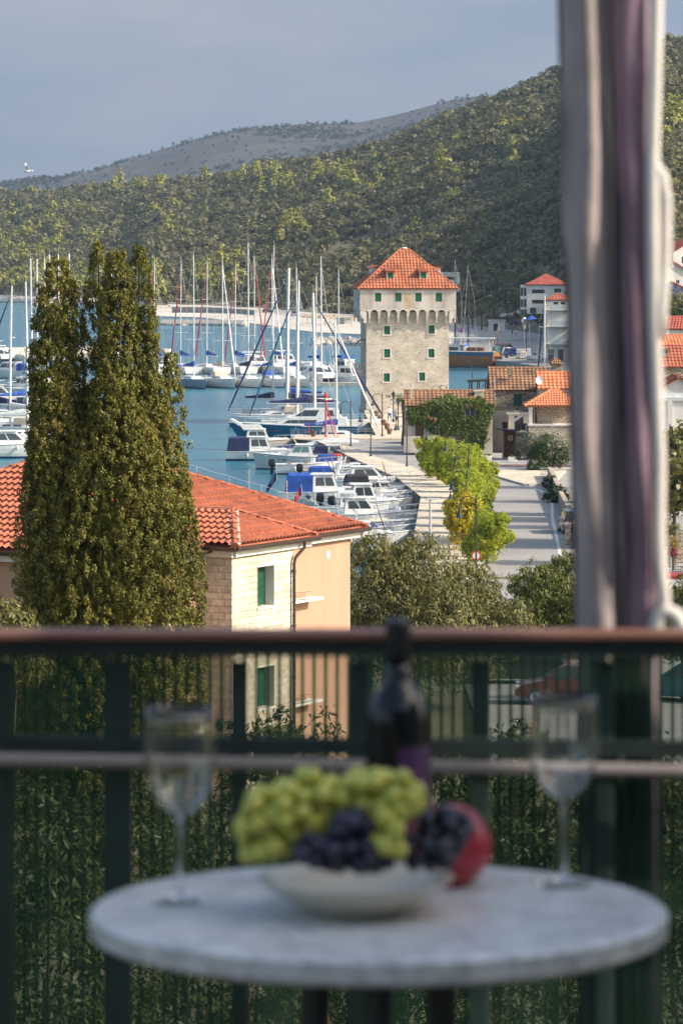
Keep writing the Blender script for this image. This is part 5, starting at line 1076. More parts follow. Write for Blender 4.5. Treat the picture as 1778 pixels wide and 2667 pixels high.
# left marina, beside and behind the cypress
LEFT = [(27, 745, 432, R(165), 12.5, 'navy', 'greyw', 'sand', 'yacht with a violet-blue furled jib near the left edge'), (72, 734, 415, R(10), 12, None, 'greyw', None, 'white yacht with a tall bare mast half behind the cypress'), (84, 673, 470, R(20), 14, None, 'blue', 'navy', 'tallest-masted white yacht left of the cypress'),
        (98, 675, 560, R(-60), 13, None, 'blue', None, 'first yacht whose white mast top shows left of the cypress tops'), (118, 675, 566, R(-60), 13, None, 'blue', None, 'second yacht whose mast top shows left of the cypress tops'), (131, 663, 572, R(-60), 13.5, None, 'blue', None, 'third yacht whose mast top shows just left of the left cypress top'),
        (154, 663, 580, R(-60), 13.5, None, 'blue', None, 'yacht whose mast stands behind the left cypress top'), (182, 661, 586, R(-60), 13.5, None, 'blue', None, 'yacht whose thin mast shows in the gap between the cypress tops'), (-8, 770, 452, R(150), 12, 'teal', 'navy', None, 'yacht with a blue and white spiral-wrapped jib at the left edge'), (290, 667, 640, R(112), 12, 'redc', None, None, 'yacht whose white mast shows in the notch of the right cypress top')]
for px, top, D, a, L, jib, cov, hood, lab in LEFT:
    yacht(lab, Vector(((px - CX) / F * D, D, 0)) - Vector((math.cos(a), math.sin(a), 0)) * L * .06, a, L, H - (top - YH) / F * D, jib, cov, 'h_white', hood, None, mr=.15)
for k, (px, py, a, L, hull, cv) in enumerate([(30, 1192, .1, 11, 'h_white_n', 'navy'), (10, 1130, .15, 10, 'h_white', 'blackcanvas'), (60, 1085, 3.0, 10, 'h_white', None), (0, 1058, .1, 10.5, 'h_white', 'greyw'), (55, 1030, 2.9, 10, 'h_white', 'sand'), (20, 985, 2.8, 11, 'h_white', 'blue')]):
    motorboat('white motor cruiser ' + ['with navy cockpit canvas, lowest at the left edge', 'with black canvas, second from the bottom at the left edge', 'without canvas left of the cypress trunk line', 'with a grey cover in the middle of the left marina', 'with a sand-coloured canvas in the left marina', 'with a bright blue canvas, topmost in the left marina'][k], px, py, L, 3.4, 1.35, a, hull, (-.2, .18, -.18, .04, 1.3), (cv, -.46, -.2, 1.2) if cv else None, reach=0)
# wooden gulet, far side of the inlet
def gulet():
    L, B, Fb = 21, 5.6, 2.5; a = R(168); loc = G(1284, 957, 0) + Vector((math.cos(a), math.sin(a), 0)) * L * .49; r = thing('wooden_gulet', 'varnished wooden gulet with blue band moored stern-on right of the tower', 'wooden ship', loc, a)
    hw_ = mat_hull('varnished_hull', (.30, .12, .04), (.05, .06, .09), .25, .3); add_hull(MB(), L, B, Fb, 1.8, 2, .72, .3, .8).build('hull', hw_, r); add_deck(MB(), L, B, Fb, 1.8, 2, .72, .3).build('deck', M['teak'], r)
    mb = MB()
    for s in (-1, 1):
        up = [(-L / 2 + L * t + 1.8 * t ** 3, s * half(B, t, 2, .72), sheer(Fb, t)) for t in [k / 14 for k in range(15)]]
        mb.add([(x, y * 1.012, z - .25) for x, y, z in up] + [(x, y * 1.012, z + .45) for x, y, z in up], [[i, i + 1, 16 + i, 15 + i] for i in range(14)])
    mb.box((-L / 2 - .02, 0, Fb + .1), (.1, B * .74, .7)); mb.build('bulwark', mat('blue_bulwark', (.03, .10, .19), .4, .2, 2), r, flip=False)
    mb = MB()
    for s in (-1, 1): mb.tube([(-L / 2 + L * t + 1.8 * t ** 3, s * half(B, t, 2, .72) * 1.02, sheer(Fb, t) + .48) for t in [k / 14 for k in range(15)]], .09, 5)
    mb.box((-L / 2 - .06, 0, Fb + .5), (.2, B * .76, .14)); mb.build('cap_rail', M['white'], r)
    mb = MB()
    for y in (-1.0, 1.0): mb.box((-L / 2 - .03, y, Fb * .62), (.1, .75, .45))
    mb.build('transom_frame', M['white'], r)
    for y in (-1.0, 1.0): MB().box((-L / 2 - .07, y, Fb * .62), (.1, .5, .26)).build('transom_window', M['glass'], r)
    c = trapez(MB(), -.2 * L, .16 * L, -.2 * L, .13 * L, Fb, 1.7, 3.8, 3.4).build('deckhouse', M['white'], r); trap_glass(MB(), -.2 * L, .16 * L, -.2 * L, .13 * L, Fb, 1.7, 3.8, 3.4, ((.05, .3), (.36, .6), (.66, .92)), (.4, .8)).build('window', M['glass'], c, flip=False)
    mb = MB(); mb.bbox((-.28 * L, 0, Fb + 3.0), (.42 * L, 4.2, .16), .05)
    for x in (-.47, -.35, -.2, -.1):
        for s in (-1, 1): mb.tube([(x * L, s * 1.95, Fb), (x * L, s * 1.95, Fb + 3)], .06, 5)
    mb.build('sun_deck_roof', M['white'], r)
    mb = MB(); mb.box((-.33 * L, 0, Fb + .8), (3.2, 2.2, .9)); mb.build('deck_seating', M['teak'], r)
    mb = MB(); mb.box((-L * .5 - .25, .3, Fb + 2.8), (.14, .75, 5.6), 0, 0, R(-12))
    mb.build('gangway', mat('gangway_grey', (.16, .14, .12), .8, .2, 3), r)
    mb = MB(); mb.tube([(.1 * L, 0, Fb), (.1 * L, 0, 9)], .14, 8); mb.build('mast', M['teak'], r)
gulet()
yacht('far yacht with a tall black mast behind the gulet', Vector(((1217 - CX) / F * 742, 742, 0)), R(80), 14, H - (688 - YH) / F * 742, None, 'blue', 'h_white', None, None, mr=.16, mast_m='dark')
yacht('far yacht with a tall black mast close to the right side of the tower', Vector(((1184 - CX) / F * 736, 736, 0)), R(85), 14, H - (673 - YH) / F * 736, None, 'blue', 'h_white', None, None, mr=.15, mast_m='dark')
yacht('yacht whose white mast rises behind the old tiled roof', Vector(((1419 - CX) / F * 600, 600, 0)), R(100), 11, H - (770 - YH) / F * 600, 'navy', None, 'h_white', None, None, mr=.15)
# ================================================================== town houses
def house(name, label, px, D, wd, dp, zb, ze, rz=0., wallm=None, roofm=None, kind='hip', rise=1.5, ov=.3, holes=(), cat='house', wave=.4, row=.55, sh='shutter_dark', pane=True):
    """footprint wd x dp, front face at y=0; kind hip / gx (ridge along the front) / gy (gable to the front) / flat"""
    r = thing(name, label, cat, ((px - CX) / F * D, D, zb), rz); a = wd / 2; h = ze - zb; rs = rise
    F4 = [(-a, 0), (a, 0), (a, dp), (-a, dp)]; mb = MB(); hs_ = [(c + a - w / 2, c + a + w / 2, z - zb - q / 2, z - zb + q / 2) for c, z, w, q, k in holes]
    wall(mb, F4[0], F4[1], 0, h, hs_, .2)
    for k in (1, 2, 3): wall(mb, F4[k], F4[(k + 1) % 4], 0, h)
    if kind == 'gy':
        for y in (0, dp): mb.face((-a, y, h), (a, y, h), (0, y, h + rs))
    if kind == 'gx':
        for x in (-a, a): mb.face((x, 0, h), (x, dp, h), (x, dp / 2, h + rs))
    if kind == 'flat': mb.face(*[(x, y, h) for x, y in F4])
    mb.build('wall', wallm or M['plaster'], r, flip=False)
    for hh, (c, z, w, q, k) in zip(hs_, holes):
        if k == 's': shutter_window(r, F4[0], F4[1], hh, M[sh], .06, None, 8)
        elif k == 'd': 
            f, _ = wframe(F4[0], F4[1]); mb = MB(); fbox(mb, f, hh[0], hh[1], .14, .19, hh[2], hh[3]); fbox(mb, f, hh[1] - .2, hh[1] - .12, .10, .14, (hh[2] + hh[3]) / 2, (hh[2] + hh[3]) / 2 + .1); mb.build('door', M['wood'], r)
        else: glass_window(r, F4[0], F4[1], hh, M['white'] if k == 'g' else M['dark'], .12, 1 if w < 2 else 4)
    mb = MB(); e = ov; kw = dict(wave=wave, row=row, amp=wave * .17); E = [(-a - e, -e, h), (a + e, -e, h), (a + e, dp + e, h), (-a - e, dp + e, h)]
    if kind == 'hip':
        m_ = min(a, dp / 2); R0, R1 = ((-a + m_, dp / 2, h + rs), (a - m_, dp / 2, h + rs)) if a > dp / 2 else ((0, a, h + rs), (0, dp - a, h + rs))
        if a > dp / 2: tile_roof(mb, [E[0], E[1], R1, R0], **kw); tile_roof(mb, [E[1], E[2], R1], **kw); tile_roof(mb, [E[2], E[3], R0, R1], **kw); tile_roof(mb, [E[3], E[0], R0], **kw); HP = [(E[0], R0), (E[1], R1), (E[2], R1), (E[3], R0), (R0, R1)]
        else: tile_roof(mb, [E[0], E[1], R0], **kw); tile_roof(mb, [E[1], E[2], R1, R0], **kw); tile_roof(mb, [E[2], E[3], R1], **kw); tile_roof(mb, [E[3], E[0], R0, R1], **kw); HP = [(E[0], R0), (E[1], R0), (E[2], R1), (E[3], R1), (R0, R1)]
        for p, q in HP:
            if (Vector(p) - Vector(q)).length > .3: ridge_caps(mb, p, q, .12, .45)
    elif kind == 'gx':
        k = rs / (dp / 2); R0, R1 = (-a - e, dp / 2, h + rs + .1), (a + e, dp / 2, h + rs + .1); z0 = h - k * e + .1; tile_roof(mb, [(-a - e, -e, z0), (a + e, -e, z0), R1, R0], **kw); tile_roof(mb, [(a + e, dp + e, z0), (-a - e, dp + e, z0), R0, R1], **kw); ridge_caps(mb, R0, R1, .12, .45)
    elif kind == 'gy':
        k = rs / a; z0 = h - k * e + .1; R0, R1 = (0, -e, h + rs + .1), (0, dp + e, h + rs + .1); tile_roof(mb, [(-a - e, dp + e, z0), (-a - e, -e, z0), R0, R1], **kw); tile_roof(mb, [(a + e, -e, z0), (a + e, dp + e, z0), R1, R0], **kw); ridge_caps(mb, R0, R1, .12, .45)
    else:
        for p, q in zip(E, E[1:] + E[:1]): mb.box(((p[0] + q[0]) / 2, (p[1] + q[1]) / 2, h + .12), (abs(p[0] - q[0]) + .2, abs(p[1] - q[1]) + .2, .24))
    mb.build('roof', roofm or M['tile'], r, flip=False); return r
def zat(py, D): return H - (py - YH) / F * D
M['rough'] = mat_stone('rubble_stone', (.40, .36, .29), (.24, .21, .17), (.13, .12, .10), .55, .33, .035, 1., uneven=.8)
M['rough_pale'] = mat_stone('pale_rubble', (.52, .47, .39), (.38, .34, .28), (.26, .23, .19), .5, .26, .03, .9, uneven=.6)
# ivy house
iv = house('ivy_house', 'low old house smothered in ivy with weathered orange roof in front of the tower', 1171, 374, 8.3, 6, 1.2, 5.85, 0, M['plaster_old'], M['tile_old'], 'gx', 1.35, .25,
           [(1.95, 5.15, 1.0, 1.15, 'g'), (-1.62, 5.1, .9, 1.1, 'k'), (-2.95, 3.4, .8, 2.2, 'd'), (-.5, 2.3, .9, 2.0, 'd'), (.9, 2.2, .8, 1.2, 'k')])
f, _ = wframe((-4.15, 0), (4.15, 0))
for s in (-1, 1):
    mb = MB(); c = 4.15 + 1.95 + s * .82; fbox(mb, f, c - .3, c + .3, -.07, -.02, 5.15 - 1.2 - .6, 5.15 - 1.2 + .6)
    for k in range(8): fbox(mb, f, c - .26, c + .26, -.085, -.07, 3.4 + k * .14, 3.47 + k * .14)
    mb.build('shutter', M['shutter_dark'], iv, flip=False)
mb = MB(); mb.box((2.9, 2.0, 5.2), (.9, .6, 1.7)); mb.box((2.9, 2.0, 6.1), (1.1, .8, .12)); mb.build('chimney', M['plaster_old'], iv)
mb = MB(); mb.tube([(-3.75, 1.2, 4.9), (-3.75, 1.2, 6.6)], .07, 8); mb.lathe([(.12, 6.6), (.16, 6.7), (.02, 6.8)], (-3.75, 1.2, 0), 8); mb.build('flue_pipe', M['steel'], iv)
mb = MB()
for k in range(5): mb.box((-3.3 + k * .26, -.6, .2 + k * .18), (.28, 1.1, .36 + k * .36))
mb.box((-3.7, -1.2, 1.0), (1.6, .12, 1.6)); mb.build('outside_stair', M['plaster_old'], iv)
M['ivy'] = mat_leaf('ivy_leaf', [(.032, .055, .012), (.075, .11, .02), (.13, .155, .03), (.15, .085, .035)], [0, .45, .8, 1.], .25, clump=.9)
IVP = [(1062, 1072), (1082, 1066), (1110, 1053), (1145, 1040), (1168, 1034), (1190, 1043), (1232, 1046), (1250, 1036), (1262, 1050), (1283, 1058), (1276, 1085), (1266, 1110), (1258, 1165), (1240, 1172), (1224, 1150), (1190, 1134), (1150, 1126), (1118, 1122), (1100, 1100), (1075, 1098), (1064, 1100)]
def in_poly(x, y, P_):
    c = False; j = len(P_) - 1
    for i in range(len(P_)):
        if (P_[i][1] > y) != (P_[j][1] > y) and x < (P_[j][0] - P_[i][0]) * (y - P_[i][1]) / (P_[j][1] - P_[i][1]) + P_[i][0]: c = not c
        j = i
    return c
pts = []
while len(pts) < 2600:
    x, y = random.uniform(1060, 1286), random.uniform(1032, 1174)
    if not in_poly(x + random.gauss(0, 2.5), y + random.gauss(0, 2), IVP): continue
    if (1203 < x < 1244 and 1058 < y < 1093) or (1113 < x < 1143 and 1062 < y < 1090) or (1089 < x < 1101 and 1098 < y): continue
    p = P(x, y, 374); n = noise.noise(Vector((x * .06, y * .05, 1)))
    pts.append((p.x, 373.9 - .05 - .12 * max(0, n) - random.random() * .08 + (max(0, (1056 - y)) * .055), p.z))
Cc = np.repeat(np.array(pts), 7, 0) + RNG.normal(size=(2600 * 7, 3)) * np.array([.12, .04, .16]); Nn3 = unit(np.tile([.1, -1, .45], (len(Cc), 1)) + RNG.normal(size=(len(Cc), 3)) * .55); s = RNG.uniform(.06, .13, len(Cc))
V, Q = cards(Cc, Nn3, s * 1.15, s * .8, np.tile([0, 0, -1.], (len(Cc), 1)), .5); tag(np_mesh('ivy', V, Q, M['ivy']), 'thick green and rust ivy hanging over the front of the old house', 'ivy')
for k, (px, py) in enumerate([(1121, 1091), (1131, 1092)]):
    p = P(px, py, 373.5); r = thing('flower_pot', ['left', 'right'][k] + ' terracotta pot under the dark ivy-house window', 'flower pot', p); MB().lathe([(.14, -.15), (.2, .15), (.17, .15)], n=10).build('pot', M['terra'], r)
# old stone house and its neighbours
sh = house('stone_house', 'tall rubble stone house with mossy orange roof right of the ivy house', 1354, 381, 5.6, 8, 1.2, 7.15, 0, M['rough'], M['tile_old'], 'gx', 2.05, .2, [(-.25, 6.2, .8, 1.2, 's'), (-1.35, 3.4, .9, 1.3, 'k')])
mb = MB(); f, _ = wframe((-2.8, 0), (2.8, 0)); wall(mb, (-2.8, -.04), (.2, -.04), 0, 4.0, [(1.0, 1.9, 1.55, 2.85)], .1); mb.build('plaster_wall', M['plaster_old'], sh, flip=False)
MB().tube([(-2.55, -.1, 0), (-2.55, -.1, 6.0), (-2.6, -.2, 7.3)], .06, 6).build('downpipe', M['steel'], sh)
mb = MB(); mb.box((-1.0, 1.5, 7.6), (.3, .3, .9)); mb.build('chimney_pot', M['rough'], sh)
pc = thing('glazed_porch', 'small flat-roofed plaster porch with brown glazed window between the stone houses', 'porch', ((1350 - CX) / F * 377, 376.6, 3.2))
mb = MB(); wall(mb, (-1.0, 0), (1.0, 0), 0, 1.75, [(.55, 1.45, .25, 1.6)], .1); wall(mb, (1.0, 0), (1.0, 3), 0, 1.75); wall(mb, (-1.0, 3), (-1.0, 0), 0, 1.75); mb.box((0, 1.4, 1.85), (2.4, 3.2, .16)); mb.box((-.2, .5, 2.0), (.5, .5, .2)); mb.build('wall', M['plaster_old'], pc, flip=False); glass_window(pc, (-1.0, 0), (1.0, 0), (.55, 1.45, .25, 1.6), M['teak'], .06, 1)
house('tiled_house', 'house with a bright orange roof at the right edge of the mossy roof', 1446, 376, 3.2, 5, 1.2, 7.45, 0, M['rough_pale'], M['tile_bright'], 'gx', 1.5, .15, [(.3, 5.8, .6, .9, 'k')])
pv = thing('terrace_pavilion', 'orange hip-roofed terrace on a pale stone base with a white column', 'pavilion', ((1425 - CX) / F * 363, 363, 1.2))
mb = MB(); mb.box((.35, 1.6, 1.62), (4.3, 3.2, 3.24)); mb.build('base_wall', M['rough_pale'], pv); mb = MB(); mb.box((.35, 1.6, 3.3), (4.5, 3.4, .12)); mb.build('coping', M['plaster'], pv)
mb = MB(); mb.box((-1.6, .25, 4.15), (.34, .34, 1.6)); mb.box((-1.6, .25, 4.9), (.46, .46, .14)); mb.box((-1.6, .25, 3.42), (.46, .46, .14)); mb.build('column', M['plaster'], pv)
mb = MB(); mb.box((.45, .2, 5.04), (4.5, .16, .16)); mb.box((-1.25, .4, 4.1), (.1, .1, 1.7)); mb.build('roof_beam', M['teak'], pv)
mb = MB(); E = [(-2.15, -.2, 5.14), (3.2, -.2, 5.14), (3.2, 3.6, 5.14), (-2.15, 3.6, 5.14)]; A0, A1_ = (.35, 1.7, 6.55), (1.2, 1.7, 6.55); kw = dict(wave=.26, row=.36, amp=.05)
tile_roof(mb, [E[0], E[1], A1_, A0], **kw); tile_roof(mb, [E[3], E[0], A0], **kw); tile_roof(mb, [E[1], E[2], A1_], **kw); tile_roof(mb, [E[2], E[3], A0, A1_], **kw); ridge_caps(mb, E[0], A0, .13, .4); ridge_caps(mb, A0, A1_, .13, .4); mb.build('roof', M['tile_bright'], pv, flip=False)
mb = MB(); wall(mb, (-.9, 2.2), (2.6, 2.2), 3.3, 5.1, [(-.0 + .3, .9, .4, 1.6)], .1); mb.build('back_wall', M['rough_pale'], pv, flip=False)
sb = thing('steel_balcony', 'small black steel balcony with chairs and a rolled white awning beside the terrace', 'balcony', ((1356 - CX) / F * 364, 364, 3.5))
mb = MB(); mb.box((0, 0, 0), (1.15, 1.0, .08))
for k in range(14): mb.box((-.55 + k * .085, -.48, .55), (.025, .025, 1.0))
for k in range(8):
    for s in (-1, 1): mb.box((s * .56, -.45 + k * .13, .55), (.025, .025, 1.0))
mb.box((0, -.48, 1.07), (1.2, .06, .06)); mb.build('railing', M['dark'], sb)
for x in (-.25, .25): MB().box((x, 0, .5), (.4, .4, .05)).box((x, .2, .8), (.4, .04, .6)).build('chair', M['black'], sb)
MB().tube([(-.75, -.2, 1.35), (.25, -.1, 1.95)], .13, 10).build('rolled_awning', M['plaster'], sb)
en = thing('tavern_entrance', 'dark wooden tavern entrance with a round pale emblem and slab roof', 'entrance', ((1326 - CX) / F * 366, 366, 1.2))
for x in (-.6, .62): MB().box((x, .4, 1.3), (.14, .8, 2.6)).build('post', M['teak'], en)
mb = MB(); mb.box((0, .75, 1.3), (1.1, .08, 2.6))
for k in range(8): mb.box((0, .70, .2 + k * .32), (1.08, .03, .28))
mb.build('plank_wall', M['wood'], en); mb = MB(); mb.box((-.2, .3, 2.72), (2.3, 1.5, .1), 0, 0, R(4)); mb.build('slab_roof', M['dark'], en)
mb = MB(); mb.tube([(.1, .66, 1.9), (.1, .62, 1.9)], .25, 16); mb.build('emblem', M['sand'], en); mb = MB(); mb.tube([(.1, .618, 1.9), (.1, .612, 1.9)], .13, 12); mb.build('emblem_centre', M['teak'], en)
bs = thing('banner_stand', 'narrow white banner standing beside the tavern entrance', 'banner', ((1351 - CX) / F * 365, 365, 1.2)); mb = MB(); mb.box((0, 0, .75), (.34, .05, 1.4)); mb.build('panel', M['plaster'], bs); mb = MB(); mb.box((0, -.03, .8), (.1, .01, .9)); mb.build('print', M['dark'], bs)
for k, (px, py) in enumerate([(1270, 1199), (1333, 1202)]):
    r = thing('planter', ['white trough planter at the corner of the ivy house', 'white trough planter in front of the tavern entrance'][k], 'planter', G(px, py, 1.2)); mb = MB(); mb.bbox((0, 0, .22), (.62 + .2 * k, .35, .44), .03); mb.build('trough', M['plaster'], r); leafy('plants', [((0, 0, .5), (.3, .16, .12))], 16, 10, .05, .03, M['ivy'], r)
pg = thing('pergola', 'dark flat steel pergola at the water behind the ivy house roof', 'pergola', ((1254 - CX) / F * 432, 432, 1.3), R(-6)); mb = MB(); mb.box((0, 0, 5.3), (3.1, 3.4, .22), 0, 0, R(-3)); mb.build('canopy', M['dark'], pg)
for x in (-1.3, -.4, .5, 1.4):
    for y in (-1.5, 1.5): MB().box((x, y, 2.6), (.12, .12, 5.2)).build('post', M['dark'], pg)
st = thing('chimney_stack', 'square rubble chimney with a small tiled cap at the curtain edge', 'chimney', ((1447 - CX) / F * 392, 392, 7)); mb = MB(); mb.box((0, 0, .9), (1.0, 1.0, 3.2)); mb.build('stack', M['rough'], st); mb = MB(); tile_roof(mb, [(-.7, -.7, 2.5), (.7, -.7, 2.5), (0, 0, 3.2)], .25, .3, .05); tile_roof(mb, [(-.7, .7, 2.5), (-.7, -.7, 2.5), (0, 0, 3.2)], .25, .3, .05); tile_roof(mb, [(.7, -.7, 2.5), (.7, .7, 2.5), (0, 0, 3.2)], .25, .3, .05); mb.build('cap', M['tile_old'], st, flip=False)
def dish(px, py, D, label):
    r = thing('satellite_dish', label, 'satellite dish', P(px, py, D), R(25)); mb = MB(); mb.lathe([(.02, 0), (.25, .04), (.42, .12), (.42, .14), (.25, .06), (.02, .02)], n=16); mb.v = [(x, -z, y) for x, y, z in mb.v]; mb.build('reflector', M['greyw'], r); MB().tube([(0, 0, -.35), (.1, -.45, -.15), (.15, -.55, 0)], .02, 5).build('arm', M['steel'], r); MB().tube([(0, .03, 0), (0, .1, -.6)], .03, 5).build('bracket', M['dark'], r)
dish(1402, 990, 375, 'grey satellite dish on the bright orange roof edge'); dish(1753, 690, 630, 'pale satellite dish on the orange gabled roof at the right edge')
# houses climbing the slope at the right edge, behind the cord
def win(*a): return list(a)
house('slope_house', 'white house with a dark red roof highest at the right edge', 1800, 700, 7, 8, 12, 21.6, R(12), M['plaster'], M['tile_red'], 'gy', 2.2, .3, [(-1.5, 20.2, .8, 1.2, 'k'), (1, 20.2, .8, 1.2, 'k')])
house('slope_house', 'cream house with an orange gabled roof second from the top at the right edge', 1748, 630, 8.4, 9, 11, 17.4, R(8), M['plaster'], M['tile_bright'], 'gy', 2.5, .4, [(1, 16.6, .55, .6, 'g'), (3, 16.6, .55, .6, 'g'), (0, 14, .9, 1.2, 'g')])
house('slope_house', 'lilac-painted house among trees at the right edge', 1745, 590, 7.6, 8, 8, 15.0, R(-6), mat('lilac_render', (.26, .25, .48), .9, .1, .6), M['tile'], 'gy', 1.7, .3, [(2.4, 13.4, .9, 1.6, 's')], sh='shutter')
house('slope_house', 'white cube house with orange flat-pitched roof beside the curtain cord', 1700, 550, 3.0, 5, 6, 13.6, 0, M['plaster'], M['tile'], 'hip', .7, .3, [(.5, 11.5, .8, 1.2, 'g')])
house('slope_house', 'cream house with a grey-brown hip roof at the right edge', 1738, 515, 4.6, 5, 5, 11.0, R(14), mat('cream_render', (.58, .52, .36), .9, .08, .6), M['tile_grey'], 'hip', 1.7, .4, [(.6, 9.4, .7, .9, 'k')])
house('slope_house', 'house with a dark red tiled roof right of the grey-brown hip roof', 1790, 495, 5.0, 6, 5, 11.3, R(-10), M['plaster'], M['tile_red'], 'gx', 1.4, .4, [(0, 9.6, .8, 1.0, 'k')])
house('town_house', 'row house with a small orange roof and chimney at the right edge', 1760, 455, 4.4, 5, 3, 10.0, R(4), M['rough'], M['tile_bright'], 'gx', 1.1, .2)
th_ = house('town_house', 'rubble stone house under a long orange roof at the right edge', 1775, 425, 5.6, 6, 2, 8.3, R(3), M['rough'], M['tile'], 'gx', 2.2, .2, [(-.6, 5, .7, 1.0, 's')])
mb = MB(); mb.box((-1.7, 1.5, 7.2), (.8, .6, 2.0)); mb.box((-1.7, 1.5, 8.2), (1.0, .8, .12)); mb.build('chimney', M['rough'], th_)
house('gabled_house', 'pale house with a broad white pediment above the tall white wall', 1765, 275, 3.4, 5, 1.5, 10.6, 0, M['plaster'], M['tile'], 'gy', 1.0, .2, wave=.24, row=.34)
ww = house('white_house', 'tall plain white house wall at the right edge behind the cord', 1800, 250, 6.0, 8, 1.2, 10.9, 0, M['plaster'], M['greyw'], 'flat', 0, .02, [(-2.35, 2.9, .9, 2.2, 'k')])
mb = MB(); mb.box((-1.42, -.06, 4.85), (.32, .12, 9.7)); mb.build('pilaster', M['plaster'], ww); mb = MB(); mb.tube([(-.95, -.14, 4.3), (-.95, -.14, 4.58)], .07, 8); mb.box((-.95, -.05, 4.5), (.06, .12, .06)); mb.build('wall_lamp', M['black'], ww)
bl = thing('balustrade_fence', 'grey baluster fence on a pale stone wall below the white house', 'fence', ((1770 - CX) / F * 240, 240, 1.2)); mb = MB(); mb.box((0, 0, 1.0), (2.8, .3, 2.0)); mb.build('stone_wall', M['rough_pale'], bl); mb = MB(); mb.box((0, 0, 2.85), (2.8, .2, .1)); mb.box((0, 0, 2.12), (2.8, .24, .12))
for k in range(16): mb.box((-1.32 + k * .175, 0, 2.5), (.08, .1, .66))
mb.build('balusters', M['greyw'], bl)
wf = thing('mesh_fence', 'white mesh fence at the right edge above the dark red roof band', 'fence', ((1762 - CX) / F * 215, 215, 2.2)); mb = MB(); 
for k in range(18): mb.box((-1.3 + k * .15, 0, .35), (.02, .02, .75))
for k in range(5): mb.box((0, 0, .05 + k * .16), (2.7, .02, .02))
mb.build('mesh', M['dark'], wf); mb = MB(); mb.box((0, .12, .25), (2.7, .08, .45)); mb.build('panel', M['plaster'], wf)
rb = thing('red_canopy', 'flat dark red canopy at the right edge above the light-green tree', 'canopy', ((1765 - CX) / F * 205, 205, 2.9)); mb = MB(); mb.bbox((0, 0, .3), (3.4, 2.0, .22), .04); mb.build('roof', M['redc'], rb)
for x in (-1.5, 1.5): MB().tube([(x, 0, -1.5), (x, 0, .2)], .05, 6).build('post', M['dark'], rb)
def bush(name, label, px, py, D, r, m, cat='shrub', n=120, ln=.09, zb=None, group=None):
    p = P(px, py, D); zb = zb if zb is not None else p.z - r; root = thing(name, label, cat, (p.x, p.y, zb), 0, group); h = p.z - zb
    leafy('leaves', [((0, 0, h), (r, r, r * .9)), ((r * .6, 0, h - r * .3), (r * .6,) * 3), ((-r * .6, .1, h - r * .25), (r * .6,) * 3)], n, 22, ln, ln * .5, m, root, cr=.4)
    MB().tube([(0, 0, -.1), (0, 0, h)], [.09, .04], 6).build('stem', M['bark'], root); return root
M['olive'] = mat_leaf('olive_leaf', [(.05, .062, .04), (.09, .105, .066), (.14, .15, .10)], None, .2, clump=.8)
M['dkgreen'] = mat_leaf('dark_creeper_leaf', [(.014, .032, .010), (.03, .06, .014), (.06, .09, .02)], None, .2, clump=.8)
M['flower'] = mat_leaf('red_flowers', [(.20, .015, .03), (.32, .04, .06)], None, .2); M['flowery'] = mat_leaf('autumn_shrub_leaf', [(.30, .16, .02), (.22, .20, .03)], None, .25)
bush('olive_tree', 'grey-green olive tree right of the tavern entrance', 1380, 1165, 352, 1.25, M['olive'], 'tree', 200, .09, 1.3)
bush('climbing_shrub', 'dark green creeper mass against the curtain beside the olive tree', 1430, 1175, 347, 1.5, M['dkgreen'], 'shrub', 220, .1, 1.3); bush('climbing_shrub', 'low dark creeper under the olive tree at the end of the pavement', 1398, 1218, 345, .85, M['dkgreen'], 'shrub', 110, .08, 1.3)
bush('climbing_shrub', 'dark green hedge plant hugging the garden wall by the curtain edge', 1447, 1290, 300, .8, M['dkgreen'], 'shrub', 110, .08, 1.3); bush('climbing_shrub', 'green shrub spilling onto the road edge at the bend', 1432, 1256, 318, .55, M['dkgreen'], 'shrub', 70, .07, 1.2)
bush('slope_tree', 'loose green tree in front of the lilac house', 1752, 785, 575, 2.0, M['hack'], 'tree', 150, .2, 8); bush('slope_tree', 'dark bush below the lilac house', 1765, 822, 560, 1.1, M['dkgreen'], 'shrub', 70, .15, 7)
bush('garden_shrub', 'green garden shrub in front of the baluster fence', 1740, 1370, 238, .6, M['hack2'], 'shrub', 70, .06, 1.2); bush('garden_shrub', 'yellow-orange garden shrub below the baluster fence', 1742, 1412, 236, .45, M['flowery'], 'shrub', 60, .05, 1.2); bush('flower_bed', 'red flowering bush at the right edge behind the mesh fence', 1752, 1440, 232, .28, M['flower'], 'flowers', 40, .04, 1.2)
gw = thing('garden_wall', 'low pale stone garden wall along the right of the road', 'wall', (17.6, 322, 1.15)); mb = MB()
for (x0, y0), (x1, y1) in zip([(.3, 12), (0, 0), (-.7, -22), (-1.5, -52)], [(0, 0), (-.7, -22), (-1.5, -52), (-2.1, -70)]): mb.prism([(x0, y0), (x1, y1), (x1 + .35, y1), (x0 + .35, y0)], -.2, .95)
mb.build('wall', M['rough_pale'], gw)
gp = thing('gate_pillar', 'pale stone gate pillar beside the parked dark car', 'pillar', (14.9, 253, 1.15)); mb = MB(); mb.box((0, 0, .75), (.42, .42, 1.5)); mb.build('shaft', M['rough_pale'], gp); mb = MB(); mb.bbox((0, 0, 1.56), (.52, .52, .12), .03); mb.build('cap', M['plaster'], gp)
wr = thing('white_gate', 'low white railing gate beside the garden wall', 'gate', (18.0, 333, 1.3)); mb = MB(); mb.box((0, 0, .75), (1.6, .04, .05)); mb.box((0, 0, .15), (1.6, .04, .05))
for k in range(12): mb.box((-.75 + k * .136, 0, .45), (.03, .03, .6))
mb.build('bars', M['greyw'], wr)
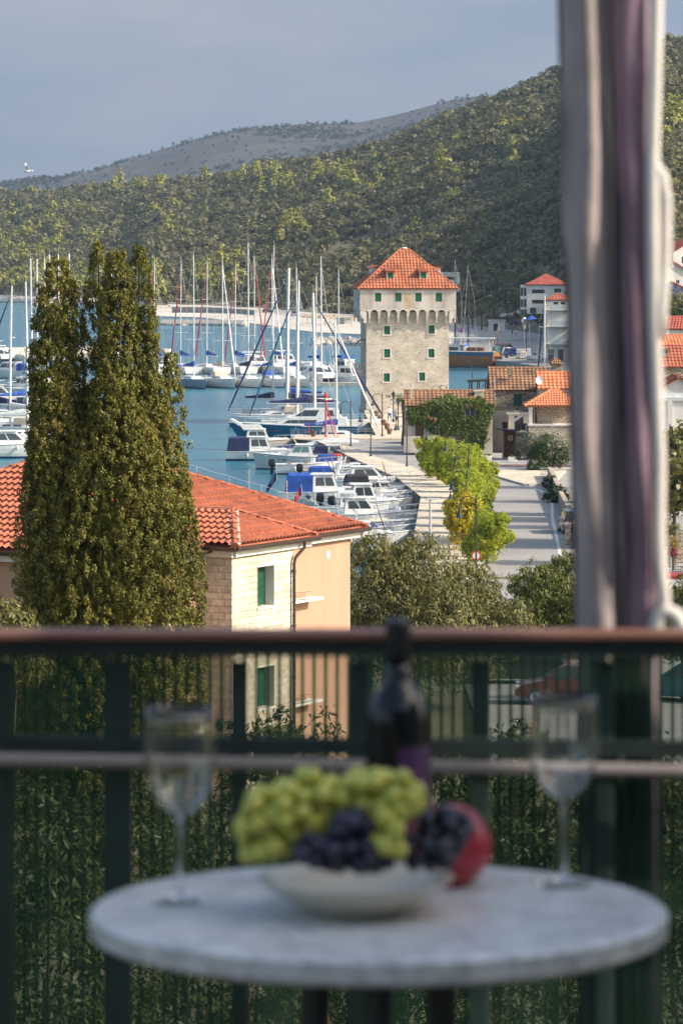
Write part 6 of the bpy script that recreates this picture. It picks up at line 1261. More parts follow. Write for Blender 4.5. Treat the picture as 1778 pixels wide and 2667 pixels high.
# bell lamps along the promenade
def bell_lamp(px, D, label, hgt=4.6, zb=1.29, side=-1):
    r = thing('bell_lamp', label, 'street lamp', ((px - CX) / F * D, D, zb), 0, 'bell lamps along the promenade'); mb = MB(); mb.lathe([(.13, 0), (.13, .12), (.075, .2), (.065, .9), (.055, .95), (.05, hgt - .7), (.035, hgt + .05), (.0, hgt + .12)], n=8); mb.build('pole', M['dark'], r)
    a = .50; MB().tube([(0, 0, hgt - .75)] + [(side * (a - a * math.cos(q)), 0, hgt - .55 + .5 * math.sin(q)) for q in [k * math.pi / 10 for k in range(11)]] + [(side * 2 * a, 0, hgt - .85)], .032, 6).build('arm', M['dark'], r)
    MB().lathe([(.03, .12), (.07, .05), (.10, -.15), (.15, -.32), (.27, -.46), (.25, -.46), (.12, -.30)], (side * 2 * a, 0, hgt - .85), 12, False).build('lamp_shade', M['dark'], r)
for a in [(1239, 231, 'nearest bell lamp, in front of the golden tree'), (1213, 245, 'second bell lamp, rising from the yellow-green trees'), (1215, 259, 'third bell lamp over the tree row'), (1219, 277, 'fourth bell lamp over the tree row'), (1220, 293, 'fifth bell lamp at the top of the tree row'), (1192, 312, 'bell lamp in front of the small red-dotted board'), (1141, 330, 'bell lamp before the left end of the ivy wall'),
          (1059, 350, 'bell lamp on the promenade left of the farthest row tree'), (965, 368, 'bell lamp on the promenade edge in the open, left of the teal car'), (913, 388, 'bell lamp at the head of the promenade near the red beacon')]: bell_lamp(*a)
bell_lamp(995, 409, 'bell lamp standing on the pale plaza in front of the tower', zb=1.32); bell_lamp(1285, 476, 'bell lamp rising behind the mossy roof edge', zb=1.15); bell_lamp(1278, 452, 'bell lamp beside the dark pergola', zb=1.15); bell_lamp(1147, 436, 'bell lamp peeping over the ivy house roof, left of two', zb=1.3); bell_lamp(1163, 437, 'bell lamp peeping over the ivy house roof, right of two', zb=1.3, side=-1)
for k, (px, py) in enumerate([(1024, 1100), (1036, 1121)]):
    D = DZ(py, 1.3); r = thing('lantern_post', ['farther', 'nearer'][k] + ' dark lantern post near the tower corner', 'street lamp', ((px - CX) / F * D, D, 1.32), 0, 'lantern posts by the tower'); MB().lathe([(.16, 0), (.14, .3), (.07, .45), (.06, 2.7), (.1, 2.8)], n=8).build('pole', M['dark'], r); mb = MB(); mb.lathe([(.1, 2.8), (.2, 3.25), (.22, 3.3), (.05, 3.55), (.02, 3.7)], n=6); mb.build('lantern', M['dark'], r)
lp = thing('led_lamp_post', 'slim pale grey lamp post with a flat head above the hackberry crown', 'street lamp', ((1120 - CX) / F * 222, 222, 1.3)); MB().lathe([(.10, 0), (.085, .5), (.07, 4.9)], n=8).build('pole', M['steel'], lp); mb = MB(); mb.bbox((.15, 0, 4.95), (.75, .2, .08), .03); mb.build('lamp_head', M['greyw'], lp)
def lightpole(px, D, top, label):
    zb = 1.6; r = thing('light_pole', label, 'light pole', ((px - CX) / F * D, D, zb)); h = zat(top, D) - zb; MB().tube([(0, 0, 0), (0, 0, h)], [.08, .05], 6).build('pole', M['dark'], r); mb = MB(); mb.bbox((0, 0, h + .05), (.9, .25, .1), .03); mb.build('lamp_head', M['dark'], r)
lightpole(1229, 470, 948, 'thin dark pole between the tower and the mossy roof'); lightpole(1295, 735, 850, 'dark pole beside the red van on the far quay'); lightpole(1370, 728, 858, 'dark pole beside the pallets on the far quay'); lightpole(1348, 722, 922, 'short dark pole on the far quay edge')
# beacon, pots, post, signs
bc_ = thing('harbour_beacon', 'red harbour beacon with leaning stays on the pier head', 'beacon', G(848, 1138, 1.32)); mb = MB(); mb.lathe([(.22, 0), (.1, .15), (.085, 3.7)], n=8); mb.build('pole', M['redpaint'], bc_); mb = MB(); mb.lathe([(.2, 4.15), (.22, 4.4), (.12, 4.5), (.1, 4.75), (.02, 4.85)], n=10); mb.lathe([(.12, 3.7), (.2, 3.85), (.2, 3.95)], n=10); mb.build('lantern', M['redpaint'], bc_); MB().lathe([(.17, 3.95), (.17, 4.15)], n=10).build('lens', M['plaster'], bc_)
mb = MB(); mb.tube([(.05, 0, 3.3), (1.3, .4, 0)], .05, 6); mb.tube([(.05, 0, 3.3), (.9, 1.8, 0)], .05, 6); mb.tube([(.42, .13, 2.3), (.35, .7, 2.2)], .03, 5); mb.build('stay', M['redpaint'], bc_)
rp = thing('mooring_post', 'short thin red post on the pier left of the beacon', 'post', G(803, 1128, 1.3)); MB().lathe([(.06, 0), (.05, 1.1), (.0, 1.15)], n=8).build('post', M['redpaint'], rp)
for k, (px, py) in enumerate([(981, 1085), (989, 1096), (998, 1107), (1007, 1118), (1014, 1131), (816, 1137)]):
    r = thing('plant_pot', ['terracotta pot closest to the tower foot', 'second terracotta pot from the tower along the plaza edge', 'third terracotta pot along the plaza edge', 'fourth terracotta pot along the plaza edge', 'terracotta pot nearest the ramp on the plaza', 'terracotta pot on the pier left of the red beacon'][k], 'flower pot', G(px, py, 1.32), 0, 'terracotta pots on the plaza'); MB().lathe([(.2, 0), (.3, .45), (.34, .5), (.34, .58), (.27, .56)], n=12).build('pot', M['terra'], r); leafy('plant', [((0, 0, .66), (.22, .22, .12))], 8, 10, .05, .03, M['dkgreen'], r)
wp = thing('white_post', 'low square white post at the planted bed', 'post', G(1110, 1238, 1.2)); mb = MB(); mb.bbox((0, 0, .32), (.3, .3, .64), .03); mb.bbox((0, 0, .67), (.36, .36, .07), .02); mb.build('post', M['plaster'], wp)
def palm(label, px, py, z, h, fr, nfr=16, D=None, name='palm_tree'):
    loc = G(px, py, z) if D is None else Vector(((px - CX) / F * D, D, z)); r = thing(name, label, 'palm', loc); 
    if h > .5: MB().tube([(0, 0, -.2), (.1, 0, h * .5), (0, 0, h)], [.26, .2, .22], 8).build('trunk', M['bark'], r)
    V = []; N3 = []; T = []
    for k in range(nfr):
        a = 2.4 * k; el = random.uniform(-.3, 1.2)
        for q in range(14):
            u = (q + 1) / 14; p = Vector((math.cos(a) * math.cos(el) * fr * u, math.sin(a) * math.cos(el) * fr * u, h + fr * (math.sin(el) * u - .45 * u * u)))
            for s in (-1, 1): V.append(p); T.append(Vector((math.cos(a) * .7 - s * math.sin(a), math.sin(a) * .7 + s * math.cos(a), -.4))); N3.append(Vector((0, 0, 1)) + Vector((random.gauss(0, .3), random.gauss(0, .3), 0)))
    X, Q = cards(np.array(V) + np.array(T) * fr * .10, unit(np.array(N3)), fr * .15, fr * .022, np.array(T), .1); np_mesh('fronds', X, Q, M['palm'], r); return r
M['palm'] = mat_leaf('palm_frond', [(.05, .075, .02), (.10, .13, .035), (.16, .17, .05)], None, .25)
palm('palm beside the left corner of the ivy house', 1050, 1100, 1.2, 4.6, 1.5, 22, 392); palm('low cycad fan in the bed by the white post', 1130, 1246, 1.25, .25, .8, 18, None, 'cycad_plant'); palm('small fan palm before the right end of the ivy wall', 1226, 1172, 1.2, 1.2, .95, 18, 366)
for k, (px, py, h) in enumerate([(1253, 868, 5.2), (1273, 864, 6.8), (1286, 862, 5.8), (1207, 872, 6.6), (1228, 866, 6.2)]): palm(['stout palm on the far seafront, leftmost of the bare-trunked trio', 'tallest palm of the trio on the far seafront', 'right palm of the trio on the far seafront', 'palm just right of the black masts on the far seafront', 'palm between the black masts and the palm trio'][k], px, py, 1.9, h, 2.4, 22, 985 + k * 4)
nb_ = thing('notice_board', 'small white board with a red disc in front of the ivy house', 'sign', G(1180, 1176, 1.2)); mb = MB(); mb.tube([(0, 0, 0), (0, 0, 1.2)], .03, 6); mb.build('post', M['dark'], nb_); mb = MB(); mb.box((0, 0, 1.25), (.62, .04, .75)); mb.build('board', M['plaster'], nb_); mb = MB(); mb.tube([(0, -.01, 1.68), (0, -.04, 1.68)], .17, 14); mb.build('disc', M['redpaint'], nb_); mb = MB()
for z in (1.42, 1.3, 1.18, 1.06): mb.box((0, -.025, z), (.46, .01, .04))
mb.build('printed_lines', M['greyw'], nb_)
def roundsign(px, py, D, label, ring, disc, zb=1.3, rad=.3):
    r = thing('road_sign', label, 'road sign', ((px - CX) / F * D, D, zb)); h = zat(py, D) - zb; MB().tube([(0, 0, 0), (0, 0, h + rad)], .035, 6).build('post', M['steel'], r); MB().tube([(0, -.04, h), (0, -.06, h)], rad, 16).build('plate', ring, r); MB().tube([(0, -.061, h), (0, -.068, h)], rad * .72, 16).build('sign_face', disc, r)
bluep = mat('sign_blue', (.03, .07, .30), .5, .1, 2); roundsign(1239, 1447, 233, 'round white sign with a red rim under the nearest row tree', M['redpaint'], M['plaster']); roundsign(1199, 860, 800, 'round blue sign with a red rim left of the palms', M['redpaint'], bluep, 1.6, .55); roundsign(1350, 836, 905, 'round blue sign with a red rim on the wooded bank', M['redpaint'], bluep, 4, .6)
# cars
def car(label, loc, rz, paint, L=4.3, Wd=1.78, Hh=1.5, kind='hatch', cat='car', name='parked_car'):
    r = thing(name, label, cat, loc, rz); a = L / 2; van = kind == 'van'
    low = [(-a, .35), (-a + .02, .75), (-a + .08, .95), (-a + .25, 1.0), (.95 if not van else 1.5, .98), (a - .25, .80), (a - .02, .62), (a, .35), (a - .5, .22), (-a + .4, .22)]
    n = 6; mb = MB(); rings = []
    for i in range(n + 1):
        y = -Wd / 2 + Wd * i / n; e = 1 - .05 * abs(2 * i / n - 1) ** 4; rings.append([(x * e, y, z if z < .5 else z * (1 - .02 * abs(2 * i / n - 1) ** 3)) for x, z in low])
    mb.loft(rings); mb.build('body', paint, r)
    c0, c1, t0, t1 = (-a + .12, 1.75, -a + .22, 1.1) if van else (-a + .15, 1.05, -a + .55, .15); h0 = .93; w0, w1 = Wd * .95, Wd * .74
    cb = trapez(MB(), c0, c1, t0, t1, h0, Hh - h0, w0, w1, .04).build('cabin', paint, r); trap_glass(MB(), c0, c1, t0, t1, h0, Hh - h0, w0, w1, ((.05, .33), (.37, .62), (.66, .93)), (.12, .86), True, True).build('window', M['glass'], cb, flip=False)
    for x in (-a + .78, a - .82):
        for s in (-1, 1):
            mb = MB(); y = s * (Wd / 2 - .09); mb.tube([(x, y - .1, .31), (x, y + .1, .31)], .315, 16); wh = mb.build('wheel', M['rubber'], r); MB().tube([(x, s * (Wd / 2 + .012) - .01, .31), (x, s * (Wd / 2 + .012) + .01, .31)], .2, 12).build('rim', M['steel'], wh)
    for s in (-1, 1):
        mb = MB(); mb.bbox((a - .12, s * Wd * .36, .68), (.2, .34, .14), .03); mb.build('headlight', M['glassy'], r); mb = MB(); mb.bbox((-a + .05, s * Wd * .38, .82), (.14, .24, .16), .03); mb.build('tail_light', M['redpaint'], r)
    mb = MB(); mb.box((-a - .005, 0, .6), (.02, .5, .11)); mb.build('number_plate', M['plaster'], r); return r
M['glassy'] = mat('lamp_glass', (.55, .56, .58), .15, .1, 3)
def paint(n, c): return mat(n + '_car_paint', c, .3, .06, 1.2, coat=.6)
pw, psil, pblu, pblk, pred, pteal, pmar = paint('white', (.62, .62, .60)), paint('silver', (.40, .42, .44)), paint('blue', (.02, .07, .28)), paint('black', (.02, .022, .026)), paint('red', (.13, .02, .024)), paint('teal', (.01, .12, .16)), paint('maroon', (.16, .03, .045))
gp_ = lambda px, D, z=1.6: Vector(((px - CX) / F * D, D, z))
car('maroon van parked with its door open on the far quay', gp_(1313, 770, 1.62), R(8), pmar, 4.9, 1.9, 1.95, 'van', 'van', 'parked_van'); car('silver car beside the blue one on the far quay', gp_(1323, 752, 1.6), R(35), psil); car('blue car beside the stacked pallets on the far quay', gp_(1338, 745, 1.6), R(40), pblu); car('white hatchback on the far quay near the white mast', gp_(1396, 718, 1.5), R(155), pw, 4.1)
car('teal car half hidden behind the left corner of the ivy house', gp_(1068, 398, 1.16), R(88), pteal, 4.2, 1.75, 1.55); car('dark car parked at the right of the road against the curtain', Vector((16.1, 267, 1.16)), R(93), pblk, 4.4, 1.8, 1.55, 'van')
car('white estate car on the coast track above the beach', gp_(452, 1410, 3.2), R(6), pw, 4.6); car('black car parked behind the beach', gp_(700, 1285, 2.6), R(4), pblk, 4.4); car('pale blue and white van behind the beach beside the parasols', gp_(769, 1215, 2.4), R(80), psil, 4.8, 1.9, 2.0, 'van', 'van', 'parked_van')
car('dark grey car seen through the screen in the yard below', Vector((7.2, 158, gz(158) + .06)), R(172), pblk, 4.3); car('red car seen through the screen in the yard below', Vector((8.8, 149, gz(149) + .06)), R(176), pred, 4.2); car('pale car seen through the screen behind the dark grey one', Vector((8.6, 176, gz(176) + .06)), R(170), psil, 4.3); car('dark teal car seen through the screen at the right edge', Vector((13.6, 150, gz(150) + .06)), R(150), pteal, 4.3)
# far quay clutter
for k, (px, D, dz) in enumerate([(1352, 728, 0), (1371, 730, 0), (1361, 724, 0)]):
    r = thing('sack_pallet', ['left', 'right', 'front'][k] + ' pallet of white wrapped sacks on the far quay', 'pallet', gp_(px, D, 1.55)); mb = MB()
    for z in range(4 if k < 2 else 3): mb.bbox((.02 * (z % 2), 0, .35 + z * .42), (1.3, 1.1, .4), .08)
    mb.build('sacks', M['plaster'], r); mb = MB()
    for y in (-.45, 0, .45): mb.box((0, y, .07), (1.3, .1, .12))
    mb.build('pallet_base', M['wood'], r)
ex = thing('mini_excavator', 'small orange and black excavator on the far quay beside the gulet', 'excavator', gp_(1291, 722, 1.5), R(20)); [MB().bbox((0, y, .3), (2.0, .4, .55), .15).build('track', M['rubber'], ex) for y in (-.6, .6)]; mb = MB(); mb.bbox((-.3, 0, .95), (1.6, 1.4, .7), .12); mb.build('body', mat('digger_orange', (.45, .16, .02), .5, .2, 2), ex); cbx = MB(); cbx.bbox((.1, .2, 1.9), (1.0, .9, 1.25), .08); cbx.build('cab', M['greeng'], ex); mb = MB(); mb.tube([(.6, -.3, 1.1), (1.4, -.3, 2.6), (2.3, -.3, 1.8)], .11, 6); mb.tube([(2.3, -.3, 1.8), (2.1, -.3, .7)], .09, 6); mb.bbox((2.0, -.3, .5), (.5, .5, .45), .1); mb.build('arm', M['dark'], ex)
pr = thing('blue_parasol', 'blue parasol on the bank above the far quay', 'parasol', gp_(1378, 800, 2.2)); MB().tube([(0, 0, 0), (0, 0, 6.0)], .05, 6).build('pole', M['steel'], pr); mb = MB(); mb.loft([[(1.5 * math.cos(q) * k, 1.2 * math.sin(q) * k, 6.3 - .7 * k * k + .2 * math.cos(q)) for q in [j * math.pi / 4 for j in range(8)]] for k in (.05, .5, 1.0)]); mb.build('canopy', M['blue'], pr)
ic = thing('cone_sign', 'giant ice-cream cone sign beside the blue parasol', 'sign', gp_(1364, 800, 2.2)); MB().lathe([(.05, 3.0), (.16, 3.6), (.42, 4.9), (.42, 5.0)], n=12).build('cone', M['sand'], ic); mb = MB()
for c, q in (((-.22, 0, 5.3), .45), ((.25, 0, 5.35), .42), ((0, 0, 5.75), .4)): mb.sphere(c, q, 10, 7)
mb.build('scoops', M['cream'], ic); MB().tube([(0, 0, 0), (0, 0, 3.1)], .06, 6).build('post', M['steel'], ic)
def person(label, loc, rz, shirt, pants, stride=.22):
    me = bpy.data.meshes.new('person')
    nodes = [((0, 0, .95), .15), ((0, 0, 1.2), .14), ((0, 0, 1.42), .15), ((0, 0, 1.54), .06), ((.01, 0, 1.66), .10), ((.01, 0, 1.76), .085), ((0, .19, 1.42), .06), ((-.06, .24, 1.15), .045), ((.06, .25, .92), .035), ((0, -.19, 1.42), .06), ((.08, -.24, 1.15), .045), ((.18, -.24, .95), .035),
             ((.05, .1, .85), .095), ((stride * .6, .1, .48), .065), ((stride * .7, .1, .08), .045), ((stride * .7 + .17, .1, .04), .04), ((-.05, -.1, .85), .095), ((-stride * .5, -.1, .48), .065), ((-stride, -.1, .12), .045), ((-stride + .15, -.1, .04), .04)]
    ed = [(0, 1), (1, 2), (2, 3), (3, 4), (4, 5), (2, 6), (6, 7), (7, 8), (2, 9), (9, 10), (10, 11), (0, 12), (12, 13), (13, 14), (14, 15), (0, 16), (16, 17), (17, 18), (18, 19)]
    me.from_pydata([n[0] for n in nodes], ed, []); o = link('tmp', me); md = o.modifiers.new('s', 'SKIN')
    for v, n in zip(me.skin_vertices[0].data, nodes): v.radius = (n[1], n[1])
    me.skin_vertices[0].data[0].use_root = True; o.modifiers.new('d', 'SUBSURF').levels = 1
    dg = bpy.context.evaluated_depsgraph_get(); m2 = bpy.data.meshes.new_from_object(o.evaluated_get(dg)); bpy.data.objects.remove(o); m2.materials.clear()
    for m in (M['skin'], shirt, pants, M['hair']): m2.materials.append(m)
    for p in m2.polygons:
        z = p.center.z; p.material_index = 3 if z > 1.72 else 0 if z > 1.5 else 1 if z > .98 else 2 if z > .45 else 0
    r = tag(link('person', m2), label, 'person'); r.location = loc; r.rotation_euler = (0, 0, rz); return r
M['skin'] = mat('skin', (.42, .25, .17), .6, .1, 5); M['hair'] = mat('dark_hair', (.03, .02, .015), .7, .2, 5)
person('person in dark clothes walking on the far quay road', gp_(1333, 905, 2.3), R(200), M['black'], M['dark']); person('person in white top and orange shorts on the far quay road', gp_(1343, 898, 2.3), R(170), M['plaster'], mat('orange_cloth', (.6, .15, .06), .8, .1, 3))
person('person in pale clothes on the plaza at the tower foot', G(1014, 1098, 1.32), R(120), M['plaster'], M['blue']); person('person in dark trousers beside the lantern post on the plaza', G(1031, 1106, 1.32), R(60), M['greyw'], M['dark'])
# far town buildings
mh = house('modern_house', 'modern white house with red hip roof and dark ribbon windows on the hillside', 1421, 860, 8.6, 8, 8.2, 14.7, R(-5), M['plaster'], M['tile_red'], 'hip', 2.3, .35, [(-1.7, 13.2, 2.9, .85, 'k'), (-1.7, 10.9, 2.9, .85, 'k'), (-2.9, 8.9, 1.4, 1.3, 'k'), (-.4, 8.9, .9, .3, 'k'), (2.6, 13.4, 1.6, .9, 'k')])
mb = MB(); mb.box((-5.0, 2.6, 3.7), (1.5, 5.0, 5.4)); mb.build('side_wing', M['plaster'], mh); mb = MB()
for z in (2.4, 4.9): 
    for x in (-5.4, -4.7): mb.box((x, .08, z), (.5, .06, 1.8))
mb.build('side_window', M['glass'], mh)
tb = house('apartment_building', 'tall narrow white apartment block beside the curtain on the far quay', 1452, 700, 4.4, 8, 1.5, 12.9, R(-4), M['plaster'], M['tile'], 'hip', 1.2, .3, [(-.4, 12.0, .8, 1.1, 'k'), (.9, 12.0, .8, 1.1, 'k'), (-1.3, 2.8, 1.0, 2.2, 'k'), (.5, 2.8, 1.0, 2.2, 'k')])
for z in (3.4, 6.6, 9.6):
    mb = MB(); mb.box((0, -.5, z), (4.6, 1.1, .16)); b_ = mb.build('balcony', M['plaster'], tb); mb = MB(); mb.box((.4, -1.0, z + .55), (3.6, .08, .9)); mb.build('balcony_railing', M['greyw'], b_)
house('flat_roof_building', 'low white flat-roofed building right of the tower roof on the slope', 1170, 1120, 6, 6, 11, 16.5, 0, M['plaster'], M['greyw'], 'flat', 0, .3, [(0, 15, 3.4, .9, 'k')]); house('garage', 'low white garage behind the palms on the far seafront', 1298, 965, 3.2, 5, 2.3, 5.0, R(10), M['plaster'], M['greyw'], 'flat', 0, .2, [(-.8, 3.4, 1.1, 1.8, 'k')])
# pale track on the slope and the wall above the beach
mb = MB()
def trk(L, w_): 
    for (a, c) in zip(L, L[1:]):
        pa, pc_ = hill_pt(*a) + Vector((0, 0, 1.1)), hill_pt(*c) + Vector((0, 0, 1.1)); mb.add([pa + Vector((0, -w_, -.4)), pc_ + Vector((0, -w_, -.4)), pc_ + Vector((0, w_, .4)), pa + Vector((0, w_, .4))], [[0, 1, 2, 3]])
trk([(1232, .055), (1262, .065), (1290, .078), (1318, .09)], 5); trk([(1290, .02), (1330, .03), (1352, .04)], 4)
tag(mb.build('path', M['road_far'], flip=False), kind='structure')
rw = thing('retaining_wall', 'long low grey wall between the coast track and the beach', 'wall', (0, 1395, 2.2)); mb = MB()
for (pa, da), (pb, db) in zip([(448, 1402), (540, 1392), (640, 1330)], [(540, 1392), (640, 1330), (665, 1305)]):
    a, c = Vector(((pa - CX) / F * da, da - 1395, 0)), Vector(((pb - CX) / F * db, db - 1395, 0)); mb.prism([(a.x, a.y), (c.x, c.y), (c.x, c.y + .6), (a.x, a.y + .6)], -1, 1.1)
mb.build('wall', mat('grey_wall', (.30, .28, .25), .9, .15, .3), rw)
M['thatch'] = mat('straw_thatch', (.36, .28, .17), .95, .25, 4, .6)
for k, (px, D) in enumerate([(800, 1150), (812, 1138), (822, 1158), (836, 1140), (846, 1125), (858, 1132), (915, 1100), (872, 1150)]):
    r = thing('thatched_parasol', ['leftmost', 'second', 'third', 'fourth', 'fifth', 'sixth', 'lone right-hand', 'back'][k] + ' thatched parasol on the pale beach left of the tower', 'beach parasol', gp_(px, D, 1.0), 0, 'thatched parasols on the beach'); MB().tube([(0, 0, 0), (0, 0, 2.5)], .07, 6).build('pole', M['wood'], r); MB().lathe([(1.55, 2.15), (1.5, 2.3), (.7, 2.75), (.03, 3.15)], n=14).build('canopy', M['thatch'], r)
for k, (px, D) in enumerate([(886, 1130), (905, 1128)]):
    r = thing('beach_hut', ['left', 'right'][k] + ' small white beach hut left of the tower', 'hut', gp_(px, D, 1.2)); mb = MB(); mb.bbox((0, 0, 1.1), (2.2, 2, 2.2), .05); mb.build('wall', M['plaster'], r); mb = MB(); mb.bbox((0, -.2, 2.25), (2.6, 2.6, .12), .03); mb.build('roof', M['greyw'], r)
# gull
gl = tag(MB().sphere((0, 0, 0), .16, 8, 6, (2.2, .9, .8)).face((-.1, 0, .08), (.2, 0, .08), (-.15, .35, .75), (-.25, .3, .7)).face((-.1, 0, .08), (.2, 0, .08), (.0, -.5, .5), (-.15, -.5, .45)).sphere((.4, 0, .05), .09, 6, 5).build('seagull', M['plaster']), 'white seagull flying left above the far ridge', 'bird'); gl.location = P(72, 446, 330)
# ================================================================== the balcony
FZ = 18.5; RYD = 5.36; SLW = .0121
M['balcwall'] = mat('balcony_plaster', (.50, .47, .42), .9, .06, 1.5, .1)
tag(MB().prism([(-2.6, -1.4), (2.3, -1.4), (2.3, 5.45), (-2.6, 5.45)], FZ - .2, FZ).build('floor', mat('balcony_tiles', (.28, .22, .17), .6, .15, 2)), kind='structure')
tag(MB().prism([(-2.6, -1.4), (2.3, -1.4), (2.3, 1.2), (-2.6, 1.2)], 21.15, 21.35).build('ceiling', M['balcwall']), kind='structure')  # unseen slab, added for shade and cut back so skylight reaches the table
tag(MB().prism([(2.1, -1.4), (2.3, -1.4), (2.3, 4.9), (2.1, 4.9)], FZ, 21.15).build('wall', M['balcwall']), kind='structure')  # unseen side wall, added to keep sun off the table but not the curtain
tag(MB().prism([(-2.6, -1.6), (2.3, -1.6), (2.3, -1.4), (-2.6, -1.4)], FZ - 14, 21.15).build('wall', M['balcwall']), kind='structure')
def zr(py, D=RYD): return H - (py - YH) / F * D
def xr(px, D=RYD): return (px - CX) / F * D
M['copper'] = mat('brown_rail_paint', (.17, .075, .048), .5, .15, 6); M['rail_dark'] = mat('dark_green_steel', (.014, .026, .022), .5, .3, 6); M['rail_green'] = mat('green_baluster_paint', (.013, .034, .026), .5, .3, 6); M['rail_grey'] = mat('grey_tube', (.24, .21, .19), .5, .1, 4)
rl = thing('balcony_railing', 'dark balcony railing with a copper-brown handrail and wide flat balusters', 'railing', (0, RYD, FZ)); q = lambda py: zr(py) - FZ
mb = MB(); mb.bbox((0, 0, q(1650)), (5, .06, .010), .003); mb.build('handrail', M['copper'], rl); mb = MB(); mb.box((0, .0, (q(1660) + q(1704)) / 2), (5, .03, q(1660) - q(1704))); mb.build('top_bar', M['rail_dark'], rl)
mb = MB(); mb.box((0, .012, (q(1925) + q(1968)) / 2 ), (5, .02, q(1925) - q(1968)), 0, 0, R(.45)); mb.build('middle_bar', M['rail_dark'], rl); mb = MB(); mb.tube([(-2.5, -.02, q(1988) + .044), (2.5, -.02, q(1988) - .044)], .0095, 10); mb.build('middle_tube', M['rail_grey'], rl)
for px, w_ in [(-310, 60), (10, 52), (306, 88), (623, 60), (935, 60), (1249, 62), (1575, 52), (1900, 60), (-640, 60), (2210, 60)]:
    mb = MB(); mb.bbox((xr(px), .02, .47), (w_ * .85 / F * RYD, .012, .94), .002); mb.build('baluster', M['rail_green'], rl)
mb = MB(); mb.box((0, .01, .06), (5, .03, .03)); mb.build('bottom_bar', M['rail_dark'], rl)
# green slatted screen: flat upright strips with narrow gaps
sm_, t, b, N_, Lk = newmat('green_slat'); b.inputs['Base Color'].default_value = (.03, .085, .055, 1); b.inputs['Roughness'].default_value = .5
tl = N_('ShaderNodeBsdfTranslucent'); tl.inputs['Color'].default_value = (.035, .11, .065, 1); m1 = N_('ShaderNodeMixShader'); m1.inputs[0].default_value = .45; Lk(b.outputs[0], m1.inputs[1]); Lk(tl.outputs[0], m1.inputs[2])
tp = N_('ShaderNodeBsdfTransparent'); tp.inputs['Color'].default_value = (.62, .85, .70, 1); m2 = N_('ShaderNodeMixShader'); m2.inputs[0].default_value = .72; Lk(tp.outputs[0], m2.inputs[1]); Lk(m1.outputs[0], m2.inputs[2]); Lk(m2.outputs[0], t.nodes['Material Output'].inputs[0])
nt_ = thing('privacy_screen', 'dark green slatted privacy screen fixed behind the balcony balusters', 'screen', (0, RYD + .06, FZ)); mb = MB(); x = -2.5
while x < 2.5: mb.box((x, 0, (q(1690) + .02) / 2), (SLW, .0025, q(1690) - .02)); x += .0163
mb.build('slats', sm_, nt_)
mb = MB(); mb.tube([(-2.5, -.004, q(2128)), (2.5, -.004, q(2128))], .0018, 4); mb.tube([(-2.5, -.004, q(1720)), (2.5, -.004, q(1720))], .0012, 4); mb.build('wire', M['rail_dark'], nt_)
# ------------------------------------------------------------------ curtain bundle
def fabric(name, c, c2):
    m, t, b, N, L = newmat(name); tc = N('ShaderNodeTexCoord'); n = N('ShaderNodeTexNoise'); n.inputs['Scale'].default_value = 14; n.inputs['Detail'].default_value = 6; L(tc.outputs['Object'], n.inputs['Vector']); r = ramp(t, [c, c2], [.3, .7]); L(n.outputs['Fac'], r.inputs[0]); L(r.outputs[0], b.inputs['Base Color']); b.inputs['Roughness'].default_value = .9; b.inputs['Sheen Weight'].default_value = .3; b.inputs['Specular IOR Level'].default_value = .1
    w_ = N('ShaderNodeTexNoise'); w_.inputs['Scale'].default_value = 500; L(tc.outputs['Object'], w_.inputs['Vector']); bp = N('ShaderNodeBump'); bp.inputs['Strength'].default_value = .15; bp.inputs['Distance'].default_value = .002; L(w_.outputs['Fac'], bp.inputs['Height']); L(bp.outputs[0], b.inputs['Normal']); return m
CD = 5.5
ct = thing('curtain', 'gathered balcony curtain of grey and plum fabric hanging at the right', 'curtain', (xr(1575, CD), CD, FZ))
def fold(name, m, sec, top=21.1, bot=18.75, n=60, amp=.010, seed=0):
    """sec: (px at y=0, px at y=1640, depth) round the outline of the fold"""
    rings = []
    for i in range(n + 1):
        z = top + (bot - top) * i / n; py = YH + (H - z) / CD * F; k = py / 1640; ring = []
        for j, (a, c, d) in enumerate(sec):
            px = a + (c - a) * k; w_ = noise.noise(Vector((j * .9 + seed, z * 3.2, seed))) * amp * 2.2 + noise.noise(Vector((j * .9, z * 9, seed + 4))) * amp * .8
            ring.append((xr(px, CD) + w_ * .5 - xr(1575, CD), d + w_ * 1.6, z - FZ))
        rings.append(ring)
    return MB().loft(rings).build(name, m, ct, smooth=True)
fold('grey_fold', fabric('grey_taupe_cloth', (.31, .265, .245), (.39, .335, .31)), [(1456, 1500, -.005), (1462, 1508, -.03), (1476, 1524, -.052), (1500, 1546, -.062), (1528, 1572, -.058), (1552, 1592, -.042), (1566, 1606, -.02), (1575, 1612, .0), (1570, 1610, .03), (1510, 1560, .05), (1468, 1512, .03)], seed=1)
fold('plum_edge', fabric('dark_plum_cloth', (.05, .026, .04), (.075, .04, .058)), [(1449, 1494, .0), (1452, 1497, -.012), (1459, 1503, -.01), (1462, 1506, .01), (1455, 1500, .02)], amp=.004, seed=2)
fold('plum_fold', fabric('plum_cloth', (.195, .128, .160), (.25, .17, .205)), [(1574, 1618, .02), (1580, 1624, -.016), (1592, 1636, -.042), (1618, 1660, -.058), (1652, 1688, -.056), (1676, 1702, -.036), (1690, 1710, -.004), (1686, 1706, .03), (1630, 1665, .055), (1590, 1635, .04)], amp=.009, seed=3)
fold('sunlit_streak', fabric('sunlit_streak_cloth', (.36, .315, .27), (.44, .385, .33)), [(1561, 1611, -.02), (1566, 1616, -.036), (1573, 1621, -.038), (1580, 1627, -.028), (1581, 1628, -.005), (1566, 1614, .0)], amp=.008, seed=5)  # sun streak on the curtain, put in as a paler strip of cloth
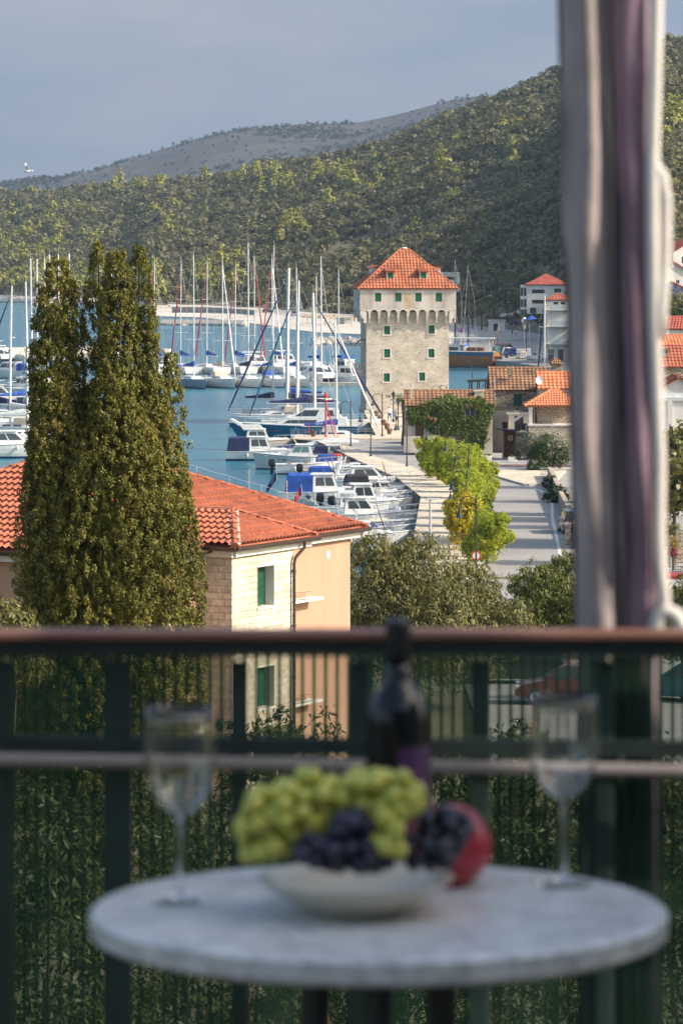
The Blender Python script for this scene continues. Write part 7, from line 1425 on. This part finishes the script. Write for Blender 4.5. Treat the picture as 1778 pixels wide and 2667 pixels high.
cm = fabric('white_cord', (.60, .565, .50), (.68, .645, .58))
X0 = xr(1575, CD)
cp = lambda px, py, d=0: (xr(px, 5.45) - X0, d + 5.45 - CD, zr(py, 5.45) - FZ)
cd_ = MB().tube([cp(1714, -250), cp(1708, 0), cp(1704, 200), cp(1698, 420), cp(1696, 600, -.01), cp(1700, 800), cp(1708, 1000), cp(1716, 1200), cp(1714, 1380), cp(1718, 1480), cp(1728, 1560), cp(1712, 1640, .0), cp(1716, 1700)], [.0098] * 13, 10).build('cord', cm, ct, smooth=True)
MB().tube([cp(1700, 425), cp(1722, 455), cp(1733, 520), cp(1732, 640), cp(1722, 800), cp(1718, 880)], .0085, 8).build('side_strand', cm, cd_, smooth=True)
MB().tube([cp(1708, 1660), cp(1706, 1630), cp(1716, 1600), cp(1738, 1592), cp(1760, 1604), cp(1772, 1628), cp(1774, 1660)], .0115, 10).build('loop', cm, cd_, smooth=True)
for k, pts in enumerate([[(1622, 1700), (1624, 1790), (1626, 1960)], [(1714, 1715), (1716, 1772)], [(1718, 1842), (1722, 1912)], [(1604, 2062), (1612, 2300), (1620, 2670)]]):
    MB().tube([cp(x, y, .06) for x, y in pts], .0085, 8).build('light_gap_strip', cm, cd_, smooth=True)  # lit gaps in the screen, put in as pale tubes
# ------------------------------------------------------------------ table
TZ = 19.22; TD = 4.64; TX = (986 - CX) / F * TD
mm, t, b, N_, Lk = newmat('pale_marble_top'); tc = N_('ShaderNodeTexCoord'); n1 = N_('ShaderNodeTexNoise'); n1.inputs['Scale'].default_value = 26; n1.inputs['Detail'].default_value = 9; n1.inputs['Roughness'].default_value = .8; Lk(tc.outputs['Object'], n1.inputs['Vector']); r1 = ramp(t, [(.30, .33, .32), (.60, .62, .61), (.80, .80, .78)], [.34, .5, .64]); Lk(n1.outputs['Fac'], r1.inputs[0]); Lk(r1.outputs[0], b.inputs['Base Color']); b.inputs['Roughness'].default_value = .28
tb = thing('round_table', 'small round table with a pale marble-look top', 'table', (TX, TD, FZ)); h = TZ - FZ; r0 = .348
MB().lathe([(r0 - .06, h - .034), (r0 - .01, h - .034), (r0, h - .028), (r0 + .001, h - .006), (r0 - .005, h - .001), (r0 - .012, h)], n=96).build('tabletop', mm, tb, smooth=False)
MB().lathe([(.05, h - .06), (.18, h - .05), (.18, h - .036)], n=24).build('mount_plate', M['dark'], tb)
for a, dx in ((2.2, -.06), (.9, .06), (-1.6, 0)):
    mb = MB(); c, s = math.cos(a), math.sin(a); mb.tube([(c * .06 + dx * .6, s * .06, h - .05), (c * .08 + dx * .7, s * .08, h * .45), (c * .3, s * .3, .02)], .018, 8); mb.build('leg', M['dark'], tb)
# ------------------------------------------------------------------ glasses
gm, t, b, N_, Lk = newmat('clear_glass'); b.inputs['Base Color'].default_value = (1, 1, 1, 1); b.inputs['Transmission Weight'].default_value = 1; b.inputs['Roughness'].default_value = .0; b.inputs['IOR'].default_value = 1.45
def wineglass(label, px, py):
    D = (H - TZ) * F / (py - YH); r = thing('wine_glass', label, 'wine glass', ((px - CX) / F * D, D, TZ + .0005)); t_ = .0009
    out = [(.034, 0), (.034, .0015), (.02, .004), (.006, .010), (.0042, .02), (.004, .095), (.006, .103)]; MB().lathe(out, n=28).build('stem', gm, r, smooth=True)
    bo = [(.004, .103), (.012, .107), (.022, .116), (.032, .130), (.039, .145), (.043, .162), (.0445, .18), (.044, .20), (.0425, .22), (.041, .237)]
    MB().lathe(bo + [(x - t_, z) for x, z in bo[::-1][:-1]] + [(.002, .106)], n=36, caps=True).build('bowl', gm, r, smooth=True); return r
wineglass('wine glass on the left side of the marble table', 470, 2352); wineglass('wine glass on the right side of the marble table', 1466, 2305)
# ------------------------------------------------------------------ bottle
bg_ = mat('dark_bottle_glass', (.005, .006, .008), .16, .1, 2, spec=.4); BD = 4.89
bt = thing('wine_bottle', 'dark wine bottle with a purple label at the back of the table', 'bottle', (xr(1036, BD), BD, TZ)); MB().lathe([(.037, 0), (.0405, .004), (.041, .02), (.041, .195), (.039, .212), (.030, .23), (.019, .243), (.0155, .255), (.0148, .27)], n=40).build('body', bg_, bt, smooth=True)
MB().lathe([(.0155, .268), (.0158, .31), (.0168, .312), (.0168, .322), (.014, .324)], n=28).build('capsule', mat('black_foil', (.012, .012, .016), .45, .2, 5), bt, smooth=True)
mb = MB(); n = 18; a0, a1 = R(-92), R(0)
for z0, z1 in ((.055, .165),): mb.add([(.0414 * math.cos(a0 + (a1 - a0) * i / n), .0414 * math.sin(a0 + (a1 - a0) * i / n), z) for z in (z0, z1) for i in range(n + 1)], [[i, i + 1, n + 2 + i, n + 1 + i] for i in range(n)])
mb.build('label', mat('purple_label', (.055, .016, .075), .6, .3, 25), bt, smooth=True, flip=False)
# ------------------------------------------------------------------ bowl and fruit
BW = ((926 - CX) / F * 4.60, 4.60, TZ); bw_ = thing('fruit_bowl', 'shallow cream bowl full of grapes in the middle of the table', 'bowl', BW)
MB().lathe([(.050, 0), (.054, .003), (.072, .011), (.098, .026), (.116, .040), (.118, .043), (.114, .042), (.094, .029), (.066, .015), (.03, .010)], n=56).build('bowl', mat('cream_ceramic', (.58, .53, .42), .3, .06, 6, coat=.3), bw_, smooth=True)
def grape_mat(name, c, c2, sub):
    m = mat(name, c, .35, .3, 40, c2=c2); b = m.node_tree.nodes['Principled BSDF']; b.inputs['Subsurface Weight'].default_value = sub; b.inputs['Subsurface Radius'].default_value = (.006, .005, .002); b.inputs['Subsurface Scale'].default_value = 1; return m
def bunch(name, label, m, blobs, n, rad, sc=1.12):
    c0 = Vector(blobs[0][0]); r = thing(name, label, 'grapes', c0); me0 = None; pl = []; tries = 0
    while len(pl) < n and tries < 6000:
        tries += 1; b_ = random.choice(blobs); d = Vector((random.gauss(0, 1), random.gauss(0, 1), random.gauss(0, 1))).normalized(); p = Vector(b_[0]) + Vector((d.x * b_[1][0], d.y * b_[1][1], d.z * b_[1][2])) * random.uniform(.75, 1)
        if p.z < TZ + .012 or any((p - q_).length < rad * 1.55 for q_ in pl): continue
        if math.hypot(p.x - BW[0], p.y - BW[1]) < .11 and p.z < TZ + .03: continue
        pl.append(p)
    for p in pl:
        if me0 is None: o = MB().sphere((0, 0, 0), rad, 16, 10, (1, 1, sc)).build('grape', m, r, smooth=True); me0 = o
        else: o = me0.copy(); col.objects.link(o); o.parent = r
        o.location = p - c0; o.rotation_euler = (random.uniform(-1, 1), random.uniform(-1, 1), 0); s_ = random.uniform(.88, 1.12); o.scale = (s_,) * 3
    MB().tube([(0, 0, 0), Vector(blobs[-1][0]) - c0], .002, 5).build('stalk', mat('green_stalk_' + name, (.12, .13, .03), .7, .2, 20), r); return r
bp_ = lambda px, py, D: P(px, py, D)
bunch('green_grapes', 'big bunch of pale green grapes spilling over the left of the bowl', grape_mat('green_grape', (.42, .44, .05), (.56, .54, .11), .4), [(bp_(800, 2070, 4.6), (.045, .045, .025)), (bp_(690, 2170, 4.57), (.035, .035, .03)), (bp_(950, 2060, 4.6), (.05, .045, .02)), (bp_(1030, 2075, 4.57), (.035, .035, .03)), (bp_(1010, 2180, 4.52), (.014, .012, .03)), (bp_(880, 2100, 4.6), (.05, .04, .03)), (bp_(740, 2110, 4.58), (.045, .04, .03))], 98, .0112)
bunch('black_grapes', 'blue-black bunch of grapes at the front centre of the bowl', grape_mat('black_grape', (.012, .010, .026), (.028, .026, .055), .05), [(bp_(880, 2215, 4.53), (.045, .03, .02)), (bp_(920, 2165, 4.54), (.03, .03, .022)), (bp_(830, 2225, 4.53), (.03, .03, .015)), (bp_(960, 2225, 4.53), (.03, .03, .017))], 44, .0105, 1.05)
bunch('black_grapes', 'smaller blue-black bunch of grapes at the right of the bowl by the red fruit', M['g2'] if 'g2' in M else grape_mat('blue_grape', (.010, .012, .024), (.022, .030, .050), .05), [(bp_(1150, 2165, 4.6), (.03, .03, .025)), (bp_(1110, 2215, 4.58), (.03, .03, .02)), (bp_(1195, 2170, 4.62), (.018, .02, .012))], 34, .0105, 1.05)
pm, t, b, N_, Lk = newmat('red_rind'); tc = N_('ShaderNodeTexCoord'); n1 = N_('ShaderNodeTexNoise'); n1.inputs['Scale'].default_value = 18; n1.inputs['Detail'].default_value = 5; Lk(tc.outputs['Object'], n1.inputs['Vector']); r1 = ramp(t, [(.32, .014, .028), (.48, .035, .055)], [.35, .7]); Lk(n1.outputs['Fac'], r1.inputs[0]); Lk(r1.outputs[0], b.inputs['Base Color']); b.inputs['Roughness'].default_value = .32
fr = thing('red_fruit', 'large round red pomegranate behind the bowl', 'fruit', P(1172, 2300, 4.8)); fr.location.z = TZ + .0495; fr.rotation_euler = (0, R(-118), 0)
MB().lathe([(r_, z_ - .052) for r_, z_ in [(.004, .0), (.022, .004), (.041, .018), (.051, .040), (.053, .058), (.047, .082), (.030, .099), (.013, .106), (.009, .112)]], n=32).build('rind', pm, fr, smooth=True); mb = MB()
for k in range(6): a = k * math.pi / 3; mb.add([(.009 * math.cos(a - .4), .009 * math.sin(a - .4), .056), (.009 * math.cos(a + .4), .009 * math.sin(a + .4), .056), (.015 * math.cos(a), .015 * math.sin(a), .068)], [[0, 1, 2]])
mb.build('crown_tip', pm, fr, flip=False)
# ================================================================== the air
hzm = bpy.data.materials.new('haze_air'); hzm.use_nodes = True; t = hzm.node_tree; t.nodes.clear()
pv_ = t.nodes.new('ShaderNodeVolumePrincipled'); pv_.inputs['Color'].default_value = (.42, .58, .82, 1); pv_.inputs['Density'].default_value = .000045; pv_.inputs['Anisotropy'].default_value = .0
t.links.new(pv_.outputs[0], t.nodes.new('ShaderNodeOutputMaterial').inputs['Volume'])
tag(MB().box((200, 2850, 215), (6400, 6100, 470)).build('haze', hzm), kind='stuff')
